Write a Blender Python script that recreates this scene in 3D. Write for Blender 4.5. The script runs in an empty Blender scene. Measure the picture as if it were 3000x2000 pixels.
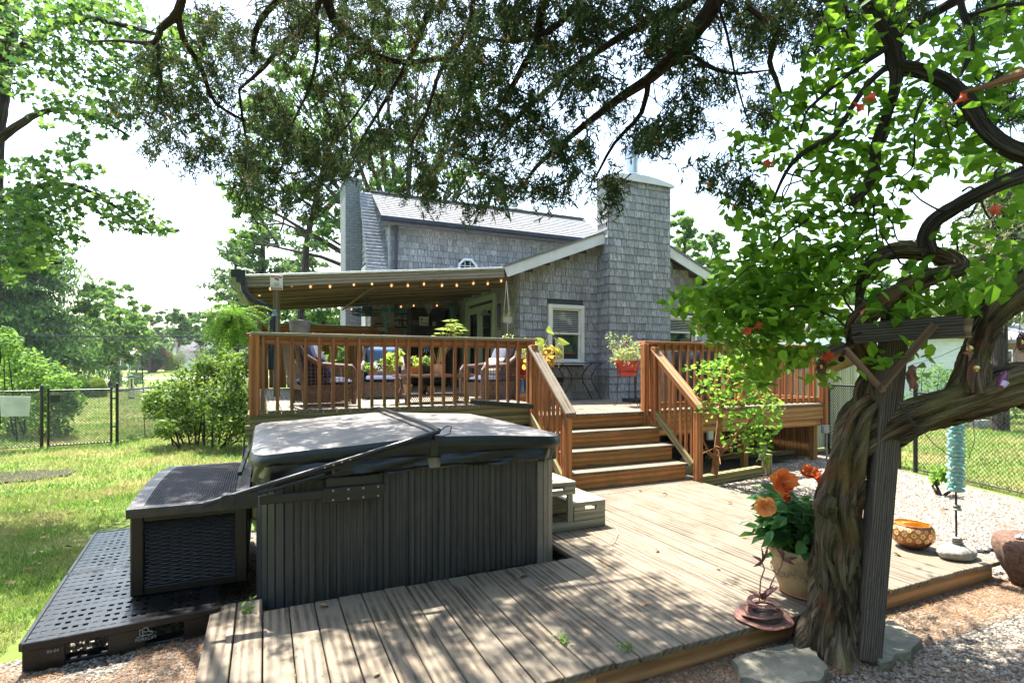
import bpy, bmesh, math, random
import numpy as np
from mathutils import Vector, Matrix, noise
random.seed(7)
RS = np.random.RandomState(11)
scn = bpy.context.scene
COL = scn.collection
# ---------------------------------------------------------------- camera, light, exposure
FPX = 1604.0; E = 1.62; YAW = math.radians(24.3)
SY, CY = math.sin(YAW), math.cos(YAW)
cam_d = bpy.data.cameras.new("camera"); cam = bpy.data.objects.new("camera", cam_d); COL.objects.link(cam)
cam_d.sensor_width = 36.0; cam_d.lens = 36.0*FPX/3000.0
cam_d.shift_y = 74.0/3000.0; cam_d.clip_start = 0.05; cam_d.clip_end = 1500
cam.location = (0, 0, E); cam.rotation_euler = (math.radians(90), 0, -YAW)
scn.camera = cam
SUN_EL = math.radians(64.5); SUN_AZ = math.radians(-9)      # direction to the sun measured from +Y towards +X
world = bpy.data.worlds.new("World"); scn.world = world; world.use_nodes = True
wn = world.node_tree; wn.nodes.clear()
sky = wn.nodes.new("ShaderNodeTexSky"); sky.sky_type = 'NISHITA'; sky.sun_disc = False
sky.sun_elevation = SUN_EL; sky.sun_rotation = SUN_AZ
sky.air_density = 1.6; sky.dust_density = 2.0; sky.ozone_density = 1.0; sky.altitude = 0
bg = wn.nodes.new("ShaderNodeBackground"); bg.inputs[1].default_value = 0.115
wo = wn.nodes.new("ShaderNodeOutputWorld")
wn.links.new(sky.outputs[0], bg.inputs[0]); wn.links.new(bg.outputs[0], wo.inputs[0])
sun_d = bpy.data.lights.new("sun", 'SUN'); sun_d.energy = 4.5; sun_d.angle = math.radians(0.55); sun_d.color = (1.0, 0.95, 0.86)
sun = bpy.data.objects.new("sun", sun_d); COL.objects.link(sun)
sv = Vector((math.sin(SUN_AZ)*math.cos(SUN_EL), math.cos(SUN_AZ)*math.cos(SUN_EL), math.sin(SUN_EL)))
sun.rotation_euler = sv.to_track_quat('Z', 'Y').to_euler(); sun.location = (0, 10, 30)
scn.view_settings.view_transform = 'Standard'; scn.view_settings.look = 'None'
scn.view_settings.exposure = 2.3; scn.view_settings.gamma = 1.0; scn.view_settings.use_curve_mapping = False
scn.render.engine = 'CYCLES'
scn.cycles.use_denoising = True
scn.cycles.max_bounces = 7; scn.cycles.diffuse_bounces = 4; scn.cycles.glossy_bounces = 3
scn.cycles.transmission_bounces = 5; scn.cycles.transparent_max_bounces = 8
scn.cycles.sample_clamp_indirect = 6
# ---------------------------------------------------------------- picture measurements -> world (X along the house front, Y into depth)
def W(px, py, d):
    r = (px-1500)/FPX*d
    return Vector((d*SY+r*CY, d*CY-r*SY, E-(py-1074)/FPX*d))
def G(px, py, z=0.0):
    return W(px, py, (E-z)*FPX/(py-1074))
def onY(px, py, Y):
    k = (px-1500)/FPX
    return W(px, py, Y/(CY-k*SY))
def onX(px, py, X):
    k = (px-1500)/FPX
    return W(px, py, X/(SY+k*CY))
# ---------------------------------------------------------------- materials
MATS = {}
def nmat(name):
    m = bpy.data.materials.new(name); m.use_nodes = True
    nt = m.node_tree; nt.nodes.clear()
    out = nt.nodes.new("ShaderNodeOutputMaterial"); b = nt.nodes.new("ShaderNodeBsdfPrincipled")
    nt.links.new(b.outputs[0], out.inputs[0]); MATS[name] = m
    return m, nt, b, out
def N(nt, t, **kw):
    n = nt.nodes.new(t)
    for k, v in kw.items():
        if k.startswith('i_'):
            key = k[2:]
            n.inputs[int(key) if key.isdigit() else key.replace('_', ' ')].default_value = v
        else: setattr(n, k, v)
    return n
def ramp(nt, fac, stops):
    r = nt.nodes.new("ShaderNodeValToRGB"); cr = r.color_ramp
    while len(cr.elements) < len(stops): cr.elements.new(0.5)
    for e, (p, c) in zip(cr.elements, stops):
        e.position = p; e.color = (c[0], c[1], c[2], 1)
    nt.links.new(fac, r.inputs[0]); return r.outputs[0]
def mixc(nt, fac, a, b, mode='MIX'):
    n = nt.nodes.new("ShaderNodeMix"); n.data_type = 'RGBA'; n.blend_type = mode
    for s, v in ((n.inputs[0], fac), (n.inputs[6], a), (n.inputs[7], b)):
        if isinstance(v, (int, float)): s.default_value = v
        elif isinstance(v, (tuple, list)): s.default_value = (v[0], v[1], v[2], 1)
        else: nt.links.new(v, s)
    return n.outputs[2]
def mth(nt, op, a, b=None):
    n = nt.nodes.new("ShaderNodeMath"); n.operation = op
    for i, v in enumerate((a, b)):
        if v is None: continue
        if isinstance(v, (int, float)): n.inputs[i].default_value = v
        else: nt.links.new(v, n.inputs[i])
    return n.outputs[0]
def coords(nt, scale=(1, 1, 1), rnd=True):
    tc = N(nt, "ShaderNodeTexCoord"); mp = N(nt, "ShaderNodeMapping"); mp.inputs['Scale'].default_value = scale
    if rnd:
        oi = N(nt, "ShaderNodeObjectInfo"); ad = N(nt, "ShaderNodeVectorMath", operation='ADD'); sc = N(nt, "ShaderNodeVectorMath", operation='SCALE')
        cm = N(nt, "ShaderNodeCombineXYZ")
        for i in range(3): nt.links.new(oi.outputs['Random'], cm.inputs[i])
        sc.inputs['Scale'].default_value = 37.0
        nt.links.new(cm.outputs[0], sc.inputs[0]); nt.links.new(tc.outputs['Object'], ad.inputs[0]); nt.links.new(sc.outputs[0], ad.inputs[1])
        nt.links.new(ad.outputs[0], mp.inputs[0])
    else: nt.links.new(tc.outputs['Object'], mp.inputs[0])
    return mp.outputs[0]
def noisef(nt, vec, scale, detail=4, rough=0.6, dist=0.0):
    n = N(nt, "ShaderNodeTexNoise"); n.inputs['Scale'].default_value = scale; n.inputs['Detail'].default_value = detail
    n.inputs['Roughness'].default_value = rough; n.inputs['Distortion'].default_value = dist
    nt.links.new(vec, n.inputs['Vector']); return n.outputs['Fac']
def bump(nt, b, h, strength=0.3, dist=0.01):
    bn = N(nt, "ShaderNodeBump"); bn.inputs['Strength'].default_value = strength; bn.inputs['Distance'].default_value = dist
    nt.links.new(h, bn.inputs['Height']); nt.links.new(bn.outputs[0], b.inputs['Normal'])
def varf(nt):
    a = N(nt, "ShaderNodeAttribute", attribute_name='var'); oi = N(nt, "ShaderNodeObjectInfo")
    return mth(nt, 'FRACT', mth(nt, 'ADD', a.outputs['Fac'], oi.outputs['Random']))
def M(name, c, rough=0.6, vary=0.12, scale=8.0, bmp=0.15, metal=0.0, c2=None, spec=None, emit=None, es=0.0, bd=0.01):
    if name in MATS: return MATS[name]
    m, nt, b, _ = nmat(name)
    v = coords(nt, rnd=True); f = noisef(nt, v, scale, 5)
    c2 = c2 or tuple(x*(1-vary*2.2) for x in c); cc = tuple(min(1, x*(1+vary)) for x in c)
    col = ramp(nt, f, [(0.32, c2), (0.68, cc)])
    f2 = noisef(nt, v, scale*0.22, 3)
    col = mixc(nt, mth(nt, 'MULTIPLY', f2, vary*1.6), col, tuple(x*0.55 for x in c))
    nt.links.new(col, b.inputs['Base Color'])
    b.inputs['Roughness'].default_value = rough; b.inputs['Metallic'].default_value = metal
    if spec is not None: b.inputs['Specular IOR Level'].default_value = spec
    if bmp: bump(nt, b, noisef(nt, v, scale*4, 4), bmp, bd)
    if emit: b.inputs['Emission Color'].default_value = (*emit, 1); b.inputs['Emission Strength'].default_value = es
    return m
def wood(name, dark, light, grain=26.0, rough=0.75, moss=None, mosslo=0.0, mosshi=0.3, worldmoss=False, bmp=0.5, silver=None, objvar=0.35):
    if name in MATS: return MATS[name]
    m, nt, b, _ = nmat(name)
    v = coords(nt, (1.1, 1, 1)); 
    st = N(nt, "ShaderNodeMapping"); st.inputs['Scale'].default_value = (0.07, 1, 1); nt.links.new(v, st.inputs[0])
    warp = noisef(nt, st.outputs[0], 7, 3, 0.5)
    g1 = noisef(nt, st.outputs[0], grain*3.2, 6, 0.65, 0.6)
    wv = N(nt, "ShaderNodeTexWave", wave_type='RINGS', rings_direction='X'); wv.inputs['Scale'].default_value = grain*0.32
    wv.inputs['Distortion'].default_value = 5.0; wv.inputs['Detail'].default_value = 3; wv.inputs['Detail Scale'].default_value = 1.2
    nt.links.new(st.outputs[0], wv.inputs['Vector'])
    g = mth(nt, 'ADD', mth(nt, 'MULTIPLY', g1, 0.62), mth(nt, 'MULTIPLY', wv.outputs['Fac'], 0.38))
    col = ramp(nt, g, [(0.22, dark), (0.75, light)])
    kn = N(nt, "ShaderNodeTexVoronoi"); kn.inputs['Scale'].default_value = 1.0
    km = N(nt, "ShaderNodeMapping"); km.inputs['Scale'].default_value = (1.7, 6.5, 6.5); nt.links.new(v, km.inputs[0]); nt.links.new(km.outputs[0], kn.inputs['Vector'])
    kf = ramp(nt, kn.outputs['Distance'], [(0.05, (1, 1, 1)), (0.13, (0, 0, 0))])
    col = mixc(nt, mth(nt, 'MULTIPLY', kf, 0.6), col, tuple(x*0.35 for x in dark))
    oi = N(nt, "ShaderNodeObjectInfo")
    vr = mth(nt, 'ADD', mth(nt, 'MULTIPLY', oi.outputs['Random'], objvar), 1-objvar*0.5)
    hs = N(nt, "ShaderNodeHueSaturation"); nt.links.new(vr, hs.inputs['Value']); nt.links.new(col, hs.inputs['Color']); col = hs.outputs[0]
    bl = noisef(nt, v, 2.3, 4, 0.6)
    if silver: col = mixc(nt, ramp(nt, bl, [(0.42, (0, 0, 0)), (0.66, (1, 1, 1))]), col, silver)
    if moss:
        ge = N(nt, "ShaderNodeNewGeometry"); sp = N(nt, "ShaderNodeSeparateXYZ"); nt.links.new(ge.outputs['Position'], sp.inputs[0])
        mr = N(nt, "ShaderNodeMapRange"); mr.inputs['From Min'].default_value = mosslo; mr.inputs['From Max'].default_value = mosshi
        mr.inputs['To Min'].default_value = 1.0; mr.inputs['To Max'].default_value = 0.0; nt.links.new(sp.outputs['Z'], mr.inputs['Value'])
        mf = mth(nt, 'MULTIPLY', mr.outputs[0], ramp(nt, noisef(nt, v, 5.0, 5, 0.7), [(0.33, (0, 0, 0)), (0.6, (1, 1, 1))]))
        col = mixc(nt, mth(nt, 'MULTIPLY', mf, 0.8), col, moss)
    nt.links.new(col, b.inputs['Base Color']); b.inputs['Roughness'].default_value = rough
    bump(nt, b, g, bmp, 0.004)
    return m
def leafmat(name, c_dark, c_light, trans=0.45, rough=0.5, spec=0.3, odd=None):
    if name in MATS: return MATS[name]
    m, nt, b, out = nmat(name)
    f = varf(nt); stops = [(0.0, c_dark), (0.8, c_light)]
    if odd: stops = [(0.0, c_dark), (0.8, c_light), (0.955, c_light), (0.975, odd)]
    col = ramp(nt, f, stops)
    v = coords(nt, rnd=False); nz = noisef(nt, v, 1.6, 3)
    col = mixc(nt, mth(nt, 'MULTIPLY', nz, 0.35), col, c_dark)
    nt.links.new(col, b.inputs['Base Color']); b.inputs['Roughness'].default_value = rough+.1; b.inputs['Specular IOR Level'].default_value = spec*.45
    tr = N(nt, "ShaderNodeBsdfTranslucent"); 
    tc = mixc(nt, 1.0, col, (1.0, 1.0, 0.45), 'MULTIPLY')
    gm = N(nt, "ShaderNodeGamma"); gm.inputs[1].default_value = 0.72; nt.links.new(tc, gm.inputs[0]); nt.links.new(gm.outputs[0], tr.inputs[0])
    mx = N(nt, "ShaderNodeMixShader"); mx.inputs[0].default_value = trans
    nt.links.new(b.outputs[0], mx.inputs[1]); nt.links.new(tr.outputs[0], mx.inputs[2]); nt.links.new(mx.outputs[0], out.inputs[0])
    return m
def bark(name, dark, light, ridge=14.0, twist=1.0, green=None, red=None, bmp=1.0):
    if name in MATS: return MATS[name]
    m, nt, b, _ = nmat(name)
    uv = N(nt, "ShaderNodeUVMap"); mp = N(nt, "ShaderNodeMapping"); mp.inputs['Scale'].default_value = (ridge, 2.2, 1); nt.links.new(uv.outputs[0], mp.inputs[0])
    g = noisef(nt, mp.outputs[0], 1.0, 7, 0.66, 0.9)
    mp2 = N(nt, "ShaderNodeMapping"); mp2.inputs['Scale'].default_value = (ridge*3, 7, 1); nt.links.new(uv.outputs[0], mp2.inputs[0])
    g2 = noisef(nt, mp2.outputs[0], 1.0, 6, 0.7)
    gg = mth(nt, 'ADD', mth(nt, 'MULTIPLY', g, 0.65), mth(nt, 'MULTIPLY', g2, 0.35))
    col = ramp(nt, gg, [(0.40, dark), (0.50, tuple(a*.65+c*.35 for a, c in zip(dark, light))), (0.60, light), (0.72, tuple(min(1, x*1.5) for x in light))])
    v = coords(nt, rnd=False)
    if red: col = mixc(nt, ramp(nt, noisef(nt, v, 3.1, 4), [(0.52, (0, 0, 0)), (0.62, (1, 1, 1))]), col, red)
    if green: col = mixc(nt, mth(nt, 'MULTIPLY', ramp(nt, noisef(nt, v, 4.3, 5), [(0.45, (0, 0, 0)), (0.62, (1, 1, 1))]), 0.6), col, green)
    nt.links.new(col, b.inputs['Base Color']); b.inputs['Roughness'].default_value = 0.9; b.inputs['Specular IOR Level'].default_value = 0.115
    bump(nt, b, gg, bmp, 0.05)
    return m
def glass_dark(name, tint=(0.02, 0.025, 0.03)):
    if name in MATS: return MATS[name]
    m, nt, b, _ = nmat(name)
    b.inputs['Base Color'].default_value = (*tint, 1); b.inputs['Roughness'].default_value = 0.04; b.inputs['Specular IOR Level'].default_value = 0.8
    return m
# ---------------------------------------------------------------- objects
WM = {}
def tag(o, label=None, cat=None, group=None, kind=None):
    if label: o['label'] = label
    if cat: o['category'] = cat
    if group: o['group'] = group
    if kind: o['kind'] = kind
    return o
def put(o, mw, parent=None):
    COL.objects.link(o)
    if parent is not None:
        o.parent = parent; o.matrix_basis = WM[parent.name].inverted() @ mw
    else: o.matrix_basis = mw
    WM[o.name] = mw.copy()
    return o
def thing(name, label, cat, loc=(0, 0, 0), rz=0.0, group=None, sc=1.0):
    o = bpy.data.objects.new(name, None); o.empty_display_size = 0.1
    put(o, Matrix.Translation(Vector(loc)) @ Matrix.Rotation(rz, 4, 'Z') @ Matrix.Scale(sc, 4))
    return tag(o, label, cat, group)
def mesh_obj(name, me, mat, mw=None, parent=None):
    if mat is not None and not me.materials: me.materials.append(mat)
    o = bpy.data.objects.new(name, me)
    return put(o, mw or Matrix.Identity(4), parent)
def copy_tree(o, parent=None, mw=None, label=None, group=None):
    c = o.copy(); COL.objects.link(c); c.parent = parent
    if parent is None: c.matrix_basis = mw; WM[c.name] = mw.copy()
    else: c.matrix_basis = o.matrix_basis.copy(); WM[c.name] = WM[parent.name] @ c.matrix_basis
    if label: c['label'] = label
    if group: c['group'] = group
    for ch in KIDS.get(o.name, []): copy_tree(ch, c)
    return c
KIDS = {}
_put = put
def put(o, mw, parent=None):
    _put(o, mw, parent)
    if parent is not None: KIDS.setdefault(parent.name, []).append(o)
    return o
def np_mesh(name, V, F, uv=None, var=None, smooth=False):
    """V (n,3); F (m,k) array of equal faces or list of lists."""
    me = bpy.data.meshes.new(name)
    if isinstance(F, np.ndarray):
        V = np.ascontiguousarray(V, dtype=np.float32); m, k = F.shape
        me.vertices.add(len(V)); me.vertices.foreach_set('co', V.ravel())
        me.loops.add(m*k); me.loops.foreach_set('vertex_index', np.ascontiguousarray(F, dtype=np.int32).ravel())
        me.polygons.add(m); me.polygons.foreach_set('loop_start', np.arange(0, m*k, k, dtype=np.int32))
        try: me.polygons.foreach_set('loop_total', np.full(m, k, dtype=np.int32))
        except Exception: pass
        me.update(calc_edges=True)
    else:
        me.from_pydata([tuple(v) for v in V], [], [tuple(f) for f in F]); me.update()
    if var is not None:
        a = me.attributes.new('var', 'FLOAT', 'FACE'); a.data.foreach_set('value', np.asarray(var, dtype=np.float32))
    if uv is not None:
        l = me.uv_layers.new(name='UVMap'); l.data.foreach_set('uv', np.asarray(uv, dtype=np.float32).ravel())
    if smooth: me.polygons.foreach_set('use_smooth', np.ones(len(me.polygons), dtype=bool))
    return me
class MB:
    def __init__(s): s.v = []; s.f = []; s.uv = []; s.var = []; s.cv = 0.5
    def add(s, vs, fs, uvs=None):
        n = len(s.v); s.v += [tuple(v) for v in vs]
        for i, f in enumerate(fs):
            s.f.append([n+j for j in f]); s.var.append(s.cv)
            s.uv.append(uvs[i] if uvs else [(0, 0)]*len(f))
    def box(s, x0, x1, y0, y1, z0, z1):
        s.add([(x0, y0, z0), (x1, y0, z0), (x1, y1, z0), (x0, y1, z0), (x0, y0, z1), (x1, y0, z1), (x1, y1, z1), (x0, y1, z1)],
              [(0, 3, 2, 1), (4, 5, 6, 7), (0, 1, 5, 4), (1, 2, 6, 5), (2, 3, 7, 6), (3, 0, 4, 7)])
    def obox(s, mw, sx, sy, sz):
        p = [mw @ Vector((a*sx/2, b*sy/2, c*sz/2)) for c in (-1, 1) for a, b in ((-1, -1), (1, -1), (1, 1), (-1, 1))]
        s.add(p, [(0, 3, 2, 1), (4, 5, 6, 7), (0, 1, 5, 4), (1, 2, 6, 5), (2, 3, 7, 6), (3, 0, 4, 7)])
    def bar(s, p, q, w, h, up=(0, 0, 1)): s.obox(*frame_bar(p, q, up), w, h) if False else s._bar(p, q, w, h, up)
    def _bar(s, p, q, w, h, up):
        mw, L = frame_bar(p, q, up); s.obox(mw, L, w, h)
    def tube(s, pts, r, n=8, cap=True, ridges=None, wob=0.0, rng=None):
        pts = [Vector(p) for p in pts]; m = len(pts)
        if not hasattr(r, '__len__'): r = [r]*m
        t0 = (pts[1]-pts[0]).normalized(); a = t0.orthogonal().normalized(); vs = []; L = 0.0; Ls = []
        for i, p in enumerate(pts):
            t = (pts[min(i+1, m-1)]-pts[max(i-1, 0)]).normalized()
            a = (a-t*a.dot(t)); a = a.normalized() if a.length > 1e-5 else t.orthogonal().normalized()
            b = t.cross(a); L += (p-pts[i-1]).length if i else 0; Ls.append(L)
            for k in range(n):
                th = 2*math.pi*k/n; rr = r[i]
                if ridges: rr *= ridges(th, L)
                if wob and rng: rr *= 1+rng.uniform(-wob, wob)
                vs.append(p+(a*math.cos(th)+b*math.sin(th))*rr)
        fs = []; uvs = []
        for i in range(m-1):
            for k in range(n):
                k2 = (k+1) % n
                fs.append((i*n+k, i*n+k2, (i+1)*n+k2, (i+1)*n+k)); u0, u1 = k/n, (k+1)/n
                uvs.append([(u0, Ls[i]), (u1, Ls[i]), (u1, Ls[i+1]), (u0, Ls[i+1])])
        if cap:
            fs.append(tuple(range(n-1, -1, -1))); uvs.append([(0, 0)]*n)
            fs.append(tuple((m-1)*n+k for k in range(n))); uvs.append([(0, 0)]*n)
        s.add(vs, fs, uvs)
    def lathe(s, prof, c=(0, 0, 0), n=20, a0=0.0, sq=1.0, cap=False):
        c = Vector(c); vs = [c+Vector((r*math.cos(2*math.pi*k/n+a0), r*sq*math.sin(2*math.pi*k/n+a0), z)) for r, z in prof for k in range(n)]
        fs = [(i*n+k, i*n+(k+1) % n, (i+1)*n+(k+1) % n, (i+1)*n+k) for i in range(len(prof)-1) for k in range(n)]
        if cap: fs.append(tuple(range(n-1, -1, -1))); fs.append(tuple((len(prof)-1)*n+k for k in range(n)))
        s.add(vs, fs)
    def prism(s, poly, mw, t):
        """poly in local XY, extruded by t along local Z, centred."""
        n = len(poly); vs = [mw @ Vector((x, y, -t/2)) for x, y in poly]+[mw @ Vector((x, y, t/2)) for x, y in poly]
        s.add(vs, [tuple(range(n-1, -1, -1)), tuple(range(n, 2*n))]+[(i, (i+1) % n, n+(i+1) % n, n+i) for i in range(n)])
    def build(s, name, mat, parent=None, smooth=False, origin=None, kind=None, bevel=0.0):
        V = np.array(s.v, dtype=np.float64)
        if origin is None:
            origin = Vector(((V[:, 0].min()+V[:, 0].max())/2, (V[:, 1].min()+V[:, 1].max())/2, V[:, 2].min()))
        o3 = np.array(origin); me = bpy.data.meshes.new(name)
        me.from_pydata((V-o3).tolist(), [], s.f); me.update()
        a = me.attributes.new('var', 'FLOAT', 'FACE'); a.data.foreach_set('value', np.array(s.var, dtype=np.float32))
        l = me.uv_layers.new(name='UVMap'); l.data.foreach_set('uv', np.array([c for f in s.uv for c in f], dtype=np.float32).ravel())
        if smooth:
            me.polygons.foreach_set('use_smooth', np.ones(len(me.polygons), dtype=bool))
            try: me.set_sharp_from_angle(angle=math.radians(50))
            except Exception: pass
        if bevel:
            bm = bmesh.new(); bm.from_mesh(me)
            bmesh.ops.bevel(bm, geom=list(bm.edges), offset=bevel, segments=1, affect='EDGES', clamp_overlap=True)
            bm.to_mesh(me); bm.free()
        o = mesh_obj(name, me, mat, Matrix.Translation(Vector(origin)), parent)
        if kind: o['kind'] = kind
        return o
def frame_bar(p, q, up=(0, 0, 1)):
    p, q = Vector(p), Vector(q); d = q-p; L = d.length; x = d.normalized(); u = Vector(up)
    y = u.cross(x)
    if y.length < 1e-4: y = Vector((0, 1, 0)).cross(x) if abs(x.y) < 0.9 else Vector((1, 0, 0)).cross(x)
    y.normalize(); z = x.cross(y)
    mw = Matrix((x, y, z)).transposed().to_4x4(); mw.translation = (p+q)/2
    return mw, L
BOXC = {}
def box_mesh(L, w, h, c=0.003):
    k = (round(L, 2), round(w, 4), round(h, 4), c)
    if k in BOXC: return BOXC[k]
    bm = bmesh.new(); bmesh.ops.create_cube(bm, size=1.0)
    for v in bm.verts: v.co = Vector((v.co.x*L, v.co.y*w, v.co.z*h))
    if c: bmesh.ops.bevel(bm, geom=list(bm.edges), offset=min(c, w/3, h/3), segments=1, affect='EDGES')
    me = bpy.data.meshes.new('board'); bm.to_mesh(me); bm.free(); BOXC[k] = me
    return me
MATBOX = {}
def plank(name, p, q, w, h, mat, parent=None, up=(0, 0, 1), c=0.003, roll=0.0):
    """a board from p to q: its own object, long axis along local X."""
    mw, L = frame_bar(p, q, up); k = (round(L, 2), round(w, 4), round(h, 4), c, mat.name)
    if k not in MATBOX:
        me = box_mesh(L, w, h, c).copy(); me.materials.append(mat); MATBOX[k] = me
    if roll: mw = mw @ Matrix.Rotation(roll, 4, 'X')
    o = bpy.data.objects.new(name, MATBOX[k])
    return put(o, mw, parent)
def text(name, s, mw, size, mat, parent, ext=0.0006, align='CENTER', sx=1.0):
    c = bpy.data.curves.new(name, 'FONT'); c.body = s; c.size = size; c.align_x = align; c.align_y = 'CENTER'; c.extrude = ext
    c.space_line = 0.95; t_ = bpy.data.objects.new('t', c); me = bpy.data.meshes.new_from_object(t_); bpy.data.objects.remove(t_)
    me.materials.clear(); me.materials.append(mat); o = bpy.data.objects.new(name, me)
    return put(o, mw @ Matrix.Diagonal((sx, 1, 1, 1)), parent)
def facing(loc, nrm=(0, -1, 0), roll=0.0):
    """frame whose local XY plane faces nrm, Y up."""
    n = Vector(nrm).normalized(); x = Vector((0, 0, 1)).cross(n).normalized(); y = n.cross(x)
    mw = Matrix((x, y, n)).transposed().to_4x4(); mw.translation = Vector(loc)
    return mw @ Matrix.Rotation(roll, 4, 'Z')
# ---------------------------------------------------------------- leaves
LEAF = {
 'quad': (np.array([(-.5, 0, 0), (0, -.28, .02), (.5, 0, 0), (0, .28, .02)]), [[0, 1, 2, 3]]),
 'fold': (np.array([(-.5, 0, 0), (-.1, -.33, .07), (.5, 0, -.05), (-.1, .33, .07)]), [[0, 1, 2], [0, 2, 3]]),
 'oval': (np.array([(-.5, 0, 0), (-.25, -.3, .10), (.18, -.28, .06), (.55, 0, -.13), (.18, .28, .09), (-.25, .3, .05)]), [[0, 1, 2, 3], [0, 3, 4, 5]]),
 'slim': (np.array([(-.5, 0, 0), (0, -.14, .03), (.5, 0, -.05), (0, .14, .03)]), [[0, 1, 2, 3]]),
 'spray': (np.array([(-.5, 0, 0), (-.1, -.085, .03), (.55, 0, -.05), (-.1, .085, .03)]), [[0, 1, 2, 3]]),
 'maple': (np.array([(-.4, 0, 0), (-.25, -.32, .02), (-.1, -.2, 0), (.12, -.5, -.04), (.16, -.16, 0), (.6, 0, -.08), (.16, .16, 0), (.12, .5, -.04), (-.1, .2, 0), (-.25, .32, .02)]),
           [[0, 1, 2, 8], [0, 8, 9, 9], [2, 3, 4, 4], [4, 5, 6, 6], [6, 7, 8, 8], [2, 4, 6, 8]]),
}
def leaf_arrays(P, Nn, S, kind='oval', D=None, rng=RS, sj=0.3):
    """P centres, Nn normals, S size, D long-axis direction."""
    T, Fc = LEAF[kind]; n = len(P)
    Nn = Nn/np.maximum(np.linalg.norm(Nn, axis=1, keepdims=True), 1e-6)
    if D is None: D = rng.normal(size=(n, 3))
    X = D-Nn*np.sum(D*Nn, axis=1, keepdims=True); X /= np.maximum(np.linalg.norm(X, axis=1, keepdims=True), 1e-6)
    Yv = np.cross(Nn, X); s = (S*(1+rng.uniform(-sj, sj, n)))[:, None]
    k = len(T); V = np.empty((n, k, 3))
    for i, (a, b, c) in enumerate(T): V[:, i] = P+s*(a*X+b*Yv+c*Nn)
    base = (np.arange(n)*k)[:, None]
    faces = [base+np.array(f)[None, :] for f in Fc]
    return V.reshape(-1, 3), faces
def leaf_mesh(name, P, Nn, S, kind='oval', D=None, rng=RS, varr=None):
    V, faces = leaf_arrays(P, Nn, S, kind, D, rng)
    n = len(P); var1 = rng.uniform(0, 1, n) if varr is None else varr
    if kind == 'maple':
        tri = [f[:, :3] for f in (faces[1], faces[2], faces[3], faces[4])]
        for q in (faces[0], faces[5]): tri += [q[:, [0, 1, 2]], q[:, [0, 2, 3]]]
        F = np.concatenate(tri); var = np.tile(var1, len(tri))
    else: F = np.concatenate(faces); var = np.tile(var1, len(faces))
    return np_mesh(name, V, F, var=var)
def leaf_obj(name, P, Nn, S, mat, parent=None, kind='oval', D=None, origin=None, rng=RS, okind=None):
    P = np.asarray(P, float); o3 = np.array(origin if origin is not None else (P[:, 0].mean(), P[:, 1].mean(), P[:, 2].min()))
    me = leaf_mesh(name, P-o3, np.asarray(Nn, float), S, kind, D, rng)
    o = mesh_obj(name, me, mat, Matrix.Translation(Vector(o3)), parent)
    if okind: o['kind'] = okind
    return o
def clump_pts(C, R, n, rng=RS, hollow=0.35, squash=0.75):
    """points in ellipsoid clumps: C (m,3) centres, R (m,) radii, n points in all; returns points, outward normals."""
    w = R**2; idx = rng.choice(len(C), n, p=w/w.sum()); d = rng.normal(size=(n, 3)); d /= np.linalg.norm(d, axis=1, keepdims=True)
    rr = (hollow+(1-hollow)*rng.uniform(0, 1, n)**0.6)[:, None]*R[idx][:, None]
    d2 = d*np.array([1, 1, squash]); P = C[idx]+d2*rr
    Nn = d*0.6+rng.normal(size=(n, 3))*0.6+np.array([0, 0, 0.45])
    return P, Nn, idx
# ================================================================ ground
def hz(x, y):
    d = x*SY+y*CY
    t = np.clip((d-42)/38.0, 0, 1.05)
    return t**1.7*1.0
def sheet(name, xs, ys, dz, mat, wob=0.0, mask=None):
    nx, ny = len(xs), len(ys); X, Y = np.meshgrid(xs, ys)
    Z = hz(X, Y)+dz
    if wob: Z = Z+wob*np.array([[noise.noise(Vector((x*0.5, y*0.5, 0))) for x in xs] for y in ys])
    V = np.stack([X.ravel(), Y.ravel(), Z.ravel()], 1)
    i = (np.arange(ny-1)[:, None]*nx+np.arange(nx-1)[None, :]).ravel()
    F = np.stack([i, i+1, i+nx+1, i+nx], 1)
    if mask is not None:
        cx = V[F].mean(1); F = F[mask(cx[:, 0], cx[:, 1])]
    me = np_mesh(name, V, F, smooth=True)
    o = mesh_obj(name, me, mat); o['kind'] = 'structure'
    return o
def ground_mat():
    m, nt, b, _ = nmat('lawn_soil'); v = coords(nt, rnd=False)
    a = noisef(nt, v, 0.45, 5); c = noisef(nt, v, 9, 6, 0.75); f = noisef(nt, v, 60, 3, 0.7)
    col = ramp(nt, c, [(0.3, (0.06, 0.10, 0.018)), (0.55, (0.14, 0.20, 0.04)), (0.75, (0.26, 0.28, 0.085))])
    col = mixc(nt, ramp(nt, a, [(0.48, (0, 0, 0)), (0.66, (1, 1, 1))]), col, (0.24, 0.22, 0.09))
    col = mixc(nt, mth(nt, 'MULTIPLY', f, 0.5), col, (0.05, 0.06, 0.02))
    nt.links.new(col, b.inputs['Base Color']); b.inputs['Roughness'].default_value = 0.9; b.inputs['Specular IOR Level'].default_value = 0.1
    bump(nt, b, c, 0.6, 0.03); return m
far = np.concatenate([np.linspace(-600, -40, 18), np.linspace(-36, 36, 60), np.linspace(40, 600, 18)])
fary = np.concatenate([np.linspace(-60, -6, 6), np.linspace(-4, 30, 30), np.linspace(33, 90, 24), np.linspace(100, 900, 14)])
sheet('ground', far, fary, -0.012, ground_mat())
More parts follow.
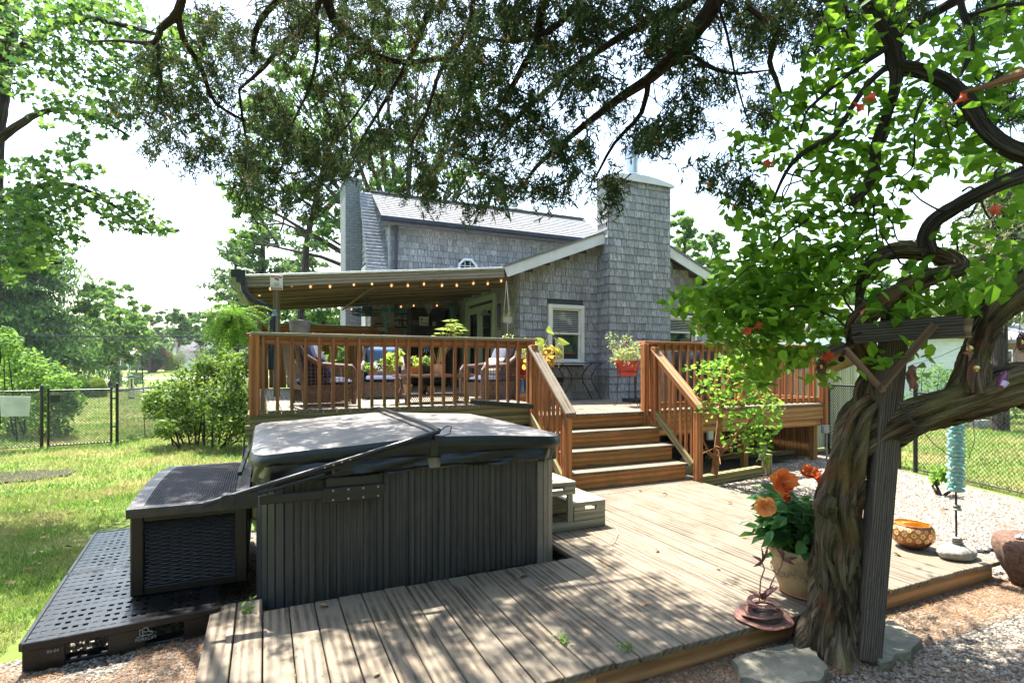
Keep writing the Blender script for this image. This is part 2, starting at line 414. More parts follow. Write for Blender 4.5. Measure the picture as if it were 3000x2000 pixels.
def gravel_mat(name, lo, hi, mid, sc=55):
    m, nt, b, _ = nmat(name); v = coords(nt, rnd=False)
    vo = N(nt, "ShaderNodeTexVoronoi"); vo.inputs['Scale'].default_value = sc; nt.links.new(v, vo.inputs['Vector'])
    sp = N(nt, "ShaderNodeSeparateColor"); nt.links.new(vo.outputs['Color'], sp.inputs[0])
    col = ramp(nt, sp.outputs[0], [(0.0, lo), (0.5, mid), (1.0, hi)])
    col = mixc(nt, ramp(nt, vo.outputs['Distance'], [(0.3, (0, 0, 0)), (0.75, (1, 1, 1))]), col, tuple(x*0.25 for x in lo))
    col = mixc(nt, ramp(nt, noisef(nt, v, 1.7, 4), [(0.5, (0, 0, 0)), (0.68, (1, 1, 1))]), col, (0.13, 0.075, 0.035))
    nt.links.new(col, b.inputs['Base Color']); b.inputs['Roughness'].default_value = 0.85
    inv = mth(nt, 'SUBTRACT', 1.0, vo.outputs['Distance']); bump(nt, b, inv, 0.9, 0.012); return m
gm = gravel_mat('gravel_bed_stone', (0.09, 0.075, 0.055), (0.36, 0.32, 0.26), (0.21, 0.18, 0.14))
def gmask(x, y):
    right = (x > 1.2) & (x < 8.4+(y-3.5)*0.38) & (y < 7.2)
    left = (x < 1.3) & (y < np.where(x > -1.15, 6.0, 3.9+.12*np.sin(x*5))) & (x > -1.42+.08*np.sin(y*7)-.25*np.clip(3.2-y, 0, 3))
    return right | left
sheet('gravel_path', np.linspace(-3.2, 10.4, 110), np.linspace(-1.5, 7.4, 72), -0.004, gm, mask=gmask)
mulch = M('mulch', (0.045, 0.028, 0.02), 0.95, 0.5, 40, 0.8, c2=(0.012, 0.009, 0.007), bd=0.03)
sheet('mulch_bed', np.linspace(5.2, 9.6, 30), np.linspace(5.75, 9.4, 24), 0.008, mulch, mask=lambda x, y: (y > 5.75+0.0*x) & ((x > 5.3) & (y > 5.9+0.26*(x-5.3)) | (x < 7.0)))
road = M('asphalt', (0.42, 0.41, 0.40), 0.9, 0.12, 3, 0.2)
def strip(name, pts, width, mat, dz=0.02):
    """road strip through (x,y) points."""
    vs = []; fs = []
    P = [Vector((x, y, 0)) for x, y in pts]
    Q = []
    for a, b in zip(P[:-1], P[1:]):
        n = max(1, int((b-a).length/3)); Q += [a.lerp(b, i/n) for i in range(n)]
    Q.append(P[-1])
    for i, p in enumerate(Q):
        t = (Q[min(i+1, len(Q)-1)]-Q[max(i-1, 0)]).normalized(); s = Vector((-t.y, t.x, 0))*width/2
        for q in (p-s, p+s): vs.append((q.x, q.y, float(hz(q.x, q.y))+dz))
    fs = [(2*i, 2*i+1, 2*i+3, 2*i+2) for i in range(len(Q)-1)]
    o = mesh_obj(name, np_mesh(name, vs, [list(f) for f in fs]), mat); o['kind'] = 'structure'; return o
def GD(px, d): return W(px, 1074, d)
a0, a1 = GD(-900, 37.6), GD(2000, 37.6); strip('street', [(a0.x, a0.y), (a1.x, a1.y)], 3.6, road)
b0, b1, b2 = GD(100, 52), GD(420, 60), GD(900, 66)
strip('driveway', [(b0.x, b0.y), (b1.x, b1.y), (b2.x, b2.y)], 4.5, M('concrete_pale', (0.55, 0.53, 0.50), 0.9, 0.1, 3, 0.1), 0.03)
# ================================================================ deck timber
W_GREY = wood('weathered_deck_wood', (0.026, 0.017, 0.010), (0.215, 0.165, 0.108), 30, 0.8, bmp=0.9, silver=(0.165, 0.135, 0.095), objvar=0.35)
W_GREYD = wood('old_deck_wood', (0.10, 0.085, 0.06), (0.30, 0.26, 0.19), 26, 0.85, bmp=0.7, objvar=0.3)
W_FRESH = wood('stained_rim_wood', (0.25, 0.105, 0.035), (0.52, 0.27, 0.11), 18, 0.7, bmp=0.3)
W_RAIL = wood('orange_stained_wood', (0.17, 0.055, 0.014), (0.50, 0.185, 0.055), 22, 0.6, bmp=0.3, objvar=0.3)
W_BAL = wood('orange_stained_mossy_wood', (0.17, 0.052, 0.018), (0.40, 0.15, 0.055), 22, 0.6, moss=(0.13, 0.125, 0.02), mosslo=1.12, mosshi=1.62, bmp=0.3)
W_RISE = wood('riser_wood_with_moss', (0.17, 0.055, 0.014), (0.50, 0.19, 0.05), 20, 0.65, moss=(0.115, 0.11, 0.016), mosslo=-2.0, mosshi=3.4, bmp=0.4)
W_MOSSY = wood('green_weathered_wood', (0.10, 0.09, 0.03), (0.32, 0.27, 0.12), 22, 0.8, bmp=0.5)
W_PORCH = wood('old_pergola_wood', (0.05, 0.038, 0.018), (0.22, 0.17, 0.085), 20, 0.8, bmp=0.4)
deck = thing('lower_deck', 'low weathered plank deck wrapping round the hot tub', 'deck', (3.2, 3.4, 0))
deck_planks = []
x = -0.30; i = 0
while x < 5.04:
    xc = x+0.07; y0 = 2.28+random.uniform(-.008, .008)
    if xc < 0.0: y1 = 3.86+random.uniform(-.02, .02)
    elif xc < 2.14: y1 = 3.68+random.uniform(-.01, .01)-(0.03 if xc < .5 else 0)
    elif xc < 3.2: y1 = 6.3
    else: y1 = 5.36
    z = 0.14-0.0175+random.uniform(-.0015, .0015)
    plank('plank', (xc, y0, z), (xc, y1, z), 0.139, 0.035, W_GREY, deck, c=0.004, roll=random.uniform(-.006, .006)); deck_planks.append((xc, y0, y1))
    x += 0.1465
for yc in (5.435, 5.582): plank('plank', (3.17, yc, 0.1225), (5.08, yc, 0.1225), 0.139, 0.035, W_GREY, deck, c=0.004)
plank('plank', (5.09, 5.75, 0.12), (5.3, 5.75, 0.12), 0.2, 0.03, W_GREY, deck)
for xa, xb in ((-0.28, 1.5), (1.502, 3.3), (3.302, 5.06)): plank('rim_board', (xa, 2.318, 0.053), (xb, 2.318, 0.053), 0.036, 0.104, W_FRESH, deck)
plank('rim_board', (5.058, 2.34, 0.053), (5.058, 5.5, 0.053), 0.036, 0.104, W_FRESH, deck)
plank('rim_board', (-0.28, 2.34, 0.053), (-0.28, 3.8, 0.053), 0.036, 0.104, W_GREYD, deck)
plank('rim_board', (-0.25, 3.66, 0.04), (3.1, 3.66, 0.04), 0.036, 0.08, W_GREYD, deck)
# nail heads
nb = MB()
for (xc, y0, y1) in deck_planks:
    yy = 2.36
    while yy < y1-0.03:
        for s in (-.045, .045): nb.lathe([(0.0035, 0.1395), (0.0035, 0.1412), (0.0001, 0.1413)], (xc+s+random.uniform(-.006, .006), yy+random.uniform(-.012, .012), 0), 6)
        yy += 0.4
nb.build('nail_head', M('rusty_nail', (0.07, 0.05, 0.04), 0.7), deck, kind='stuff')
# ---------------------------------------------------------------- upper deck
up = thing('upper_deck', 'raised plank deck in front of the shingled gable wall', 'deck', (6.0, 7.9, 0))
x = 3.13
while x < 8.86:
    plank('plank', (x+.07, 6.40+random.uniform(-.006, .006), .963), (x+.07, 9.44, .963), 0.137, 0.035, W_GREYD if x < 5.2 and False else W_GREY, up, c=0.004); x += 0.1435
plank('rim_board', (5.1, 6.435, .835), (8.85, 6.435, .835), .04, .215, W_FRESH, up)
plank('rim_board', (3.17, 6.437, .86), (5.06, 6.437, .86), .035, .165, W_RISE, up)
plank('rim_board', (8.83, 6.46, .83), (8.83, 9.44, .83), .04, .21, W_FRESH, up)
plank('joist', (5.1, 6.47, .66), (8.8, 6.47, .66), .04, .11, W_FRESH, up)
for px_ in (5.2, 7.1, 8.75): plank('post', (px_, 6.56, 0), (px_, 6.56, .94), .09, .09, W_RISE, up, up=(0, 1, 0))
porch = thing('porch_deck', 'raised porch floor under the timber porch roof', 'deck', (1.6, 9.8, 0))
x = -0.12
while x < 3.1:
    plank('plank', (x+.07, 6.42, 1.133), (x+.07, 13.05, 1.133), 0.137, 0.035, W_GREYD, porch, c=0.003); x += 0.1435
x = 3.13
while x < 4.4:
    plank('plank', (x+.07, 9.45, 1.133), (x+.07, 13.05, 1.133), 0.137, 0.035, W_GREYD, porch, c=0.003); x += 0.1435
plank('rim_board', (-.15, 6.45, 1.06), (3.15, 6.45, 1.06), .04, .11, W_MOSSY, porch)
plank('rim_board', (-.19, 6.42, .94), (3.15, 6.42, .94), .04, .12, W_MOSSY, porch)
plank('rim_board', (3.13, 6.47, 1.045), (3.13, 9.4, 1.045), .035, .13, W_MOSSY, porch)
plank('rim_board', (-.15, 6.5, 1.03), (-.15, 13.05, 1.03), .04, .16, W_MOSSY, porch)
for px_ in (-.1, 1.5, 3.05):
    plank('post', (px_, 6.52, 0), (px_, 6.52, .94), .09, .09, W_MOSSY, porch, up=(0, 1, 0))
x = -.1
while x < 3.05:
    plank('skirt_board', (x, 6.60, .02), (x, 6.60, .9), .13, .018, W_GREYD, porch, up=(0, 1, 0)); x += .15
y = 6.6
while y < 9.3:
    plank('skirt_board', (8.79, y, .02), (8.79, y, .74), .14, .018, W_RISE, up, up=(1, 0, 0)); y += .15
y = 6.7
while y < 12.9:
    plank('skirt_board', (-.08, y, .02), (-.08, y, .95), .13, .018, W_GREYD, porch, up=(1, 0, 0)); y += .15
# ---------------------------------------------------------------- stairs
st = thing('stairs', 'wide orange timber stairs with green mossy risers up to the deck', 'stairs', (4.16, 6.0, 0))
for k in range(1, 4):
    zt = .98-.21*k; yf = 6.42-.26*k
    plank('tread', (3.24, yf+.130, zt-.0175), (5.10, yf+.130, zt-.0175), .275, .035, W_GREY, st, c=.005)
for k in range(0, 4):
    if k == 0: continue
    zt = .98-.21*k; yf = 6.42-.26*k
    plank('riser', (3.26, yf+.02, zt-.036-.0865), (5.06, yf+.02, zt-.036-.0865), .03, .172, W_RISE, st)
for xs_ in (3.28, 5.04):
    mb = MB(); poly = [(5.68, .145), (6.42, .145), (6.42, .94), (6.2, .735), (6.18, .735), (6.18, .53), (5.92, .53), (5.92, .325), (5.68, .325)]
    n = len(poly); t = .02
    mb.add([(xs_-t, a, b) for a, b in poly]+[(xs_+t, a, b) for a, b in poly], [tuple(range(n)), tuple(range(2*n-1, n-1, -1))]+[(i, i+n, (i+1) % n+n, (i+1) % n) for i in range(n)])
    mb.build('stringer', W_RISE, st)
# ---------------------------------------------------------------- railings
def rail_post(p, zlo, zhi, par, mat=None, s=.09):
    return plank('post', (p[0], p[1], zlo), (p[0], p[1], zhi), s, s, mat or W_RAIL, par, up=(0, 1, 0), c=.004)
def railing(root, p, q, zf, zt, nb, side=(0, -1), capw=.14, mat=None, bot=True, lo=None, capmat=None):
    p = Vector((*p, 0)); q = Vector((*q, 0)); d = (q-p).normalized(); s = Vector((*side, 0))
    mat = mat or W_RAIL; Z = Vector((0, 0, 1))
    plank('cap_rail', p-d*.05+Z*(zt-.018), q+d*.05+Z*(zt-.018), capw, .036, capmat or mat, root, c=.005)
    plank('top_rail', p+Z*(zt-.085), q+Z*(zt-.085), .036, .09, mat, root)
    if bot: plank('bottom_rail', p+Z*(zf+.05), q+Z*(zf+.05), .036, .085, mat, root)
    lo = zf if lo is None else lo
    for i in range(nb):
        c = p.lerp(q, (i+.5)/nb)+s*.037
        plank('baluster', c+Z*lo, c+Z*(zt-.038), .036, .036, W_BAL if zt < 2.1 and root.get('mossy') else mat, root, up=(0, 1, 0) if abs(d.x) > .5 else (1, 0, 0), c=.002)
fr = thing('porch_railing', 'long orange timber railing with green mossy balusters behind the hot tub', 'railing', (1.5, 6.47, 1.15)); fr['mossy'] = 1
railing(fr, (-.09, 6.50), (3.22, 6.50), 1.1, 1.99, 23, bot=False, lo=1.10, capmat=W_GREYD)
rail_post((-.10, 6.47), 1.1, 1.955, fr, s=.1); rail_post((3.2, 6.49), .98, 1.955, fr, W_BAL)
sr = thing('porch_side_railing', 'mossy side railing running back from the corner of the porch', 'railing', (-.1, 9.5, 1.15)); sr['mossy'] = 1
railing(sr, (-.11, 6.6), (-.11, 9.2), 1.15, 1.985, 17, side=(-1, 0), mat=W_BAL)
rr = thing('deck_railing', 'orange timber railing along the raised deck right of the stairs', 'railing', (7, 6.47, .98))
railing(rr, (5.06, 6.49), (8.84, 6.49), 1.0, 1.99, 27, lo=1.0)
rail_post((5.02, 6.44), .62, 1.955, rr); rail_post((8.84, 6.42), .62, 1.955, rr); rail_post((7.0, 6.53), .98, 1.93, rr)
r2 = thing('deck_side_railing', 'orange timber side railing running back to the fence', 'railing', (8.84, 8, .98))
railing(r2, (8.84, 6.62), (8.84, 9.3), 1.0, 1.985, 18, side=(1, 0))
def stair_rail(xr, label):
    t = thing('stair_railing', label, 'railing', (xr, 5.5, .14), group='railings on both sides of the stairs')
    rail_post((xr, 5.50), .142, 1.02, t); 
    if xr > 4: rail_post((xr-.02, 6.33), .72, 1.9, t)
    else: rail_post((xr, 6.36), .72, 1.9, t)
    a = Vector((xr, 6.40, 1.885)); b = Vector((xr, 5.40, 1.075))
    plank('handrail', a, b, .14, .036, W_GREY if xr < 4 else W_FRESH, t, c=.01)
    o = Vector((0, 0, -.075)); plank('top_rail', a+o+Vector((0, .03, .03)), b+o+Vector((0, .1, .08)), .036, .09, W_RAIL, t)
    a2 = Vector((xr-.035, 6.36, .99)); b2 = Vector((xr-.035, 5.56, .335)); plank('bottom_rail', a2, b2, .036, .085, W_MOSSY, t)
    for i in range(7):
        f = (i+.7)/7.3; y = 6.33-f*.78
        zt = 1.885-(6.40-y)*.81-.09; zb = .99-(6.36-y)*.82-.05
        plank('baluster', (xr+.0, y, zb), (xr+.0, y, zt), .034, .034, W_RAIL, t, up=(0, 1, 0), c=.002)
    return t
stair_rail(3.18, 'railing on the left side of the stairs with sun-bleached handrail')
stair_rail(5.14, 'railing on the right side of the stairs with tall end post')
# ================================================================ house
def shingle_mat():
    m, nt, b, _ = nmat('grey_wood_shingle'); v = coords(nt, (1, 1, 1)); f = varf(nt)
    st = N(nt, "ShaderNodeMapping"); st.inputs['Scale'].default_value = (1, 1, 0.12); nt.links.new(v, st.inputs[0])
    g = noisef(nt, st.outputs[0], 55, 5, 0.7)
    base = ramp(nt, f, [(0.0, (0.25, 0.252, 0.25)), (0.35, (0.39, 0.392, 0.388)), (0.7, (0.50, 0.50, 0.49)), (1.0, (0.31, 0.305, 0.295))])
    col = mixc(nt, ramp(nt, g, [(0.38, (1, 1, 1)), (0.6, (0, 0, 0))]), base, (0.17, 0.175, 0.18))
    w = noisef(nt, coords(nt, (1, 1, .35), rnd=False), 2.2, 4, 0.6)
    col = mixc(nt, mth(nt, 'MULTIPLY', ramp(nt, w, [(0.5, (0, 0, 0)), (0.72, (1, 1, 1))]), 0.55), col, (0.14, 0.14, 0.135))
    nt.links.new(col, b.inputs['Base Color']); b.inputs['Roughness'].default_value = 0.85; bump(nt, b, g, 0.5, 0.004); return m
SH = shingle_mat()
WHITE = M('white_painted_trim', (0.72, 0.72, 0.70), 0.5, 0.06, 3, 0.05)
CREAM = M('cream_window_frame', (0.74, 0.72, 0.64), 0.45, 0.05, 3, 0.05)
DKMETAL = M('dark_blue_gutter', (0.035, 0.045, 0.065), 0.35, 0.15, 4, 0.05)
house = thing('house', 'grey shingled house with white trimmed gable, shingled chimney and dark gutter', 'house', (6.3, 11.5, 0))
SHW = {}
def wedge(w, ex, var):
    """one shingle: local X along wall, Y outward, Z up; butt at the bottom is thickest."""
    h = ex+.03; a, b_ = .026, .003
    return [(-w/2, 0, 0), (w/2, 0, 0), (w/2, a, 0), (-w/2, a, 0), (-w/2, 0, h), (w/2, 0, h), (w/2, b_, h), (-w/2, b_, h)], \
           [(0, 3, 2, 1), (3, 7, 6, 2), (0, 4, 7, 3), (1, 2, 6, 5), (4, 5, 6, 7)]
def shingle_wall(o, u, nrm, L, z0, z1, ex=.152, ok=None, holes=(), indiv=None, joined=None, par=None, zoff=0.0):
    """courses of shingles on a wall starting at o along u; holes are (u0,u1,z0,z1)."""
    o = Vector(o); u = Vector(u); nrm = Vector(nrm); rows = int(math.ceil((z1-z0)/ex))
    R = Matrix((u, nrm, Vector((0, 0, 1)))).transposed().to_4x4()
    for r in range(rows):
        z = z0+r*ex+random.uniform(-.004, .004); t = 0.0; segs = [(0, L)]
        for (h0, h1, hz0, hz1) in holes:
            if z+ex*.7 > hz0 and z+.02 < hz1:
                ns = []
                for a, b in segs:
                    if h1 <= a or h0 >= b: ns.append((a, b)); continue
                    if a < h0: ns.append((a, h0))
                    if b > h1: ns.append((h1, b))
                segs = ns
        for a, b in segs:
            t = a
            while t < b-.004:
                w = random.choice((.07, .09, .11, .13, .15, .17, .19))
                if b-(t+w) < .05: w = b-t
                w = min(w, b-t); c = t+w/2
                if ok is None or ok(c, z+ex*.5):
                    dz = random.choice((0, 0, 0, .003, -.004)); ww = max(.01, w-.009)
                    if indiv is not None and indiv[0] > 0:
                        k = (round(ww, 2), ex)
                        if k not in SHW:
                            vs, fs = wedge(k[0], ex, 0); SHW[k] = np_mesh('shingle', vs, [list(f) for f in fs]); SHW[k].materials.append(SH)
                        so = bpy.data.objects.new('shingle', SHW[k]); mw = R.copy(); mw.translation = o+u*c+Vector((0, 0, z+dz)); put(so, mw, par); indiv[0] -= 1
                    else:
                        vs, fs = wedge(ww, ex, 0); joined.cv = random.random()
                        joined.add([o+u*a_+nrm*b_+Vector((0, 0, z+dz+c_)) for a_, b_, c_ in [(v[0]+c, v[1], v[2]) for v in vs]], fs)
                t += w
YW = 9.46; XL, XR = 4.42, 9.4; YC = 9.05; CX0, CX1 = 6.18, 7.70
def roofz(x): return 3.36+.385*(x-4.04) if x < 6.85 else 4.44-.42*(x-6.85)
ind = [285]; jw = MB()
UNDER = M('wall_underlay', (0.06, 0.065, 0.07), 0.9)
mb = MB()
mb.add([(XL, YW, .9), (XR, YW, .9), (XR, YW, 3.35), (6.85, YW, 4.42), (XL, YW, 3.48), (XL, 13.1, .9), (XR, 13.1, .9), (XR, 13.1, 3.35), (6.85, 13.1, 4.42), (XL, 13.1, 3.48)],
       [(0, 1, 2, 3, 4), (0, 4, 9, 5), (1, 6, 7, 2), (4, 3, 8, 9), (3, 2, 7, 8)])
mb.box(CX0, CX1, YC, YW-.002, .98, 5.36)
mb.build('wing_wall', UNDER, house)
# chimney shingles first (they show largest)
shingle_wall((CX0, YC, 0), (1, 0, 0), (0, -1, 0), CX1-CX0, .98, 5.30, indiv=ind, joined=jw, par=house)
shingle_wall((CX0, YC, 0), (0, 1, 0), (-1, 0, 0), YW-YC, .98, 5.34, ok=lambda c, z: True, indiv=None, joined=jw, par=house)
shingle_wall((CX1, YC, 0), (0, 1, 0), (1, 0, 0), YW-YC, .98, 5.34, joined=jw)
wu0, wu1, wz0, wz1 = 5.02-XL, 5.83-XL, 1.66, 2.84
w2 = (7.86-XL, 8.75-XL, 1.95, 2.75)
shingle_wall((XL, YW, 0), (1, 0, 0), (0, -1, 0), XR-XL, .98, 4.4, ok=lambda c, z: z < roofz(XL+c)-.12 and not (CX0 < XL+c < CX1), holes=[(wu0, wu1, wz0, wz1), w2, (CX0-XL, CX1-XL, 0, 9)], joined=jw)
du0, du1 = 10.62, 12.25     # French doors on the porch side wall
shingle_wall((XL, 13.05, 0), (0, -1, 0), (-1, 0, 0), 13.05-YW, 1.15, 3.3, holes=[(13.05-du1-.1, 13.05-du0+.1, 0, 3.08)], joined=jw)
# main house behind: lower wall at the back of the porch, dormer wall above
YB = 13.1; XG = 2.28
mb = MB(); mb.box(XG, 2.72, YB, 16.0, 0, 3.35); mb.box(2.724, 8.6, YB, 16.0, 0, 5.1); mb.add([(XG, YB, 3.35), (XG, 14.3, 5.9), (XG, 15.6, 3.35)], [(0, 1, 2)])
mb.add([(2.73, YB, 5.1), (2.73, 14.3, 5.98), (2.73, 15.5, 5.1)], [(0, 1, 2)])
mb.build('main_wall', UNDER, house)
shingle_wall((XG, YB, 0), (1, 0, 0), (0, -1, 0), XL-XG, 1.15, 3.4, joined=jw)
shingle_wall((2.72, YB, 0), (1, 0, 0), (0, -1, 0), 5.9, 2.9, 5.02, ex=.158, holes=[(4.44-2.72, 4.88-2.72, 3.86, 4.30)], joined=jw)
shingle_wall((XG, 16, 0), (0, -1, 0), (-1, 0, 0), 2.9, 1.0, 5.2, holes=[(1.75, 2.45, 2.0, 4.15)], joined=jw, ok=lambda c, z: z < 3.3+min(3.1-c, 3)*1.75)
jw.build('shingle_cladding', SH, house, kind='stuff')
# side window strip on the gable end
plank('window_casing', (XG-.03, 13.6, 3.05), (XG-.03, 14.2, 3.05), .05, 2.1, WHITE, house, up=(0, 0, 1))
# steep lower roof left of dormer with real courses
ROOF = M('grey_roof_shingle', (0.22, 0.22, 0.225), 0.95, 0.25, 14, 0.6, c2=(0.12, 0.12, 0.125))
ROOFB = M('brick_like_roof_shingle', (0.30, 0.31, 0.32), 0.95, 0.3, 10, 0.6, c2=(0.14, 0.15, 0.16))
def roof_courses(name, p0, ux, up, L, H, step, mat, parent, tab=.30, th=.012):
    """overlapping courses of tabs from eave p0; ux along the eave, up the slope direction."""
    mb = MB(); p0 = Vector(p0); ux = Vector(ux).normalized(); up = Vector(up).normalized(); n = ux.cross(up).normalized()
    if n.z < 0: n = -n
    k = 0; s = 0.0
    while s < H-.01:
        t = -random.uniform(0, tab)
        while t < L:
            a, b = max(t, 0), min(t+tab-.006, L); 
            if b > a:
                mb.cv = random.random(); q = [p0+ux*a+up*s, p0+ux*b+up*s, p0+ux*b+up*min(s+step*1.5, H), p0+ux*a+up*min(s+step*1.5, H)]
                mb.add([q[0]+n*th*1.6, q[1]+n*th*1.6, q[2]+n*.003, q[3]+n*.003, q[0], q[1]], [(0, 1, 2, 3), (4, 5, 1, 0)])
            t += tab
        s += step
    return mb.build(name, mat, parent, kind='stuff')
ROOFV = ROOF
def roofvar(m, amt=.5):
    nt = m.node_tree; b = [n for n in nt.nodes if n.type == 'BSDF_PRINCIPLED'][0]; src = b.inputs['Base Color'].links[0].from_socket
    f = varf(nt); c = mixc(nt, mth(nt, 'MULTIPLY', f, amt), src, (0.12, 0.12, 0.125)); nt.links.new(c, b.inputs['Base Color'])
roofvar(ROOF, .35); roofvar(ROOFB, .5)
# upper roof slab: eave z 5.1 at Y 12.85, ridge z 6.1 at Y 14.3
sl = Vector((0, 14.3-12.82, 6.1-5.1)); H = sl.length
mb = MB(); mb.add([(2.5, 12.82, 5.06), (8.85, 12.82, 5.06), (8.85, 14.3, 6.06), (2.5, 14.3, 6.06), (2.5, 15.8, 5.06), (8.85, 15.8, 5.06), (2.5, 12.82, 4.98), (8.85, 12.82, 4.98), (2.5, 13.3, 4.98), (8.85, 13.3, 4.98)],
       [(0, 1, 2, 3), (3, 2, 5, 4), (6, 7, 1, 0), (6, 8, 9, 7)]); rb = mb.build('roof', ROOF, house)
roof_courses('roof_shingles', (2.48, 12.80, 5.07), (1, 0, 0), sl, 6.4, H, .135, ROOF, rb)
plank('ridge_cap', (2.46, 14.3, 6.11), (8.85, 14.3, 6.11), .2, .03, ROOF, rb)
rp = W(1345, 598, 15.2); plank('roof_vent', rp+Vector((-.16, 0, -.02)), rp+Vector((.2, 0, -.02)), .25, .1, M('vent_metal', (0.25, 0.22, 0.2), 0.6), rb)
mb = MB(); rp = W(1508, 620, 16.0); mb.lathe([(.3, -.05), (.3, .02), (.12, .09), (.02, .11)], rp, 16); mb.lathe([(.1, .1), (.1, .2), (.16, .22), (.01, .28)], rp+Vector((0, .1, .02)), 12)
mb.build('roof_vent', M('vent_metal2', (0.5, 0.52, 0.52), 0.35, metal=.6), rb)
# steep left roof
s2 = Vector((0, 14.2-12.75, 6.05-3.35)); H2 = s2.length
mb = MB(); mb.add([(2.2, 12.75, 3.33), (2.74, 12.75, 3.33), (2.74, 14.2, 6.02), (2.2, 14.2, 6.02), (2.2, 12.9, 3.2), (2.2, 14.3, 5.9)], [(0, 1, 2, 3), (0, 3, 5, 4)]); rs = mb.build('steep_roof', ROOFB, house)
roof_courses('roof_shingles', (2.18, 12.74, 3.34), (1, 0, 0), s2, .56, H2, .10, ROOFB, rs, tab=.19)
# dormer side wall
jd = MB(); L = 1.35
shingle_wall((2.72, 14.45, 0), (0, -1, 0), (-1, 0, 0), L, 3.4, 5.9, ex=.158, joined=jd, ok=lambda c, z: 14.45-c < 12.75+(z-3.3)*.54+.15 if False else (z < 5.06+.69*(c and (14.45-c-12.82)) - .02))
jd.build('shingle_cladding', SH, house, kind='stuff')
plank('corner_board', (2.70, 13.07, 2.9), (2.70, 13.07, 5.0), .05, .06, M('grey_green_corner', (0.3, 0.34, 0.32), 0.7), house, up=(0, 1, 0))
# gutter and downspout
mb = MB()
prof = [(0, .03), (0, .13), (.02, .13), (.02, .05), (.07, .045), (.11, .07), (.12, .13), (.13, .13), (.125, .06), (.08, .03)]
n = len(prof); mb.add([(2.42, 12.83-a, 4.97+b) for a, b in prof]+[(8.9, 12.83-a, 4.97+b) for a, b in prof], [tuple(range(n)), tuple(range(2*n-1, n-1, -1))]+[(i, i+n, (i+1) % n+n, (i+1) % n) for i in range(n)])
mb.build('gutter', DKMETAL, house)
plank('downspout', (2.84, 13.0, 2.8), (2.84, 13.0, 4.98), .085, .06, DKMETAL, house, up=(0, 1, 0), c=.01)
# octagonal window
def poly_ring(cx, cz, Y, ro, ri, mat, name, th=.06):
    mb = MB(); n = 8; a0 = math.pi/8
    ps = [(cx+ro*math.cos(a0+2*math.pi*k/n), cz+ro*math.sin(a0+2*math.pi*k/n)) for k in range(n)]; pi = [(cx+ri*math.cos(a0+2*math.pi*k/n), cz+ri*math.sin(a0+2*math.pi*k/n)) for k in range(n)]
    vs = [(x, Y-th, z) for x, z in ps]+[(x, Y-th, z) for x, z in pi]+[(x, Y, z) for x, z in ps]+[(x, Y, z) for x, z in pi]; fs = []
    for k in range(n):
        j = (k+1) % n; fs += [(k, j, n+j, n+k), (k, 2*n+k, 2*n+j, j), (n+k, n+j, 3*n+j, 3*n+k)]
    mb.add(vs, fs); return mb.build(name, mat, house), pi
GLASS = glass_dark('window_glass')
ow, pi = poly_ring(4.66, 4.09, YB-.03, .275, .215, M('white_octagon_trim', (0.8, 0.82, 0.84), 0.4, 0.03, 3, 0.03), 'octagonal_window')
mb = MB(); mb.add([(x, YB-.045, z) for x, z in pi], [tuple(range(8))]); mb.build('pane', GLASS, ow)
for dx in (-.07, .07): plank('muntin', (4.66+dx, YB-.055, 3.9), (4.66+dx, YB-.055, 4.28), .018, .012, WHITE, ow, up=(0, 1, 0))
for dz in (-.07, .07): plank('muntin', (4.45, YB-.057, 4.09+dz), (4.87, YB-.057, 4.09+dz), .012, .018, WHITE, ow)
# double hung windows
def window(name, x0, x1, z0, z1, Y, blinds=True):
    fr = MB(); t = .075; Yo = Y-.045
    w = thing_part = plank('window_frame', ((x0+x1)/2-(x1-x0)/2, Yo, z1-t/2), (x1, Yo, z1-t/2), .06, t, CREAM, house)
    plank('casing', (x0, Yo-.002, z0+t/2), (x1, Yo-.002, z0+t/2), .07, t, CREAM, w)
    for xx in (x0+t/2-.0, x1-t/2+.0): plank('casing', (xx, Yo-.001, z0+t), (xx, Yo-.001, z1-t), t, .06, CREAM, w, up=(0, 1, 0))
    zi0, zi1 = z0+t, z1-t; xi0, xi1 = x0+t, x1-t; zm = (zi0+zi1)/2+.02; s = .038
    for (za, zb, yy) in ((zm-.01, zi1, Y-.03), (zi0, zm+.02, Y-.012)):
        for xx in (xi0+s/2, xi1-s/2): plank('sash', (xx, yy, za), (xx, yy, zb), s, .024, CREAM, w, up=(0, 1, 0))
        plank('sash', (xi0+s, yy, za+s/2), (xi1-s, yy, za+s/2), .024, s, CREAM, w); plank('sash', (xi0+s, yy, zb-s/2), (xi1-s, yy, zb-s/2), .024, s, CREAM, w)
    mb = MB(); mb.add([(xi0, Y-.004, zi0), (xi1, Y-.004, zi0), (xi1, Y-.004, zi1), (xi0, Y-.004, zi1)], [(0, 1, 2, 3)]); mb.build('pane', GLASS, w)
    if blinds:
        bm_ = M('white_blind_slat', (0.62, 0.64, 0.6), 0.5, 0.04, 3, 0)
        z = zm+.06; k = 0
        while z < zi1-.04:
            plank('blind_slat', (xi0+s+.003, Y-.018, z), (xi1-s-.003, Y-.018, z), .012, .009, bm_, w, c=0.001); z += .036; k += 1
    return w
window('w', 5.02, 5.83, 1.66, 2.84, YW)
window('w2', 7.86, 8.75, 1.95, 2.75, YW)
plank('drip_edge', (5.0, 9.43, 2.846), (5.85, 9.43, 2.846), .05, .008, DKMETAL, house)
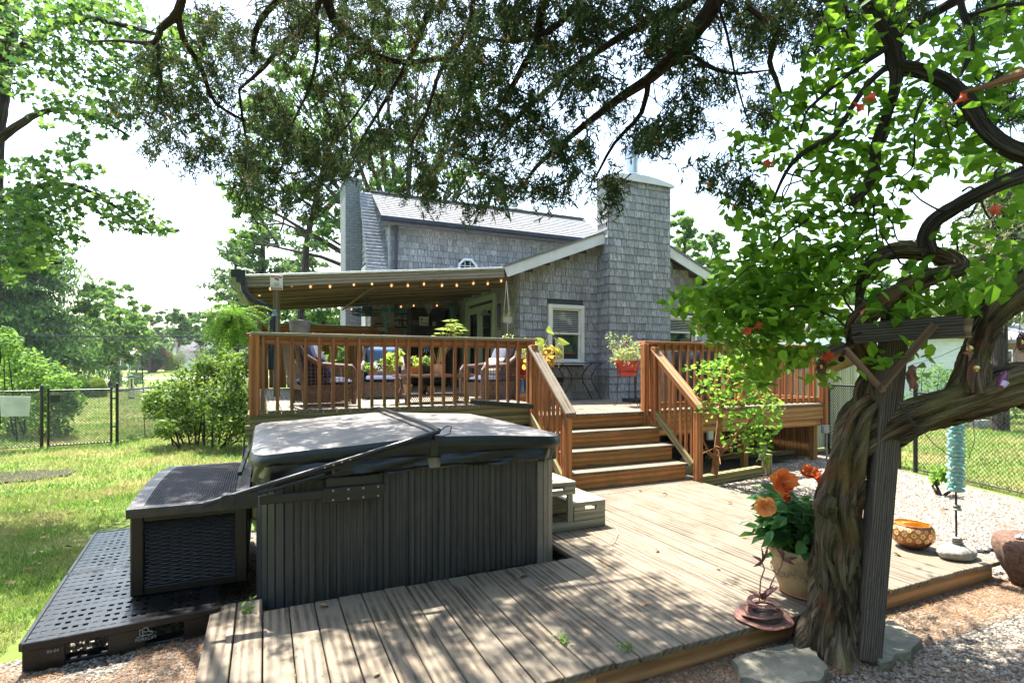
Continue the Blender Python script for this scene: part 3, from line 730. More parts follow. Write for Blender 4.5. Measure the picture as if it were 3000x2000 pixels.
# fascia boards of the gable and its roof edge
def rake(xa, xb):
    a, b = Vector((xa, 9.18, roofz(xa))), Vector((xb, 9.18, roofz(xb)))
    mw, L = frame_bar(a, b); mb = MB(); mb.obox(mw, L, .03, .19); mb.build('rake_board', WHITE, house)
    mb = MB(); mb.obox(mw @ Matrix.Translation((0, .13, .115)), L+.04, .34, .035); mb.build('roof_edge', ROOF, house)
rake(4.02, 6.16); rake(7.72, 9.75)
mb = MB(); mb.add([(4.0, 9.2, roofz(4.0)+.12), (6.85, 9.2, roofz(6.85)+.12), (6.85, 13.1, roofz(6.85)+.12), (4.0, 13.1, roofz(4.0)+.12), (9.8, 9.2, roofz(9.8)+.12), (9.8, 13.1, roofz(9.8)+.12)], [(0, 1, 2, 3), (1, 4, 5, 2)])
mb.build('wing_roof', ROOF, house)
mb = MB(); mb.add([(4.0, 9.21, roofz(4)-.08), (XL, 9.21, roofz(XL)-.08), (XL, 13, roofz(XL)-.08), (4.0, 13, roofz(4)-.08)], [(0, 1, 2, 3)]); mb.build('soffit', WHITE, house)
# chimney cap and flue
cap = MB(); n = 14; vs = []
for k in range(n+1):
    t = k/n; xx = CX0-.07+t*(CX1-CX0+.14); zz = 5.38+.11*math.sin(math.pi*t)**.9; vs.append((xx, zz))
Y0, Y1 = YC-.07, YW+.12
V = [(x_, Y0, 5.335) for x_, z_ in vs]+[(x_, Y0, z_) for x_, z_ in vs]+[(x_, Y1, z_) for x_, z_ in vs]+[(x_, Y0, z_+.018) for x_, z_ in vs]
m_ = n+1; F = []
for k in range(n): F += [(k, k+1, m_+k+1, m_+k), (m_+k, m_+k+1, 2*m_+k+1, 2*m_+k)]
F += [(0, m_, 2*m_), (n, 2*m_+n, m_+n)]
cap.add(V, F); co = cap.build('chimney_cap', WHITE, house)
mb = MB(); xm = (CX0+CX1)/2; mb.lathe([(.17, 5.5), (.17, 6.12), (.16, 6.12), (.16, 5.5)], (xm-.02, 9.35, 0), 20)
mb.lathe([(.175, 5.58), (.21, 5.56), (.175, 5.60)], (xm-.02, 9.35, 0), 20)
mb.build('flue_pipe', M('galvanised_flue', (0.55, 0.58, 0.62), 0.3, 0.08, 5, 0.05, metal=.75), house, smooth=True)
# brick chimney at the far gable end
bc = MB(); GB = M('painted_grey_brick', (0.22, 0.25, 0.26), 0.9, 0.2, 18, 0.5); roofvar(GB, .35)
bx0, bx1, by0, by1 = 1.86, 2.25, 14.35, 15.4
core = MB(); core.box(bx0+.01, bx1-.01, by0+.01, by1-.01, 0, 6.38); core.build('brick_core', M('mortar', (0.12, 0.13, 0.135), 0.95), house)
z = .8; r = 0
while z < 6.36:
    t = bx0-(.1 if r % 2 else 0)
    while t < bx1:
        a, b = max(t, bx0), min(t+.195, bx1)
        if b-a > .02: bc.cv = random.random(); bc.box(a, b, by0, by0+.06, z, z+.062)
        t += .203
    t = by0+.065-(.1 if r % 2 else 0)
    while t < by1:
        a, b = max(t, by0+.065), min(t+.195, by1)
        if b-a > .02: bc.cv = random.random(); bc.box(bx0, bx0+.05, a, b, z, z+.062)
        t += .203
    z += .072; r += 1
bc.box(bx0-.03, bx1+.03, by0-.03, by1+.03, 6.36, 6.42)
bc.build('chimney_bricks', GB, house, kind='stuff')
mb = MB(); mb.lathe([(.1, 6.42), (.09, 6.56), (.13, 6.57), (.05, 6.62)], (2.05, 14.9, 0), 12); mb.build('chimney_pot', GB, house)
# French doors
DOORG = M('pale_green_door', (0.40, 0.50, 0.40), 0.5, 0.05, 3, 0.05)
dr = plank('door_frame', (XL-.03, du0-.06, 3.10), (XL-.03, du1+.06, 3.10), .08, .11, DOORG, house)
for yy in (du0-.05, du1+.05): plank('door_casing', (XL-.031, yy, 1.15), (XL-.031, yy, 3.045), .11, .08, DOORG, dr, up=(1, 0, 0))
for a, b in ((du0, (du0+du1)/2-.006), ((du0+du1)/2+.006, du1)):
    d = plank('door', (XL-.012, a, 2.05+.0), (XL-.012, b, 2.05), .04, 1.86, DOORG, house)
    mb = MB(); mb.box(XL-.036, XL-.033, a+.15, b-.15, 1.45, 2.83); mb.build('pane', GLASS, d)
    for (p_, q_) in (((XL-.04, a+.14, 1.44), (XL-.04, b-.14, 1.44)), ((XL-.04, a+.14, 2.84), (XL-.04, b-.14, 2.84))): plank('moulding', p_, q_, .02, .03, DOORG, d)
    for yy in (a+.14, b-.14): plank('moulding', (XL-.04, yy, 1.45), (XL-.04, yy, 2.83), .03, .02, DOORG, d, up=(1, 0, 0))
# ---------------------------------------------------------------- timber porch roof
pr = thing('porch_roof', 'open timber porch roof with grey front beam and white drip edge', 'porch roof', (1.9, 11, 1.15))
zl, zr_ = 2.99, 3.43                            # top of beam at the left and right ends
def prz(x): return zl+(zr_-zl)*(x+.3)/4.3
plank('front_beam', (-.26, 9.22, prz(-.26)-.10), (4.0, 9.22, prz(4.0)-.10), .045, .155, W_PORCH if False else W_GREYD, pr)
for i, yy in enumerate((9.70, 10.28, 10.86, 11.44, 12.02, 12.6)):
    plank('rafter', (-.26, yy, prz(-.26)-.14), (4.38, yy, prz(4.38)-.14), .04, .19, W_PORCH, pr)
plank('side_beam', (-.24, 9.2, prz(-.26)-.17), (-.24, 13.0, prz(-.26)-.17), .04, .13, W_PORCH, pr)
plank('cross_beam', (1.62, 9.26, prz(1.6)-.26), (1.62, 13.0, prz(1.6)-.26), .035, .05, W_PORCH, pr)
yy = 9.20
while yy < 13.08:
    plank('roof_board', (-.32, yy+.07, prz(-.32)-.025), (4.0, yy+.07, prz(4.0)-.025), .138, .02, W_PORCH, pr, c=.002); yy += .142
plank('drip_edge', (-.34, 9.185, prz(-.34)+.0), (4.05, 9.185, prz(4.05)+.0), .02, .035, M('white_drip_edge', (0.85, 0.87, 0.82), 0.4), pr)
plank('roof_skin', (-.34, 11.13, prz(-.34)-.005), (4.0, 11.13, prz(4.0)-.005), 3.9, .012, ROOF, pr)
plank('post', (.17, 9.42, 1.15), (.17, 9.42, prz(.17)-.19), .10, .10, W_GREYD, pr, up=(0, 1, 0))
plank('post', (-.1, 12.9, 1.15), (-.1, 12.9, prz(0)-.19), .10, .10, W_GREYD, pr, up=(0, 1, 0))
# black corrugated downspout, running from the roof corner to the post
dsp = [onY(712, 815, 9.12), onY(714, 850, 9.12), onY(735, 878, 9.1), onY(775, 893, 9.1), onY(797, 915, 9.1), onY(797, 940, 9.1), onY(793, 1010, 9.1), onY(792, 1085, 9.1)]
pts = []
for a, b in zip(dsp[:-1], dsp[1:]):
    k = max(2, int((b-a).length/.012)); pts += [a.lerp(b, j/k) for j in range(k)]
for _ in range(6): pts = [pts[0]]+[(pts[i-1]+pts[i]*2+pts[i+1])/4 for i in range(1, len(pts)-1)]+[pts[-1]]
mb = MB(); mb.tube(pts, [.047 if i % 2 else .052 for i in range(len(pts))], 10)
bl = M('black_plastic', (0.014, 0.015, 0.018), 0.35, 0.1, 6, 0.05)
mb.build('downspout', bl, pr, smooth=False)
c_ = onY(706, 812, 9.2); mb = MB(); mb.box(c_.x-.13, c_.x+.06, 9.1, 13.1, c_.z-.02, c_.z+.10); mb.box(c_.x-.06, c_.x+.06, 9.06, 9.16, c_.z-.1, c_.z-.02); mb.build('gutter', DKMETAL, pr)
# privacy fence at the rear left of the porch
pf = thing('privacy_fence', 'brown board screen closing the back of the porch under the trees', 'fence', (1.1, 13.0, 1.15))
x = -.1
while x < 2.3:
    plank('board', (x+.085, 13.02, 1.16), (x+.085, 13.02, 2.5), .168, .02, W_RISE, pf, up=(0, 1, 0)); x += .182
plank('cap_rail', (-.15, 13.0, 2.54), (2.38, 13.0, 2.54), .16, .04, W_GREY, pf); plank('top_rail', (-.1, 12.98, 2.45), (2.3, 12.98, 2.45), .04, .12, W_RISE, pf)
# wooden fence right of the house behind the deck
def board_fence(name, label, p, q, z0, z1, w, mat, gap=.006, grp=None, par=None, proud=.0):
    p = Vector((*p, 0)); q = Vector((*q, 0)); L = (q-p).length; d = (q-p)/L
    t = thing(name, label, 'fence', (p.x, p.y, z0), group=grp); n = int(L/(w+gap)); up = Vector((-d.y, d.x, 0))
    for i in range(n):
        c = p+d*(i+.5)*(w+gap)+up*random.uniform(-proud, proud)
        plank('board', c+Vector((0, 0, z0)), c+Vector((0, 0, z1+random.uniform(-.01, .01))), w, .02, mat, t, up=up, c=.002)
    for zz in (z0+.3, z1-.25): plank('rail', p+up*.03+Vector((0, 0, zz)), q+up*.03+Vector((0, 0, zz)), .04, .09, mat, t)
    return t
W_FENCE = wood('brown_fence_wood', (0.075, 0.05, 0.035), (0.22, 0.15, 0.10), 22, 0.85, bmp=0.4)
W_PALE = wood('pale_old_fence_wood', (0.30, 0.28, 0.22), (0.56, 0.53, 0.43), 18, 0.85, bmp=0.4)
board_fence('board_fence', 'dark brown board fence behind the raised deck', (9.0, 9.9), (13.5, 9.9), 0.05, 2.0, .14, W_FENCE)
board_fence('board_fence', 'pale weathered vertical board fence behind the right gate', (9.15, 7.25), (11.6, 7.6), 0.02, 1.95, .15, W_PALE)
for x in np.arange(5.3, 9.0, .16): plank('back_board', (float(x), 9.3, .02), (float(x), 9.3, .9), .15, .018, W_FENCE, up, up=(0, 1, 0)) if random.random() < .93 else None
# ================================================================ hot tub
TUBM = wood('grey_tub_panel', (0.010, 0.010, 0.011), (0.052, 0.048, 0.048), 30, 0.5, bmp=0.25, objvar=0.12)
_nt = TUBM.node_tree; _b = [n for n in _nt.nodes if n.type == 'BSDF_PRINCIPLED'][0]; _src = _b.inputs['Base Color'].links[0].from_socket
_g = N(_nt, "ShaderNodeNewGeometry"); _m = N(_nt, "ShaderNodeMapping"); _m.inputs['Scale'].default_value = (38, 38, 1.1); _nt.links.new(_g.outputs['Position'], _m.inputs[0]); _f = noisef(_nt, _m.outputs[0], 1.0, 5, .7)
_c = mixc(_nt, mth(_nt, 'MULTIPLY', ramp(_nt, _f, [(.56, (0, 0, 0)), (.74, (1, 1, 1))]), .5), _src, (.15, .135, .12))
_m2 = N(_nt, "ShaderNodeMapping"); _m2.inputs['Scale'].default_value = (5, 5, 3); _nt.links.new(_g.outputs['Position'], _m2.inputs[0]); _c = mixc(_nt, mth(_nt, 'MULTIPLY', ramp(_nt, noisef(_nt, _m2.outputs[0], 1.0, 6, .75), [(.52, (0, 0, 0)), (.7, (1, 1, 1))]), .4), _c, (.10, .075, .05)); _nt.links.new(_c, _b.inputs['Base Color'])
TUBP = M('tub_corner_plastic', (0.038, 0.04, 0.044), 0.45, 0.1, 6, 0.1)
TUBC = M('tan_corner_strip', (0.19, 0.165, 0.145), 0.5, 0.1, 6, 0.1)
VIN = M('black_vinyl', (0.008, 0.010, 0.011), 0.38, 0.25, 12, 0.35, bd=0.006)
LIDM = M('sun_faded_lid_vinyl', (0.20, 0.178, 0.16), 0.5, 0.2, 5, 0.25, c2=(0.10, 0.092, 0.085), bd=0.004)
ACR = M('speckled_acrylic_rim', (0.26, 0.23, 0.18), 0.35, 0.25, 70, 0.05)
BLK = M('black_metal', (0.012, 0.013, 0.016), 0.35, 0.15, 8, 0.05)
BOLT = M('brass_bolt', (0.5, 0.42, 0.28), 0.4, 0.1, 8, 0, metal=.8)
TX0, TX1, TY0, TY1, TZ = -.05, 2.13, 3.76, 5.86, .93
tub = thing('hot_tub', 'square hot tub in dark grey grooved panels under a folded vinyl cover', 'hot tub', ((TX0+TX1)/2, (TY0+TY1)/2, .1))
def rrect(x0, x1, y0, y1, r, n=6):
    P = []
    for cx, cy, a in ((x1-r, y0+r, -90), (x1-r, y1-r, 0), (x0+r, y1-r, 90), (x0+r, y0+r, 180)):
        for k in range(n+1):
            t = math.radians(a+90*k/n); P.append((cx+r*math.cos(t), cy+r*math.sin(t)))
    return P
RC = .22
core = MB(); P = rrect(TX0+.02, TX1-.02, TY0+.02, TY1-.02, RC); n = len(P)
core.add([(x, y, .05) for x, y in P]+[(x, y, TZ) for x, y in P], [(i, (i+1) % n, n+(i+1) % n, n+i) for i in range(n)]+[tuple(range(n, 2*n))])
core.build('shell', VIN, tub)
SL = {}
def slat(p, w, ang, mat, zlo, zhi, par=tub, th=.014):
    k = (round(w, 3), round(zhi-zlo, 2), mat.name)
    if k not in SL:
        me = box_mesh(zhi-zlo, th, w, .0018).copy(); me.materials.append(mat); SL[k] = me
    mw = Matrix.Translation((p[0], p[1], (zlo+zhi)/2)) @ Matrix.Rotation(ang, 4, 'Z') @ Matrix.Rotation(math.radians(-90), 4, 'Y')
    # local X -> world Z, local Z -> along the wall, local Y -> outward
    o = bpy.data.objects.new('panel_slat', SL[k]); return put(o, mw, par)
w = .0435; x = TX0+RC
while x < TX1-RC-.01:
    slat((x+w/2, TY0+.012), w-.002, 0, TUBM, .115 if x > 1.2 and random.random() < .5 else .095, TZ-.02); x += w
y = TY0+RC
while y < TY1-RC-.01:
    slat((TX1-.012, y+w/2), w-.003, math.pi/2, TUBM, .10, TZ-.02); slat((TX0+.012, y+w/2), w-.003, math.pi/2, TUBM, .05, TZ-.02); y += w
x = TX0+RC
while x < TX1-RC-.01:
    slat((x+w/2, TY1-.012), w-.003, 0, TUBM, .05, TZ-.02); x += w*2
for cx, cy, a0, mt in ((TX0+RC, TY0+RC, 180, TUBP), (TX1-RC, TY0+RC, 270, TUBC), (TX1-RC, TY1-RC, 0, TUBP), (TX0+RC, TY1-RC, 90, TUBP)):
    for k in range(6):
        t = math.radians(a0+90*(k+.5)/6); r_ = RC-.006
        slat((cx+r_*math.cos(t), cy+r_*math.sin(t)), .05, t+math.pi/2, mt, .08, TZ-.02, th=.012)
# acrylic rim lip
lip = MB()
A = rrect(TX0-.015, TX1+.015, TY0-.015, TY1+.015, RC+.015); B = rrect(TX0+.01, TX1-.01, TY0+.01, TY1-.01, RC)
n = len(A); rows = [(B, TZ-.03), (A, TZ-.02), (A, TZ+.05), (B, TZ+.06)]
V = [(x, y, z) for Q, z in rows for x, y in Q]; lip.add(V, [(r*n+i, r*n+(i+1) % n, (r+1)*n+(i+1) % n, (r+1)*n+i) for r in range(3) for i in range(n)]+[tuple(range(3*n, 4*n))])
lip.build('acrylic_rim', ACR, tub, smooth=True)
# folded cover: two tapered halves meeting at the fold
XF = 1.08
def cover_half(x0, x1, hin, hout, inner_left):
    """x0..x1; thickness is hin at the fold, hout at the rim."""
    zb = TZ+.065; mb = MB(); nx, ny = 18, 18; y0, y1 = TY0-.03, TY1+.03; r = .2
    def corner(x, y):
        # push rounded corner on the outer side
        ox = x1 if inner_left else x0; dx = abs(ox-x); 
        for yc, s in ((y0, 1), (y1, -1)):
            dy = (y-yc)*s
            if dx < r and dy < r:
                d = math.hypot(r-dx, r-dy)
                if d > r:
                    k = r/d; return (ox-(r-(r-dx)*k)*(1 if inner_left else -1), yc+s*(r-(r-dy)*k))
        return (x, y)
    Vt = []; 
    rng = random.Random(int(x0*100)+5)
    for j in range(ny+1):
        for i in range(nx+1):
            u, v_ = i/nx, j/ny; u = 0.5-0.5*math.cos(math.pi*u) if False else u
            x = x0+(x1-x0)*u; y = y0+(y1-y0)*v_; cx, cy = corner(x, y)
            f = abs((x-XF)/(x1-x0)); h = hin+(hout-hin)*f
            e = min(min(abs(y-y0), abs(y1-y)), abs((x1 if inner_left else x0)-x)); drop = .016*math.exp(-e/.03)
            z = zb+h-drop+.007*noise.noise(Vector((cx*2.2, cy*2.2, 3)))
            Vt.append((cx, cy, z))
    nb = nx+1; F = [(j*nb+i, j*nb+i+1, (j+1)*nb+i+1, (j+1)*nb+i) for j in range(ny) for i in range(nx)]
    mb.add(Vt, F); top = mb.build('cover_panel', LIDM, tub, smooth=True)
    loop = [j*nb*0+i for i in range(nb)]+[(j*nb+nx) for j in range(1, ny+1)]+[ny*nb+i for i in range(nx-1, -1, -1)]+[j*nb for j in range(ny-1, 0, -1)]
    sk = MB(); L = [Vt[k] for k in loop]; m = len(L); cx_, cy_ = (x0+x1)/2, (y0+y1)/2
    rows = [(0, 0), (.006, -.018), (.016, -.04), (.014, -.07), (.004, None)]
    V = []
    for off, dz in rows:
        for (x, y, z) in L:
            ddx, ddy = x-cx_, y-cy_; dn = math.hypot(ddx, ddy)
            if abs(x-XF) < .02: ox = 0
            else: ox = off*(1 if x > cx_ else -1)*(1 if abs(ddx) > .3 else 0)
            oy = off*(1 if y > cy_ else -1)*(1 if abs(ddy) > .9 else 0)
            V.append((x+ox, y+oy, zb if dz is None else max(zb, z+dz)))
    sk.add(V, [(r*m+(i+1) % m, r*m+i, (r+1)*m+i, (r+1)*m+(i+1) % m) for r in range(len(rows)-1) for i in range(m)])
    sk.build('cover_side', VIN, tub, smooth=True)
cover_half(TX0-.03, XF-.008, .155, .085, False); cover_half(XF+.008, TX1+.03, .155, .10, True)
# hanging skirt flaps
def flap(x0, x1, zt, zb, Y, par=tub, sag=.02, seed=0):
    mb = MB(); n, m = 26, 7; V = []
    for j in range(m+1):
        for i in range(n+1):
            u, v_ = i/n, j/m; x = x0+(x1-x0)*u; z = zt+(zb-zt)*v_-sag*v_*math.sin(math.pi*u)*(.6+.4*math.sin(u*9+seed))
            w_ = .008*math.sin(v_*5+u*7+seed)+.010*noise.noise(Vector((u*4+seed, v_*5, 1)))*v_*2
            V.append((x+(.012*v_ if u > .97 else -.012*v_ if u < .03 else 0), Y-.012-w_*1.3-.012*math.sin(math.pi*v_), z))
    mb.add(V, [(j*(n+1)+i+1, j*(n+1)+i, (j+1)*(n+1)+i, (j+1)*(n+1)+i+1) for j in range(m) for i in range(n)])
    return mb.build('skirt_flap', VIN, par, smooth=True)
zb = TZ+.068
flap(.42, 1.03, zb+.006, zb-.085, TY0-.035, seed=2); flap(1.13, 1.93, zb+.006, zb-.078, TY0-.035, seed=4); flap(TX0+.09, .39, zb+.006, zb-.10, TY0-.03, seed=7)
sf = MB(); n, m = 16, 5; V = []
for j in range(m+1):
    for i in range(n+1):
        t = math.radians(270+90*(i/n)); v_ = j/m; r_ = RC+.02+.008*math.sin(i*1.9+j)+.012*v_*math.sin(i*.9)
        V.append((TX1-RC+r_*math.cos(t)*1.0, TY0+RC+r_*math.sin(t), zb-.005-.10*v_))
sf.add(V, [(j*(n+1)+i+1, j*(n+1)+i, (j+1)*(n+1)+i, (j+1)*(n+1)+i+1) for j in range(m) for i in range(n)]); sf.build('skirt_flap', VIN, tub, smooth=True)
sf = MB(); V = []
for j in range(m+1):
    for i in range(n+1):
        t = math.radians(180+90*(i/n)); v_ = j/m; r_ = RC+.02+.006*math.sin(i*1.3+j)+.012*v_*math.sin(i*.7)
        V.append((TX0+RC+r_*math.cos(t), TY0+RC+r_*math.sin(t), zb-.005-.115*v_))
sf.add(V, [(j*(n+1)+i+1, j*(n+1)+i, (j+1)*(n+1)+i, (j+1)*(n+1)+i+1) for j in range(m) for i in range(n)]); sf.build('skirt_flap', VIN, tub, smooth=True)
# seam strip between flaps and folded hinge bar
plank('hinge_strap', (XF, TY0-.05, zb-.005), (XF, TY0-.05, zb+.11), .055, .006, VIN, tub, up=(0, 1, 0))
# cover lifter: long bar over the fold, arms down each side
cl = MB(); zf = zb+.155+.02
cl.tube([(XF+.02, TY0-.09, zf+.005), (XF+.01, TY0+.2, zf+.02), (XF, TY1-.15, zf+.02), (XF-.04, TY1+.06, zf+.0)], .017, 10); lb = cl.build('lifter_bar', BLK, tub, smooth=True)
hook = MB(); c = Vector((XF+.05, TY0-.09, zf+.0)); hook.tube([c+Vector((-.03, 0, 0)), c+Vector((.03, -.01, .035)), c+Vector((.06, -.01, .03)), c+Vector((.045, -.01, -.02)), c+Vector((-.01, -.01, -.035)), c+Vector((-.06, 0, -.03))], .004, 6); hook.build('wire_clip', BLK, tub)
piv = Vector((-.20, TY0-.10, .845)); end = Vector((XF+.02, TY0-.10, zf+.0))
ar = MB(); ar.tube([piv+(piv-end).normalized()*.13, end], .0165, 10); ar.build('lifter_arm', BLK, tub, smooth=True)
ar = MB(); a = piv.lerp(end, .42); ar.tube([piv+Vector((0, 0, -.03)), a+Vector((0, 0, -.045))], .012, 8); ar.build('lifter_arm', BLK, tub, smooth=True)
for f in (.42, .46, .50, .54): 
    q = piv.lerp(end, f); b_ = MB(); b_.lathe([(.006, -.002), (.006, .004), (.001, .005)], (0, 0, 0), 8)
    o = b_.build('bolt', BOLT, tub, origin=(0, 0, 0)); mw = facing(q+Vector((0, -.0165, 0))); o.matrix_basis = WM[tub.name].inverted() @ mw
plank('gas_strut', piv+Vector((.02, .01, .01)), piv.lerp(end, .5)+Vector((0, .01, -.03)), .014, .014, BLK, tub)
br = MB(); br.box(-.03, .36, TY0-.075, TY0-.055, .775, .83); br.box(.34, .72, TY0-.08, TY0-.012, .745, .80); br.box(.34, .74, TY0-.082, TY0-.06, .79, .84); br.box(.36, .70, TY0-.05, TY0-.03, .83, .90)
br.build('mount_bracket', BLK, tub, bevel=.004)
kn = MB(); kn.tube([piv+Vector((-.005, -.03, -.02)), piv+Vector((-.005, .04, -.02))], .042, 14); kn.box(piv.x-.03, piv.x+.16, piv.y-.015, piv.y+.02, piv.z-.075, piv.z+.02); kn.build('pivot', BLK, tub, bevel=.002)
for i in range(4):
    for zz in (.765, .825):
        b_ = MB(); b_.lathe([(.007, 0), (.007, .004), (.001, .006)], (0, 0, 0), 8); o = b_.build('bolt', BOLT, tub, origin=(0, 0, 0)); o.matrix_basis = WM[tub.name].inverted() @ facing((.40+i*.095, TY0-.082, zz))
# second lifter bar lying at the back of the cover
q0, q1 = onY(1378, 1176, TY1+.12), onY(1562, 1190, TY1+.02)
plank('lifter_shelf', q0, q1, .05, .055, BLK, tub)
plank('lifter_arm', (TX0-.08, TY1-.1, .87), (TX0-.12, TY0+.75, .83), .03, .03, BLK, tub)
cable = MB(); cable.tube([(-.16, 5.2, 1.0), (-.17, 5.1, .8), (-.13, 5.0, .7), (-.17, 4.95, .5), (-.15, 4.9, .3), (-.2, 4.8, .05)], .008, 6); cable.build('power_cable', BLK, tub)
# small weed at the tub foot
wp = np.array([(-.10+random.gauss(0, .02), 3.66+random.gauss(0, .02), .10+random.uniform(0, .13)) for _ in range(22)])
GW = leafmat('weed_leaf', (0.06, 0.13, 0.02), (0.20, 0.36, 0.06), .4)
wd = leaf_obj('weed', wp, RS.normal(size=(22, 3))+np.array([0, -.3, .6]), .035, GW, kind='oval'); tag(wd, 'small green weed growing at the front left foot of the hot tub', 'weed')
# ================================================================ resin wicker storage box (left of the tub)
DB = M('black_brown_resin', (0.006, 0.005, 0.005), 0.4, 0.15, 10, 0.15)
DBT = M('pale_lid_resin', (0.045, 0.038, 0.036), 0.5, 0.15, 14, 0.3)  # paler resin tone for the lid than for the sides
bx0, bx1, by0, by1, bz0, bz1 = -.77, -.10, 4.12, 5.72, .17, .735
dbx = thing('storage_box', 'dark brown resin storage box with woven panels beside the hot tub', 'storage box', ((bx0+bx1)/2, (by0+by1)/2, bz0))
mb = MB(); mb.box(bx0+.03, bx1-.03, by0+.03, by1-.03, bz0, bz1-.02); mb.build('inner_box', DB, dbx)
for xx in (bx0+.035, bx1-.045):
    for yy in (by0+.035, by1-.035): plank('corner_post', (xx, yy, bz0), (xx, yy, bz1-.05), .075, .07, DB, dbx, up=(0, 1, 0), c=.008)
for za, zb_ in ((bz0+.0, bz0+.05), (bz1-.10, bz1-.045)):
    for yy in (by0+.035, by1-.035): plank('frame_rail', (bx0+.07, yy, (za+zb_)/2), (bx1-.08, yy, (za+zb_)/2), .05, zb_-za, DB, dbx)
    for xx in (bx0+.035, bx1-.035): plank('frame_rail', (xx, by0+.07, (za+zb_)/2), (xx, by1-.07, (za+zb_)/2), .05, zb_-za, DB, dbx)
def weave(name, o, u, v, nrm, L, H, rw, mat, par, amp=.006, th=None, seg=.045, vert=True):
    """woven strands: every horizontal strand bulges over and under the uprights."""
    mb = MB(); o = Vector(o); u = Vector(u); v = Vector(v); nrm = Vector(nrm); th = th or rw*.42; rows = int(H/rw); nseg = max(2, int(L/(seg/2)))
    for r in range(rows):
        V = []; 
        for i in range(nseg+1):
            a = L*i/nseg; b = amp*math.cos(math.pi*(a/seg)+(math.pi if r % 2 else 0)); c = o+u*a+v*(r+.5)*rw+nrm*b
            V += [c-v*th, c+nrm*th*.9, c+v*th]
        mb.add(V, [(3*i+k, 3*i+3+k, 3*i+4+k, 3*i+1+k) for i in range(nseg) for k in (0, 1)])
    return mb.build(name, mat, par, kind='stuff')
weave('woven_panel', (bx0+.07, by0+.028, bz0+.05), (1, 0, 0), (0, 0, 1), (0, -1, 0), bx1-bx0-.15, bz1-bz0-.15, .0125, DB, dbx, .005, seg=.06)
weave('woven_panel', (bx0+.028, by1-.07, bz0+.05), (0, -1, 0), (0, 0, 1), (-1, 0, 0), by1-by0-.14, bz1-bz0-.15, .0125, DB, dbx, .005, seg=.06)
lidt = MB(); nx = 14; V = []
Pl = [(bx0-.02, by0-.02), (bx1+.0, by0-.02), (bx1+.0, by1+.02), (bx0-.02, by1+.02)]
def lid_arch(y): return bz1-.01+.045*math.sin(math.pi*(y-by0+.02)/(by1-by0+.04))
fr_ = .085
for k in range(nx):
    ya, yb = by0-.02+(by1-by0+.04)*k/nx, by0-.02+(by1-by0+.04)*(k+1)/nx; za, zb2 = lid_arch(ya), lid_arch(yb)
    for xa, xb in ((bx0-.02, bx0-.02+fr_), (bx1-fr_, bx1)):
        lidt.add([(xa, ya, za-.05), (xb, ya, za-.05), (xb, yb, zb2-.05), (xa, yb, zb2-.05), (xa, ya, za), (xb, ya, za), (xb, yb, zb2), (xa, yb, zb2)], [(0, 3, 2, 1), (4, 5, 6, 7), (1, 2, 6, 5), (3, 0, 4, 7)])
lidt.box(bx0-.02, bx1, by0-.021, by0+.065, bz1-.065, lid_arch(by0)+.001); lidt.box(bx0-.02, bx1, by1-.065, by1+.021, bz1-.065, lid_arch(by1)+.001)
ld = lidt.build('lid', DBT, dbx)
mb = MB(); nl = 14; V = []
for k in range(nl+1):
    y = by0+.06+(by1-by0-.12)*k/nl
    for xx in (bx0+.06, bx1-.08): V.append((xx, y, lid_arch(y)-.012))
mb.add(V, [(2*k, 2*k+1, 2*k+3, 2*k+2) for k in range(nl)]); mb.build('lid_base', DB, ld)
mb = MB(); y = by0+.07; r = 0
while y < by1-.07:
    L = bx1-.08-(bx0+.065); ns = 34; V = []
    for i in range(ns+1):
        a = L*i/ns; c = Vector((bx0+.065+a, y, lid_arch(y)-.006+.0045*math.cos(math.pi*a/(L/ns*1.0)+(math.pi if r % 2 else 0)))); V += [c+Vector((0, -.007, 0)), c+Vector((0, 0, .006)), c+Vector((0, .007, 0))]
    mb.add(V, [(3*i+k, 3*i+3+k, 3*i+4+k, 3*i+1+k) for i in range(ns) for k in (0, 1)]); y += .0165; r += 1
mb.build('lid_weave', DBT, ld, kind='stuff')
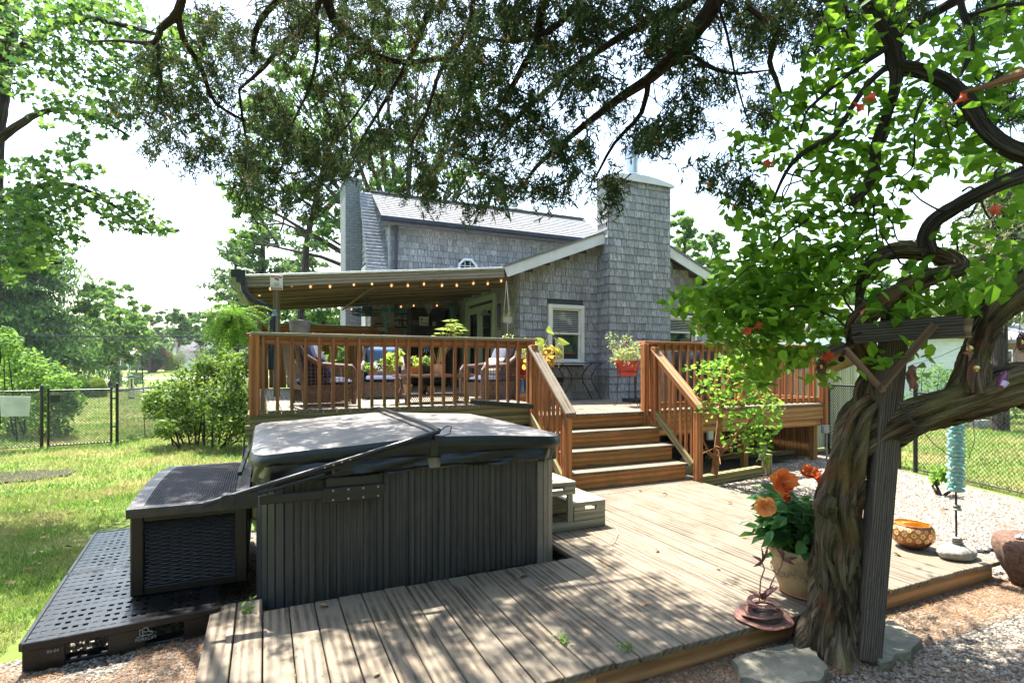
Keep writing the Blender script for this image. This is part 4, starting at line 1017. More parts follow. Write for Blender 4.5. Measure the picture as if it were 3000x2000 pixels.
# ================================================================ black plastic pallets
PAL = M('wet_black_plastic', (0.005, 0.005, 0.006), 0.3, 0.3, 20, 0.7, bd=.004)
def pallet(o, ux, label, Lx, Ly, zt, open_side=True, text_=True):
    t = thing('plastic_pallet', label, 'pallet', (o[0], o[1], 0), math.atan2(ux[1], ux[0]), group='black plastic pallets left of the hot tub')
    mw0 = WM[t.name]
    def bx(name, x0, x1, y0, y1, z0, z1, mat=PAL, par=t):
        me = box_mesh(x1-x0, y1-y0, z1-z0, .004).copy(); me.materials.append(mat)
        ob = bpy.data.objects.new(name, me); return put(ob, mw0 @ Matrix.Translation(((x0+x1)/2, (y0+y1)/2, (z0+z1)/2)), par)
    mb = MB(); rng = random.Random(3)
    # top deck as a grid of ribs leaving slots
    gx = int(Lx/.045); gy = int(Ly/.075); pw, pl = Lx/gx, Ly/gy
    for i in range(gx+1): mb.box(max(0, i*pw-.010), min(Lx, i*pw+.010), 0, Ly, zt-.02, zt-.0005)
    for j in range(gy+1): mb.box(0, Lx, max(0, j*pl-.024), min(Ly, j*pl+.024), zt-.022, zt+.0)
    for i in range(gx):
        for j in range(gy):
            edge = i < 2 or j < 1 or i > gx-3 or j > gy-2 or (i % 6 in (0,)) or (j % 5 == 0)
            if edge or rng.random() < .30: mb.box(i*pw, (i+1)*pw, j*pl, (j+1)*pl, zt-.018, zt-.002)
    me = bpy.data.meshes.new('top_grid'); me.from_pydata(mb.v, [], mb.f); me.materials.append(PAL); ob = bpy.data.objects.new('top_grid', me); put(ob, mw0.copy(), t)
    bx('edge', 0, Lx, -.012, .012, zt-.04, zt+.004); bx('edge', -.012, .012, 0, Ly, zt-.04, zt+.004); bx('edge', Lx-.012, Lx+.012, 0, Ly, zt-.04, zt+.003); bx('edge', 0, Lx, Ly-.012, Ly+.012, zt-.04, zt+.003)
    for i, xc in enumerate((.09, Lx/2, Lx-.09)):
        for yc in (.08, Ly/2, Ly-.08): bx('foot', xc-.09, xc+.09, yc-.07, yc+.07, .0, zt-.03)
    for yc in (.08, Ly-.08): bx('skid', 0, Lx, yc-.05, yc+.05, .0, .018)
    return t, bx, mw0
pc = G(62, 1895, .15); pe = G(640, 1785, .15)
ux = (pe-pc); ux.z = 0; Lp = ux.length; ux.normalize()
PALW = M('pallet_print', (0.30, 0.31, 0.33), 0.6, 0.1, 10, 0)
p1, bx1_, mw0 = pallet((pc.x, pc.y), (ux.x, ux.y), 'wet black plastic pallet sticking out in front of the storage box', Lp, 1.1, .165)
text('printed_text', '03-04', mw0 @ facing((.13, -.005, .10)), .022, PALW, p1); text('printed_text', 'FORKLIFT', mw0 @ facing((Lp*.60, -.005, .065)), .024, PALW, p1)
mb = MB(); fm = mw0 @ facing((Lp*.60, -.013, .105))
def strokes(mb, mw, lines, w=.003):
    for L_ in lines:
        for a, b in zip(L_[:-1], L_[1:]):
            p, q = mw @ Vector((*a, 0)), mw @ Vector((*b, 0)); m_, l_ = frame_bar(p, q, mw.col[2].xyz); mb.obox(m_, l_, w, .002)
strokes(mb, fm, [[(-.03, -.015), (-.03, .02), (-.015, .02), (-.015, -.015)], [(-.03, -.015), (.028, -.015), (.03, .0), (.012, .004), (.008, .026), (-.012, .026)], [(-.045, -.02), (-.032, -.02)], [(-.012, .004), (.012, .004)], [(.01, -.02), (.018, -.02)], [(-.022, -.02), (-.012, -.02)]])
mb.build('forklift_pictogram', PALW, p1)
v2 = Vector((-ux.y, ux.x, 0)); p2o = pc+v2*1.12
pallet((p2o.x, p2o.y), (ux.x, ux.y), 'second black plastic pallet behind the first, partly under the box', Lp, 1.1, .165)
# ================================================================ two step timber stool by the tub
STW = wood('painted_step_wood', (0.20, 0.19, 0.14), (0.42, 0.40, 0.31), 24, 0.85, bmp=0.6)
sp = G(1655, 1642, .14)
stp = thing('timber_step', 'small two tier step of stacked grey timbers beside the hot tub', 'step', (2.5, 4.3, .14))
sx0 = 2.18; syf = 4.30
def tmb(x0, x1, y0, y1, z0, z1, name='timber'): return plank(name, (x0, (y0+y1)/2, (z0+z1)/2), (x1, (y0+y1)/2, (z0+z1)/2), y1-y0, z1-z0, STW, stp, c=.004)
for k in range(4): tmb(sx0, sx0+.40, syf+k*.14, syf+k*.14+.135, .14+.40, .14+.44, 'top_board')
for k in range(4): tmb(sx0+.36, sx0+.72, syf+k*.14, syf+k*.14+.135, .14+.205, .14+.245, 'top_board')
for yy in (syf, syf+.52):
    tmb(sx0, sx0+.13, yy, yy+.038, .505, .54); tmb(sx0+.28, sx0+.40, yy, yy+.038, .505-.0, .54); tmb(sx0, sx0+.40, yy, yy+.038, .462, .503)
    tmb(sx0+.38, sx0+.50, yy, yy+.038, .305, .343); tmb(sx0+.62, sx0+.72, yy, yy+.038, .305, .343); tmb(sx0+.38, sx0+.72, yy, yy+.038, .262, .303); tmb(sx0+.38, sx0+.72, yy, yy+.038, .218, .26)
    tmb(sx0, sx0+.72, yy, yy+.045, .142, .215)
    plank('leg', (sx0+.345, yy+.02, .215), (sx0+.345, yy+.02, .46), .05, .04, STW, stp, up=(0, 1, 0)); plank('leg', (sx0+.06, yy+.02, .215), (sx0+.06, yy+.02, .46), .05, .04, STW, stp, up=(0, 1, 0))
# ================================================================ things on the porch
TERRA = M('terracotta', (0.45, 0.19, 0.10), 0.8, 0.15, 12, 0.2)
REDP = M('red_glazed_plastic', (0.50, 0.045, 0.03), 0.3, 0.12, 4, 0.02)
WICK = M('brown_wicker', (0.17, 0.10, 0.075), 0.5, 0.3, 30, 0.4)
NAVY = M('navy_cushion', (0.016, 0.028, 0.085), 0.85, 0.15, 9, 0.3)
BLUE = M('blue_cushion', (0.05, 0.13, 0.27), 0.85, 0.12, 9, 0.3)
GREYC = M('slate_cushion', (0.10, 0.115, 0.17), 0.9, 0.12, 9, 0.3)
IRON = M('wrought_iron', (0.02, 0.02, 0.022), 0.5, 0.2, 10, 0.1)
SOIL = M('potting_soil', (0.03, 0.02, 0.014), 0.95, 0.4, 40, 0.8)
TEAL = M('teal_paint', (0.03, 0.30, 0.32), 0.6, 0.12, 6, 0.1)
SIGNB = M('black_sign_board', (0.02, 0.02, 0.022), 0.6, 0.15, 6, 0.05)
SIGNW = M('off_white_paint', (0.72, 0.70, 0.64), 0.6, 0.05, 6, 0)
def cushion(name, c, sx, sy, sz, mat, par, rot=None, puff=.5):
    sx, sy, sz = sx*.86, sy*.86, sz*.86
    """rounded pillow, local axes sx, sy, thickness sz."""
    n = 12; V = []; F = []
    for side in (1, -1):
        for j in range(n+1):
            for i in range(n+1):
                u, v = 2*i/n-1, 2*j/n-1; t = ((1-abs(u)**3.2)*(1-abs(v)**3.2))**puff
                pin = 1-.05*(1-abs(u))*(abs(v)**4)-.0; pin2 = 1-.05*(1-abs(v))*(abs(u)**4)
                V.append((u*sx/2*pin2, v*sy/2*pin, side*sz/2*t+.004*noise.noise(Vector((u*3, v*3, side)))))
    m = (n+1)**2
    for j in range(n):
        for i in range(n):
            a = j*(n+1)+i; F.append((a, a+1, a+n+2, a+n+1)); F.append((m+a, m+a+n+1, m+a+n+2, m+a+1))
    me = np_mesh(name, V, np.array(F), smooth=True); me.materials.append(mat)
    mw = Matrix.Translation(Vector(c)) @ (rot or Matrix.Identity(4))
    return mesh_obj(name, me, None, mw, par)
RX = lambda a: Matrix.Rotation(math.radians(a), 4, 'X')
RY = lambda a: Matrix.Rotation(math.radians(a), 4, 'Y')
RZ = lambda a: Matrix.Rotation(math.radians(a), 4, 'Z')
def sub(par, build):
    """build meshes in the parent's local frame: build(T) where T maps local points to world."""
    mw = WM[par.name]; return mw
def locMB(mb, par, name, mat, **kw):
    mw = WM[par.name]; mb.v = [tuple(mw @ Vector(v)) for v in mb.v]; return mb.build(name, mat, par, **kw)
def wicker_chair(loc, rz, label, cm, grp='wicker armchairs on the porch', seat_c=None):
    t = thing('wicker_armchair', label, 'armchair', loc, rz, grp, .84)
    w, d = .78, .80      # local: faces -Y
    T = WM[t.name]
    for s in (-1, 1):
        xo = s*(w/2-.04)
        mb = MB(); pts = [(xo, -.38, .02), (xo, -.385, .30), (xo, -.38, .50), (xo, -.34, .56), (xo, -.1, .575), (xo, .12, .60), (xo*.97, .30, .72), (xo*.93, .40, .88)]
        mb.tube(pts, [.035, .036, .038, .04, .04, .037, .034, .034], 8); locMB(mb, t, 'arm', WICK)
        mb = MB(); mb.tube([(xo, .30, .02), (xo, .33, .35), (xo*.97, .42, .88)], .03, 8); locMB(mb, t, 'leg', WICK)
        # open lattice under the arm
        mb = MB()
        for k in range(12): y = -.33+k*.055; mb.tube([(xo, y, .30), (xo, y, .57+max(0, y)*.25)], .006, 4, cap=False)
        for z in (.34, .39, .44, .49, .54): mb.tube([(xo, -.36, z), (xo, .32, z)], .006, 4, cap=False)
        locMB(mb, t, 'arm_lattice', WICK, kind='stuff')
        mb = MB(); weave_l(mb, (xo+s*.005, -.37, .02), (0, 1, 0), (s, 0, 0), .70, .29, .016); locMB(mb, t, 'side_panel', WICK, kind='stuff')
    mb = MB(); weave_l(mb, (-w/2+.04, -.385, .04), (1, 0, 0), (0, -1, 0), w-.08, .26, .016); locMB(mb, t, 'apron', WICK, kind='stuff')
    mb = MB(); mb.box(-w/2+.05, w/2-.05, -.36, .32, .24, .29); locMB(mb, t, 'seat', WICK)
    mb = MB(); pts = [(-(w/2-.06), .41, .84)]+[(-(w/2-.06)+(w-.12)*k/8, .43, .86+.055*math.sin(math.pi*k/8)) for k in range(1, 8)]+[((w/2-.06), .41, .84)]
    mb.tube(pts, .036, 8); locMB(mb, t, 'top_rail', WICK)
    mb = MB(); weave_l(mb, (-w/2+.06, .40, .30), (1, 0, 0), (0, -1, 0), w-.12, .58, .016, lean=.06); locMB(mb, t, 'backrest', WICK, kind='stuff')
    cushion('seat_cushion', T @ Vector((0, -.04, .345)), w-.13, .66, .13, seat_c or NAVY, t, Matrix.Rotation(rz, 4, 'Z'), .22)
    return t, T
def weave_l(mb, o, u, nrm, L, H, rw, lean=0.0):
    o = Vector(o); u = Vector(u); nrm = Vector(nrm); rows = int(H/rw); ns = int(L/.022); 
    for r in range(rows):
        V = []
        for i in range(ns+1):
            b = .005*(1 if (i+r) % 2 else -1); c = o+u*(L*i/ns)+Vector((0, 0, (r+.5)*rw))+nrm*(b-lean*r/rows)
            V += [c+Vector((0, 0, -rw*.42)), c+Vector((0, 0, rw*.42))]
        mb.add(V, [(2*i, 2*i+2, 2*i+3, 2*i+1) for i in range(ns)])
PZ = 1.15
c1, T1 = wicker_chair((.62, 7.05, PZ), math.radians(100), 'brown wicker armchair seen from its side with two navy cushions', NAVY)
cushion('back_cushion', T1 @ Vector((0, .22, .66)), .60, .56, .17, NAVY, c1, Matrix.Rotation(math.radians(100), 4, 'Z') @ RX(72))
pl = cushion('throw_pillow', T1 @ Vector((-.10, .02, .62)), .46, .46, .16, NAVY, None, Matrix.Rotation(math.radians(82), 4, 'Z') @ RX(66) @ RZ(38)); tag(pl, 'dark navy throw pillow standing on its corner in the side-on wicker armchair', 'pillow')
c2, T2 = wicker_chair((1.62, 8.3, PZ), math.radians(-12), 'wicker armchair facing the railing with a bright blue back cushion', BLUE)
cushion('back_cushion', T2 @ Vector((0, .25, .68)), .58, .50, .16, BLUE, c2, Matrix.Rotation(math.radians(-12), 4, 'Z') @ RX(76))
bk = M('striped_throw', (0.45, 0.40, 0.36), 0.9, 0.5, 40, 0.2, c2=(0.08, 0.09, 0.2)); pb = cushion('throw_pillow', T2 @ Vector((.02, .0, .52)), .5, .3, .12, bk, None, Matrix.Rotation(math.radians(-12), 4, 'Z') @ RX(40)); tag(pb, 'striped and dotted small pillow on the seat below the bright blue cushion', 'pillow')
c3, T3 = wicker_chair((3.05, 7.55, PZ), math.radians(-78), 'wicker armchair at the right end with a slate grey cushion over its back', GREYC)
cushion('back_cushion', T3 @ Vector((0, .25, .72)), .56, .54, .20, GREYC, c3, Matrix.Rotation(math.radians(-78), 4, 'Z') @ RX(64))
pc_ = cushion('throw_pillow', T3 @ Vector((.05, .02, .56)), .42, .34, .14, M('cream_cloth', (0.62, 0.55, 0.45), 0.9, 0.1, 8, 0.2), None, Matrix.Rotation(math.radians(-70), 4, 'Z') @ RX(60)); tag(pc_, 'cream pillow tucked in the wicker armchair at the right end', 'pillow')
# wicker coffee table
ct = thing('wicker_table', 'wicker coffee table with curved legs and a lower shelf full of pots', 'table', (2.02, 7.0, PZ), math.radians(2))
CW, CD, CH = .98, .46, .37
mb = MB(); mb.box(-CW/2, CW/2, -CD/2, CD/2, CH-.03, CH); locMB(mb, ct, 'tabletop', WICK, bevel=.01)
mb = MB()
for i in range(60):
    x_ = -CW/2+i*CW/60; mb.box(x_, x_+.010, -CD/2-.006, -CD/2+.03, CH-.035, CH+.008)
locMB(mb, ct, 'braided_edge', M('pale_wicker', (0.32, 0.22, 0.17), 0.5, 0.3, 30, 0.3), kind='stuff')
mb = MB(); mb.box(-CW/2+.12, CW/2-.12, -CD/2+.04, CD/2-.04, .10, .115); locMB(mb, ct, 'lower_shelf', WICK)
mb = MB()
for i in range(28):
    a = -CW/2+.13+i*.026
    mb.tube([(a, -CD/2+.035, .02), (a+.05, -CD/2+.035, .10)], .004, 4); mb.tube([(a+.05, -CD/2+.037, .02), (a, -CD/2+.037, .10)], .004, 4)
mb.tube([(-CW/2+.1, -CD/2+.035, .015), (CW/2-.1, -CD/2+.035, .015)], .008, 5); mb.tube([(-CW/2+.1, -CD/2+.035, .105), (CW/2-.1, -CD/2+.035, .105)], .009, 5)
locMB(mb, ct, 'lattice_skirt', WICK, kind='stuff')
for sx_ in (-1, 1):
    for sy_ in (-1, 1):
        mb = MB(); e = CW/2-.05; mb.tube([(sx_*e, sy_*.19, CH-.03), (sx_*(e-.06), sy_*.19, .28), (sx_*(e-.07), sy_*.19, .2), (sx_*(e-.02), sy_*.19, .08), (sx_*(e-.03), sy_*.19, 0)], .017, 7); locMB(mb, ct, 'leg', WICK)
def pot(loc, r0, r1, h, mat, label, name='plant_pot', cat='plant pot', rim=.012, prof=None, n=22, grp=None, soil=True):
    t = thing(name, label, cat, loc, 0, grp); mb = MB(); x, y, z = loc
    P = prof or [(r0*.9, 0), (r0, .01), (r1, h-rim*2), (r1+rim*.6, h-rim*2), (r1+rim*.6, h), (r1-.012, h), (r1-.018, h-.035)]
    mb.lathe([(a, b) for a, b in P], loc, n); mb.add([(x+r0*.9*math.cos(2*math.pi*k/n), y+r0*.9*math.sin(2*math.pi*k/n), z) for k in range(n)], [tuple(range(n))]); mb.build('vessel', mat, t, smooth=True)
    if soil:
        mb = MB(); mb.add([(x+(P[-1][0])*math.cos(2*math.pi*k/n), y+P[-1][0]*math.sin(2*math.pi*k/n), z+P[-1][1]) for k in range(n)], [tuple(range(n))]); mb.build('soil', SOIL, t)
    return t
def foliage(t, c, R, n, size, mat, kind='oval', squash=.8, nclump=10, stems=5, name='foliage', stemmat=None, lobes=.45):
    c = np.array(c); C = c+RS.normal(size=(nclump, 3))*R*.5*np.array([1, 1, squash]); 
    P, Nn, _ = clump_pts(C, np.full(nclump, R*lobes), n, squash=.9); o = leaf_obj(name, P, Nn, size, mat, t, kind)
    if stems:
        mb = MB(); b = Vector((c[0], c[1], c[2]-R*squash*1.1)); 
        for k in range(stems): mb.tube([b, b.lerp(Vector(C[k % nclump]), .5)+Vector((random.uniform(-.02, .02),)*3), Vector(C[k % nclump])], [.006, .004, .002], 5)
        mb.build('stem', stemmat or STEM, t)
    return o
STEM = M('green_brown_stem', (0.12, 0.14, 0.04), 0.7)
LG = leafmat('lime_leaf', (0.16, 0.26, 0.03), (0.42, 0.55, 0.10), .5)
MG = leafmat('mid_green_leaf', (0.05, 0.11, 0.02), (0.16, 0.28, 0.06), .45)
DG = leafmat('dark_green_leaf', (0.015, 0.05, 0.02), (0.06, 0.14, 0.05), .3, .35, .5)
VARG = leafmat('variegated_leaf', (0.12, 0.20, 0.05), (0.55, 0.60, 0.30), .45, odd=(0.6, 0.12, 0.35))
ty = 7.0; tz = PZ+CH
def tt(px): p = onY(px, 1090, ty-.05); return p.x
p_ = pot((tt(1145), ty, tz), .075, .085, .12, M('speckled_trough', (0.35, 0.28, 0.2), 0.8, 0.5, 60, 0.2), 'wide speckled planter with a trailing succulent on the wicker table', 'planter', 'planter'); foliage(p_, (tt(1145), ty, tz+.17), .13, 150, .055, LG, 'oval', .7)
foliage(p_, (tt(1170), ty, tz+.24), .07, 36, .06, LG, 'oval', .9, name='jade_foliage')
p_ = pot((tt(1100)-.02, ty+.05, tz), .05, .06, .08, TERRA, 'small clay pot with a drooping succulent at the left end of the wicker table'); foliage(p_, (tt(1095), ty, tz+.10), .09, 60, .05, MG, 'oval', .6)
p_ = pot((tt(1218), ty, tz), .05, .07, .11, TERRA, 'round clay pot wrapped with string between the planters on the wicker table'); foliage(p_, (tt(1222), ty, tz+.16), .09, 90, .04, LG, 'oval', .7)
p_ = pot((tt(1258), ty+.08, tz), .07, .08, .11, BLK, 'black pot of pale leafy plant on the wicker table'); foliage(p_, (tt(1258), ty+.05, tz+.17), .12, 120, .05, MG, 'oval', .7)
# schefflera in pale clay cylinder
pS = pot((tt(1285), ty-.02, tz), .062, .065, .135, M('pale_clay', (0.62, 0.42, 0.33), 0.8, 0.1, 10, 0.1), 'straight pale clay pot holding a tall bright umbrella plant on the wicker table')
sc = MB(); whorls = []
for (px, py, rr) in ((1330, 948, .12), (1345, 962, .12), (1300, 960, .12), (1320, 935, .10), (1350, 985, .11), (1335, 955, .10), (1292, 972, .10), (1265, 985, .08), (1340, 975, .09), (1312, 962, .11), (1315, 1000, .08), (1290, 1010, .08), (1330, 992, .08)):
    q = onY(px, py, ty+random.uniform(-.08, .08)); whorls.append((q, rr)); b = Vector((tt(1285), ty, tz+.1)); sc.tube([b, b.lerp(q, .5)+Vector((random.uniform(-.03, .03), 0, .02)), q], [.006, .005, .003], 5)
sc.build('stem', M('tan_stem', (0.35, 0.27, 0.12), 0.7), pS)
for q, rr in whorls:
    n = 8; P = []; D = []; Nn = []
    for k in range(n):
        a = 2*math.pi*k/n+random.uniform(-.2, .2); d = Vector((math.cos(a), math.sin(a)*.9, random.uniform(-.45, .1))); P.append(q+d*rr*.62); D.append(d); Nn.append(Vector((0, -.3, 1)))
    leaf_obj('leaf_whorl', np.array(P), np.array(Nn), rr*1.05, LG, pS, 'slim', np.array(D))
for px, mt, r_, h_, lb in ((1195, M('tan_clay', (0.55, 0.38, 0.24), 0.8, 0.1, 9, 0.1), .052, .13, 'empty tapered tan clay pot on the lower shelf of the wicker table'), (1238, BLK, .058, .11, 'empty black pot on the lower shelf of the wicker table'), (1262, M('marbled_clay', (0.55, 0.42, 0.30), 0.7, 0.35, 14, 0.1), .05, .10, 'round marbled clay jar on the lower shelf of the wicker table')):
    pot((tt(px), ty-.05, PZ+.115), r_*.72, r_, h_, mt, lb, soil=False) if px != 1262 else pot((tt(px), ty-.05, PZ+.115), .04, .05, .11, mt, lb, prof=[(.035, 0), (.055, .03), (.06, .06), (.05, .09), (.04, .10), (.035, .095)], soil=False, name='clay_jar', cat='jar')
# variegated plants left behind the railing
p_ = pot((1.05, 8.6, PZ), .13, .16, .28, TERRA, 'clay pot of big soft green leaves between the two left armchairs'); foliage(p_, (1.05, 8.55, PZ+.52), .26, 46, .17, MG, 'oval', .8, 12, 8)
yb = thing('yellow_shrub', 'yellow green shrub showing over the screen behind the left armchair', 'shrub', (.6, 13.6, 0)); foliage(yb, (.6, 13.8, 2.05), .7, 900, .07, LG, 'oval', .5, 20, 6)
# red planters
def red_planter(loc, label, r=.17, h=.24, leafR=.26, n=900):
    t = pot(loc, r*.72, r, h, REDP, label, 'red_planter', 'planter', rim=.02, n=12)
    foliage(t, (loc[0], loc[1], loc[2]+h+.13), leafR, n, .032, VARG, 'oval', .75, 26, 8, lobes=.42)
    P = np.array([(loc[0]+random.gauss(0, .2), loc[1]-.1+random.gauss(0, .1), loc[2]+h+random.uniform(-.12, .26)) for _ in range(26)])
    leaf_obj('blossom', P, RS.normal(size=(26, 3))+np.array([0, -1, .3]), .035, M('magenta_petal', (0.6, 0.05, 0.35), 0.6, .1, 5, 0), t, 'oval'); return t
rp1 = onY(1530, 1085, 7.75); red_planter((rp1.x, 7.75, 1.50), 'red planter with bright variegated foliage behind the left end of the stair rail')
tb = thing('red_stool', 'small red stool with blue legs under the left red planter', 'stool', (rp1.x, 7.75, .98))
mb = MB(); mb.lathe([(.19, 1.44), (.2, 1.46), (.2, 1.49), (.0, 1.495)], (rp1.x, 7.75, 0), 20, cap=False); mb.build('seat', REDP, tb)
for k in range(4):
    a = math.pi/4+k*math.pi/2; mb = MB(); mb.tube([(rp1.x+.12*math.cos(a), 7.75+.12*math.sin(a), 1.45), (rp1.x+.18*math.cos(a), 7.75+.18*math.sin(a), .98)], .016, 6); mb.build('leg', REDP if k % 2 else M('blue_paint', (0.03, 0.10, 0.42), 0.4), tb)
bn = thing('blue_bin', 'blue plastic bin standing behind the left stair railing', 'bin', (3.6, 8.0, .98)); mb = MB(); mb.lathe([(.13, .98), (.17, 1.38), (.18, 1.38), (.18, 1.42), (.16, 1.42), (.12, 1.0)], (3.6, 8.0, 0), 16, cap=False); mb.build('body', M('blue_paint', (0.03, 0.10, 0.42), 0.4), bn)
gb_ = MB(); gb_.lathe([(.02, 0), (.09, .04), (.12, .12), (.08, .20), (.03, .23), (.0, .235)], (3.15, 8.3, PZ), 16); o = gb_.build('gazing_ball', M('teal_glass', (0.04, 0.28, 0.26), 0.15), smooth=True); tag(o, 'teal glass ball on the floor behind the right armchair', 'ornament')
# big leaf plant rising over the left stair rail
bp = thing('elephant_ear_plant', 'plant with a few huge glowing yellow green heart leaves above the stair rail', 'plant', (3.45, 7.2, .98))
YL = leafmat('glowing_lime_leaf', (0.34, 0.48, 0.05), (0.55, 0.68, 0.14), .6)
base = Vector((3.45, 7.2, 1.2)); HEART = [(-.5, 0), (-.38, -.12), (-.5, -.3), (-.3, -.42), (0, -.38), (.35, -.18), (.62, 0), (.35, .18), (0, .38), (-.3, .42), (-.5, .3), (-.38, .12)]
for (px, py, s, rl) in ((1612, 975, .17, 70), (1588, 1000, .16, 160), (1640, 1000, .18, -15), (1585, 1012, .15, 190), (1628, 1022, .17, -40)):
    q = onY(px, py, 7.15+random.uniform(-.1, .1)); mb = MB(); mb.tube([base, base.lerp(q, .6)+Vector((0, 0, .05)), q], [.007, .006, .004], 6); st_ = mb.build('stem', M('yellow_stem', (0.35, 0.38, 0.08), 0.5), bp)
    mw = facing(q, (random.uniform(-.3, .3), -.8, .55), math.radians(rl)); mb = MB(); n = len(HEART)
    mb.add([mw @ Vector((a*s+.3*s, b*s, .10*s*(1-abs(b)*3)-.12*a*s)) for a, b in HEART]+[mw @ Vector((.3*s-.35*s, 0, .05*s)), mw @ Vector((.4*s, 0, .05*s))], [(0, 1, 12), (1, 2, 3, 12), (3, 4, 13, 12), (4, 5, 13), (5, 6, 13), (6, 7, 13), (7, 8, 13), (8, 9, 12, 13), (9, 10, 11, 12), (11, 0, 12)])
    mb.build('leaf', YL, bp, smooth=True)
pot((3.45, 7.2, .98), .12, .15, .24, TERRA, 'clay pot at the foot of the huge leaved plant')
cq = onY(1590, 1050, 7.4); cp_ = thing('coleus', 'orange and yellow leaved coleus behind the white stair handrail', 'plant', (cq.x, 7.4, .98)); foliage(cp_, (cq.x, 7.4, cq.z-.03), .22, 170, .085, leafmat('coleus_leaf', (0.30, 0.14, 0.03), (0.62, 0.45, 0.08), .45, odd=(.3, .03, .03)), 'oval', .9, 14, 6)
pot((cq.x, 7.4, .98), .11, .14, .26, TERRA, 'clay pot of the orange coleus')
# shepherd hook with metal tube chimes
hk = thing('shepherd_hook', 'slender black garden hook in front of the window', 'hook', (onY(1612, 1100, 7.6).x, 7.6, .98)); a = [onY(px, py, 7.6) for px, py in ((1616, 1235), (1615, 1150), (1618, 1040), (1620, 960), (1625, 945), (1632, 944), (1638, 955), (1636, 962))]
mb = MB(); mb.tube(a, .005, 6); mb.build('rod', IRON, hk)
wc = thing('wind_chime', 'silver tube wind chime hanging before the lower window pane', 'wind chime', onY(1638, 990, 7.55)); ALU = M('aluminium', (0.75, 0.76, 0.78), 0.25, 0.05, 6, 0, metal=.9)
for i, (px, y0, y1) in enumerate(((1629, 992, 1058), (1633, 992, 1048), (1637, 992, 1078), (1641, 992, 1062), (1646, 992, 1066), (1650, 992, 1050))): 
    mb = MB(); mb.tube([onY(px, y0, 7.55+.02*(i % 3)), onY(px, y1, 7.55+.02*(i % 3))], .0075, 8); mb.build('tube', ALU, wc, smooth=True)
mb = MB(); q = onY(1640, 988, 7.57); mb.lathe([(.05, 0), (.05, .012), (.002, .014)], q, 14); mb.tube([q, onY(1637, 960, 7.6)], .002, 4); mb.build('top_disc', IRON, wc)
ln = thing('hanging_lantern', 'small black wire lantern hanging below the wind chime', 'lantern', onY(1620, 1070, 7.5)); mb = MB(); q = onY(1620, 1085, 7.5)
for k in range(6): a_ = k*math.pi/3; mb.tube([q+Vector((.018*math.cos(a_), .018*math.sin(a_), .04)), q+Vector((.035*math.cos(a_), .035*math.sin(a_), -.07))], .002, 4)
mb.lathe([(.036, -.072), (.036, -.066)], q, 12); mb.lathe([(.02, .038), (.001, .055)], q, 12); mb.build('wire_frame', IRON, ln)
# bistro table
bt = thing('bistro_table', 'small iron side table with bowed legs under the window', 'table', (5.35, 9.15, .98)); mb = MB(); tX0, tX1, tYc, tz_ = 5.0, 6.0, 9.12, 1.70
mb.box(tX0, tX1, tYc-.20, tYc+.20, tz_-.02, tz_); mb.build('tabletop', IRON, bt, bevel=.004)
for s, x_ in ((1, tX0+.05), (-1, tX1-.05)):
    for yy in (tYc-.17, tYc+.17):
        mb = MB(); q = [(x_, yy, tz_-.02), (x_+s*.13, yy, tz_-.09), (x_+s*.23, yy, tz_-.25), (x_+s*.22, yy, tz_-.38), (x_+s*.12, yy, tz_-.52), (x_+s*.04, yy, tz_-.66), (x_, yy, .98)]
        mb.tube([Vector(p) for p in q], .011, 7); mb.build('leg', IRON, bt)
for yy in (tYc-.17, tYc+.17): mb = MB(); mb.tube([(tX0+.27, yy, tz_-.31), (tX1-.27, yy, tz_-.31)], .009, 6); mb.build('stretcher', IRON, bt)
ob = plank('electrical_outlet', onY(1632, 1112, 9.42), onY(1650, 1112, 9.42), .06, .10, BLK); tag(ob, 'black outdoor outlet cover on the shingles below the window', 'outlet')
# right red planter on stand
q = onY(1839, 1100, 7.35); ps = thing('plant_stand', 'black wire plant stand with curled feet on the deck landing', 'plant stand', (q.x, 7.35, .98))
mb = MB(); mb.tube([(q.x+.175*math.cos(a*math.pi/12), 7.35+.175*math.sin(a*math.pi/12), 1.54) for a in range(25)], .006, 5); mb.build('ring', IRON, ps)
for k in range(3):
    a = math.radians(-90+k*120+15); dx, dy = math.cos(a), math.sin(a); mb = MB(); P = [(.175, .56), (.17, .45), (.175, .12), (.20, .02), (.235, .015), (.245, .045), (.225, .06), (.21, .045)]
    mb.tube([(q.x+r_*dx, 7.35+r_*dy, .98+z_) for r_, z_ in P], .006, 6); mb.build('leg', IRON, ps)
red_planter((q.x, 7.35, 1.47), 'red planter of white and green trailing flowers on the black wire stand', .2, .25, .27, 1100)
mb = MB(); pw = onY(1840, 1002, 7.35); pin = thing('pinwheel', 'tiny coloured pinwheel stuck in the right red planter', 'pinwheel', pw)
for k, cc in enumerate(((.02, .3, .5), (.7, .55, .05), (.05, .3, .2), (.6, .2, .05))):
    a = k*math.pi/2+.5; mb = MB(); c_ = pw+Vector((math.cos(a)*.035, 0, math.sin(a)*.035)); mb.lathe([(.001, -.003), (.028, 0), (.001, .003)], (0, 0, 0), 10); o = mb.build('petal', M('pinwheel_%d' % k, cc, 0.3), pin, origin=(0, 0, 0)); o.matrix_basis = WM[pin.name].inverted() @ (Matrix.Translation(c_) @ RX(90))
mb = MB(); mb.tube([pw, pw-Vector((0, 0, .2))], .003, 5); mb.build('stick', IRON, pin)
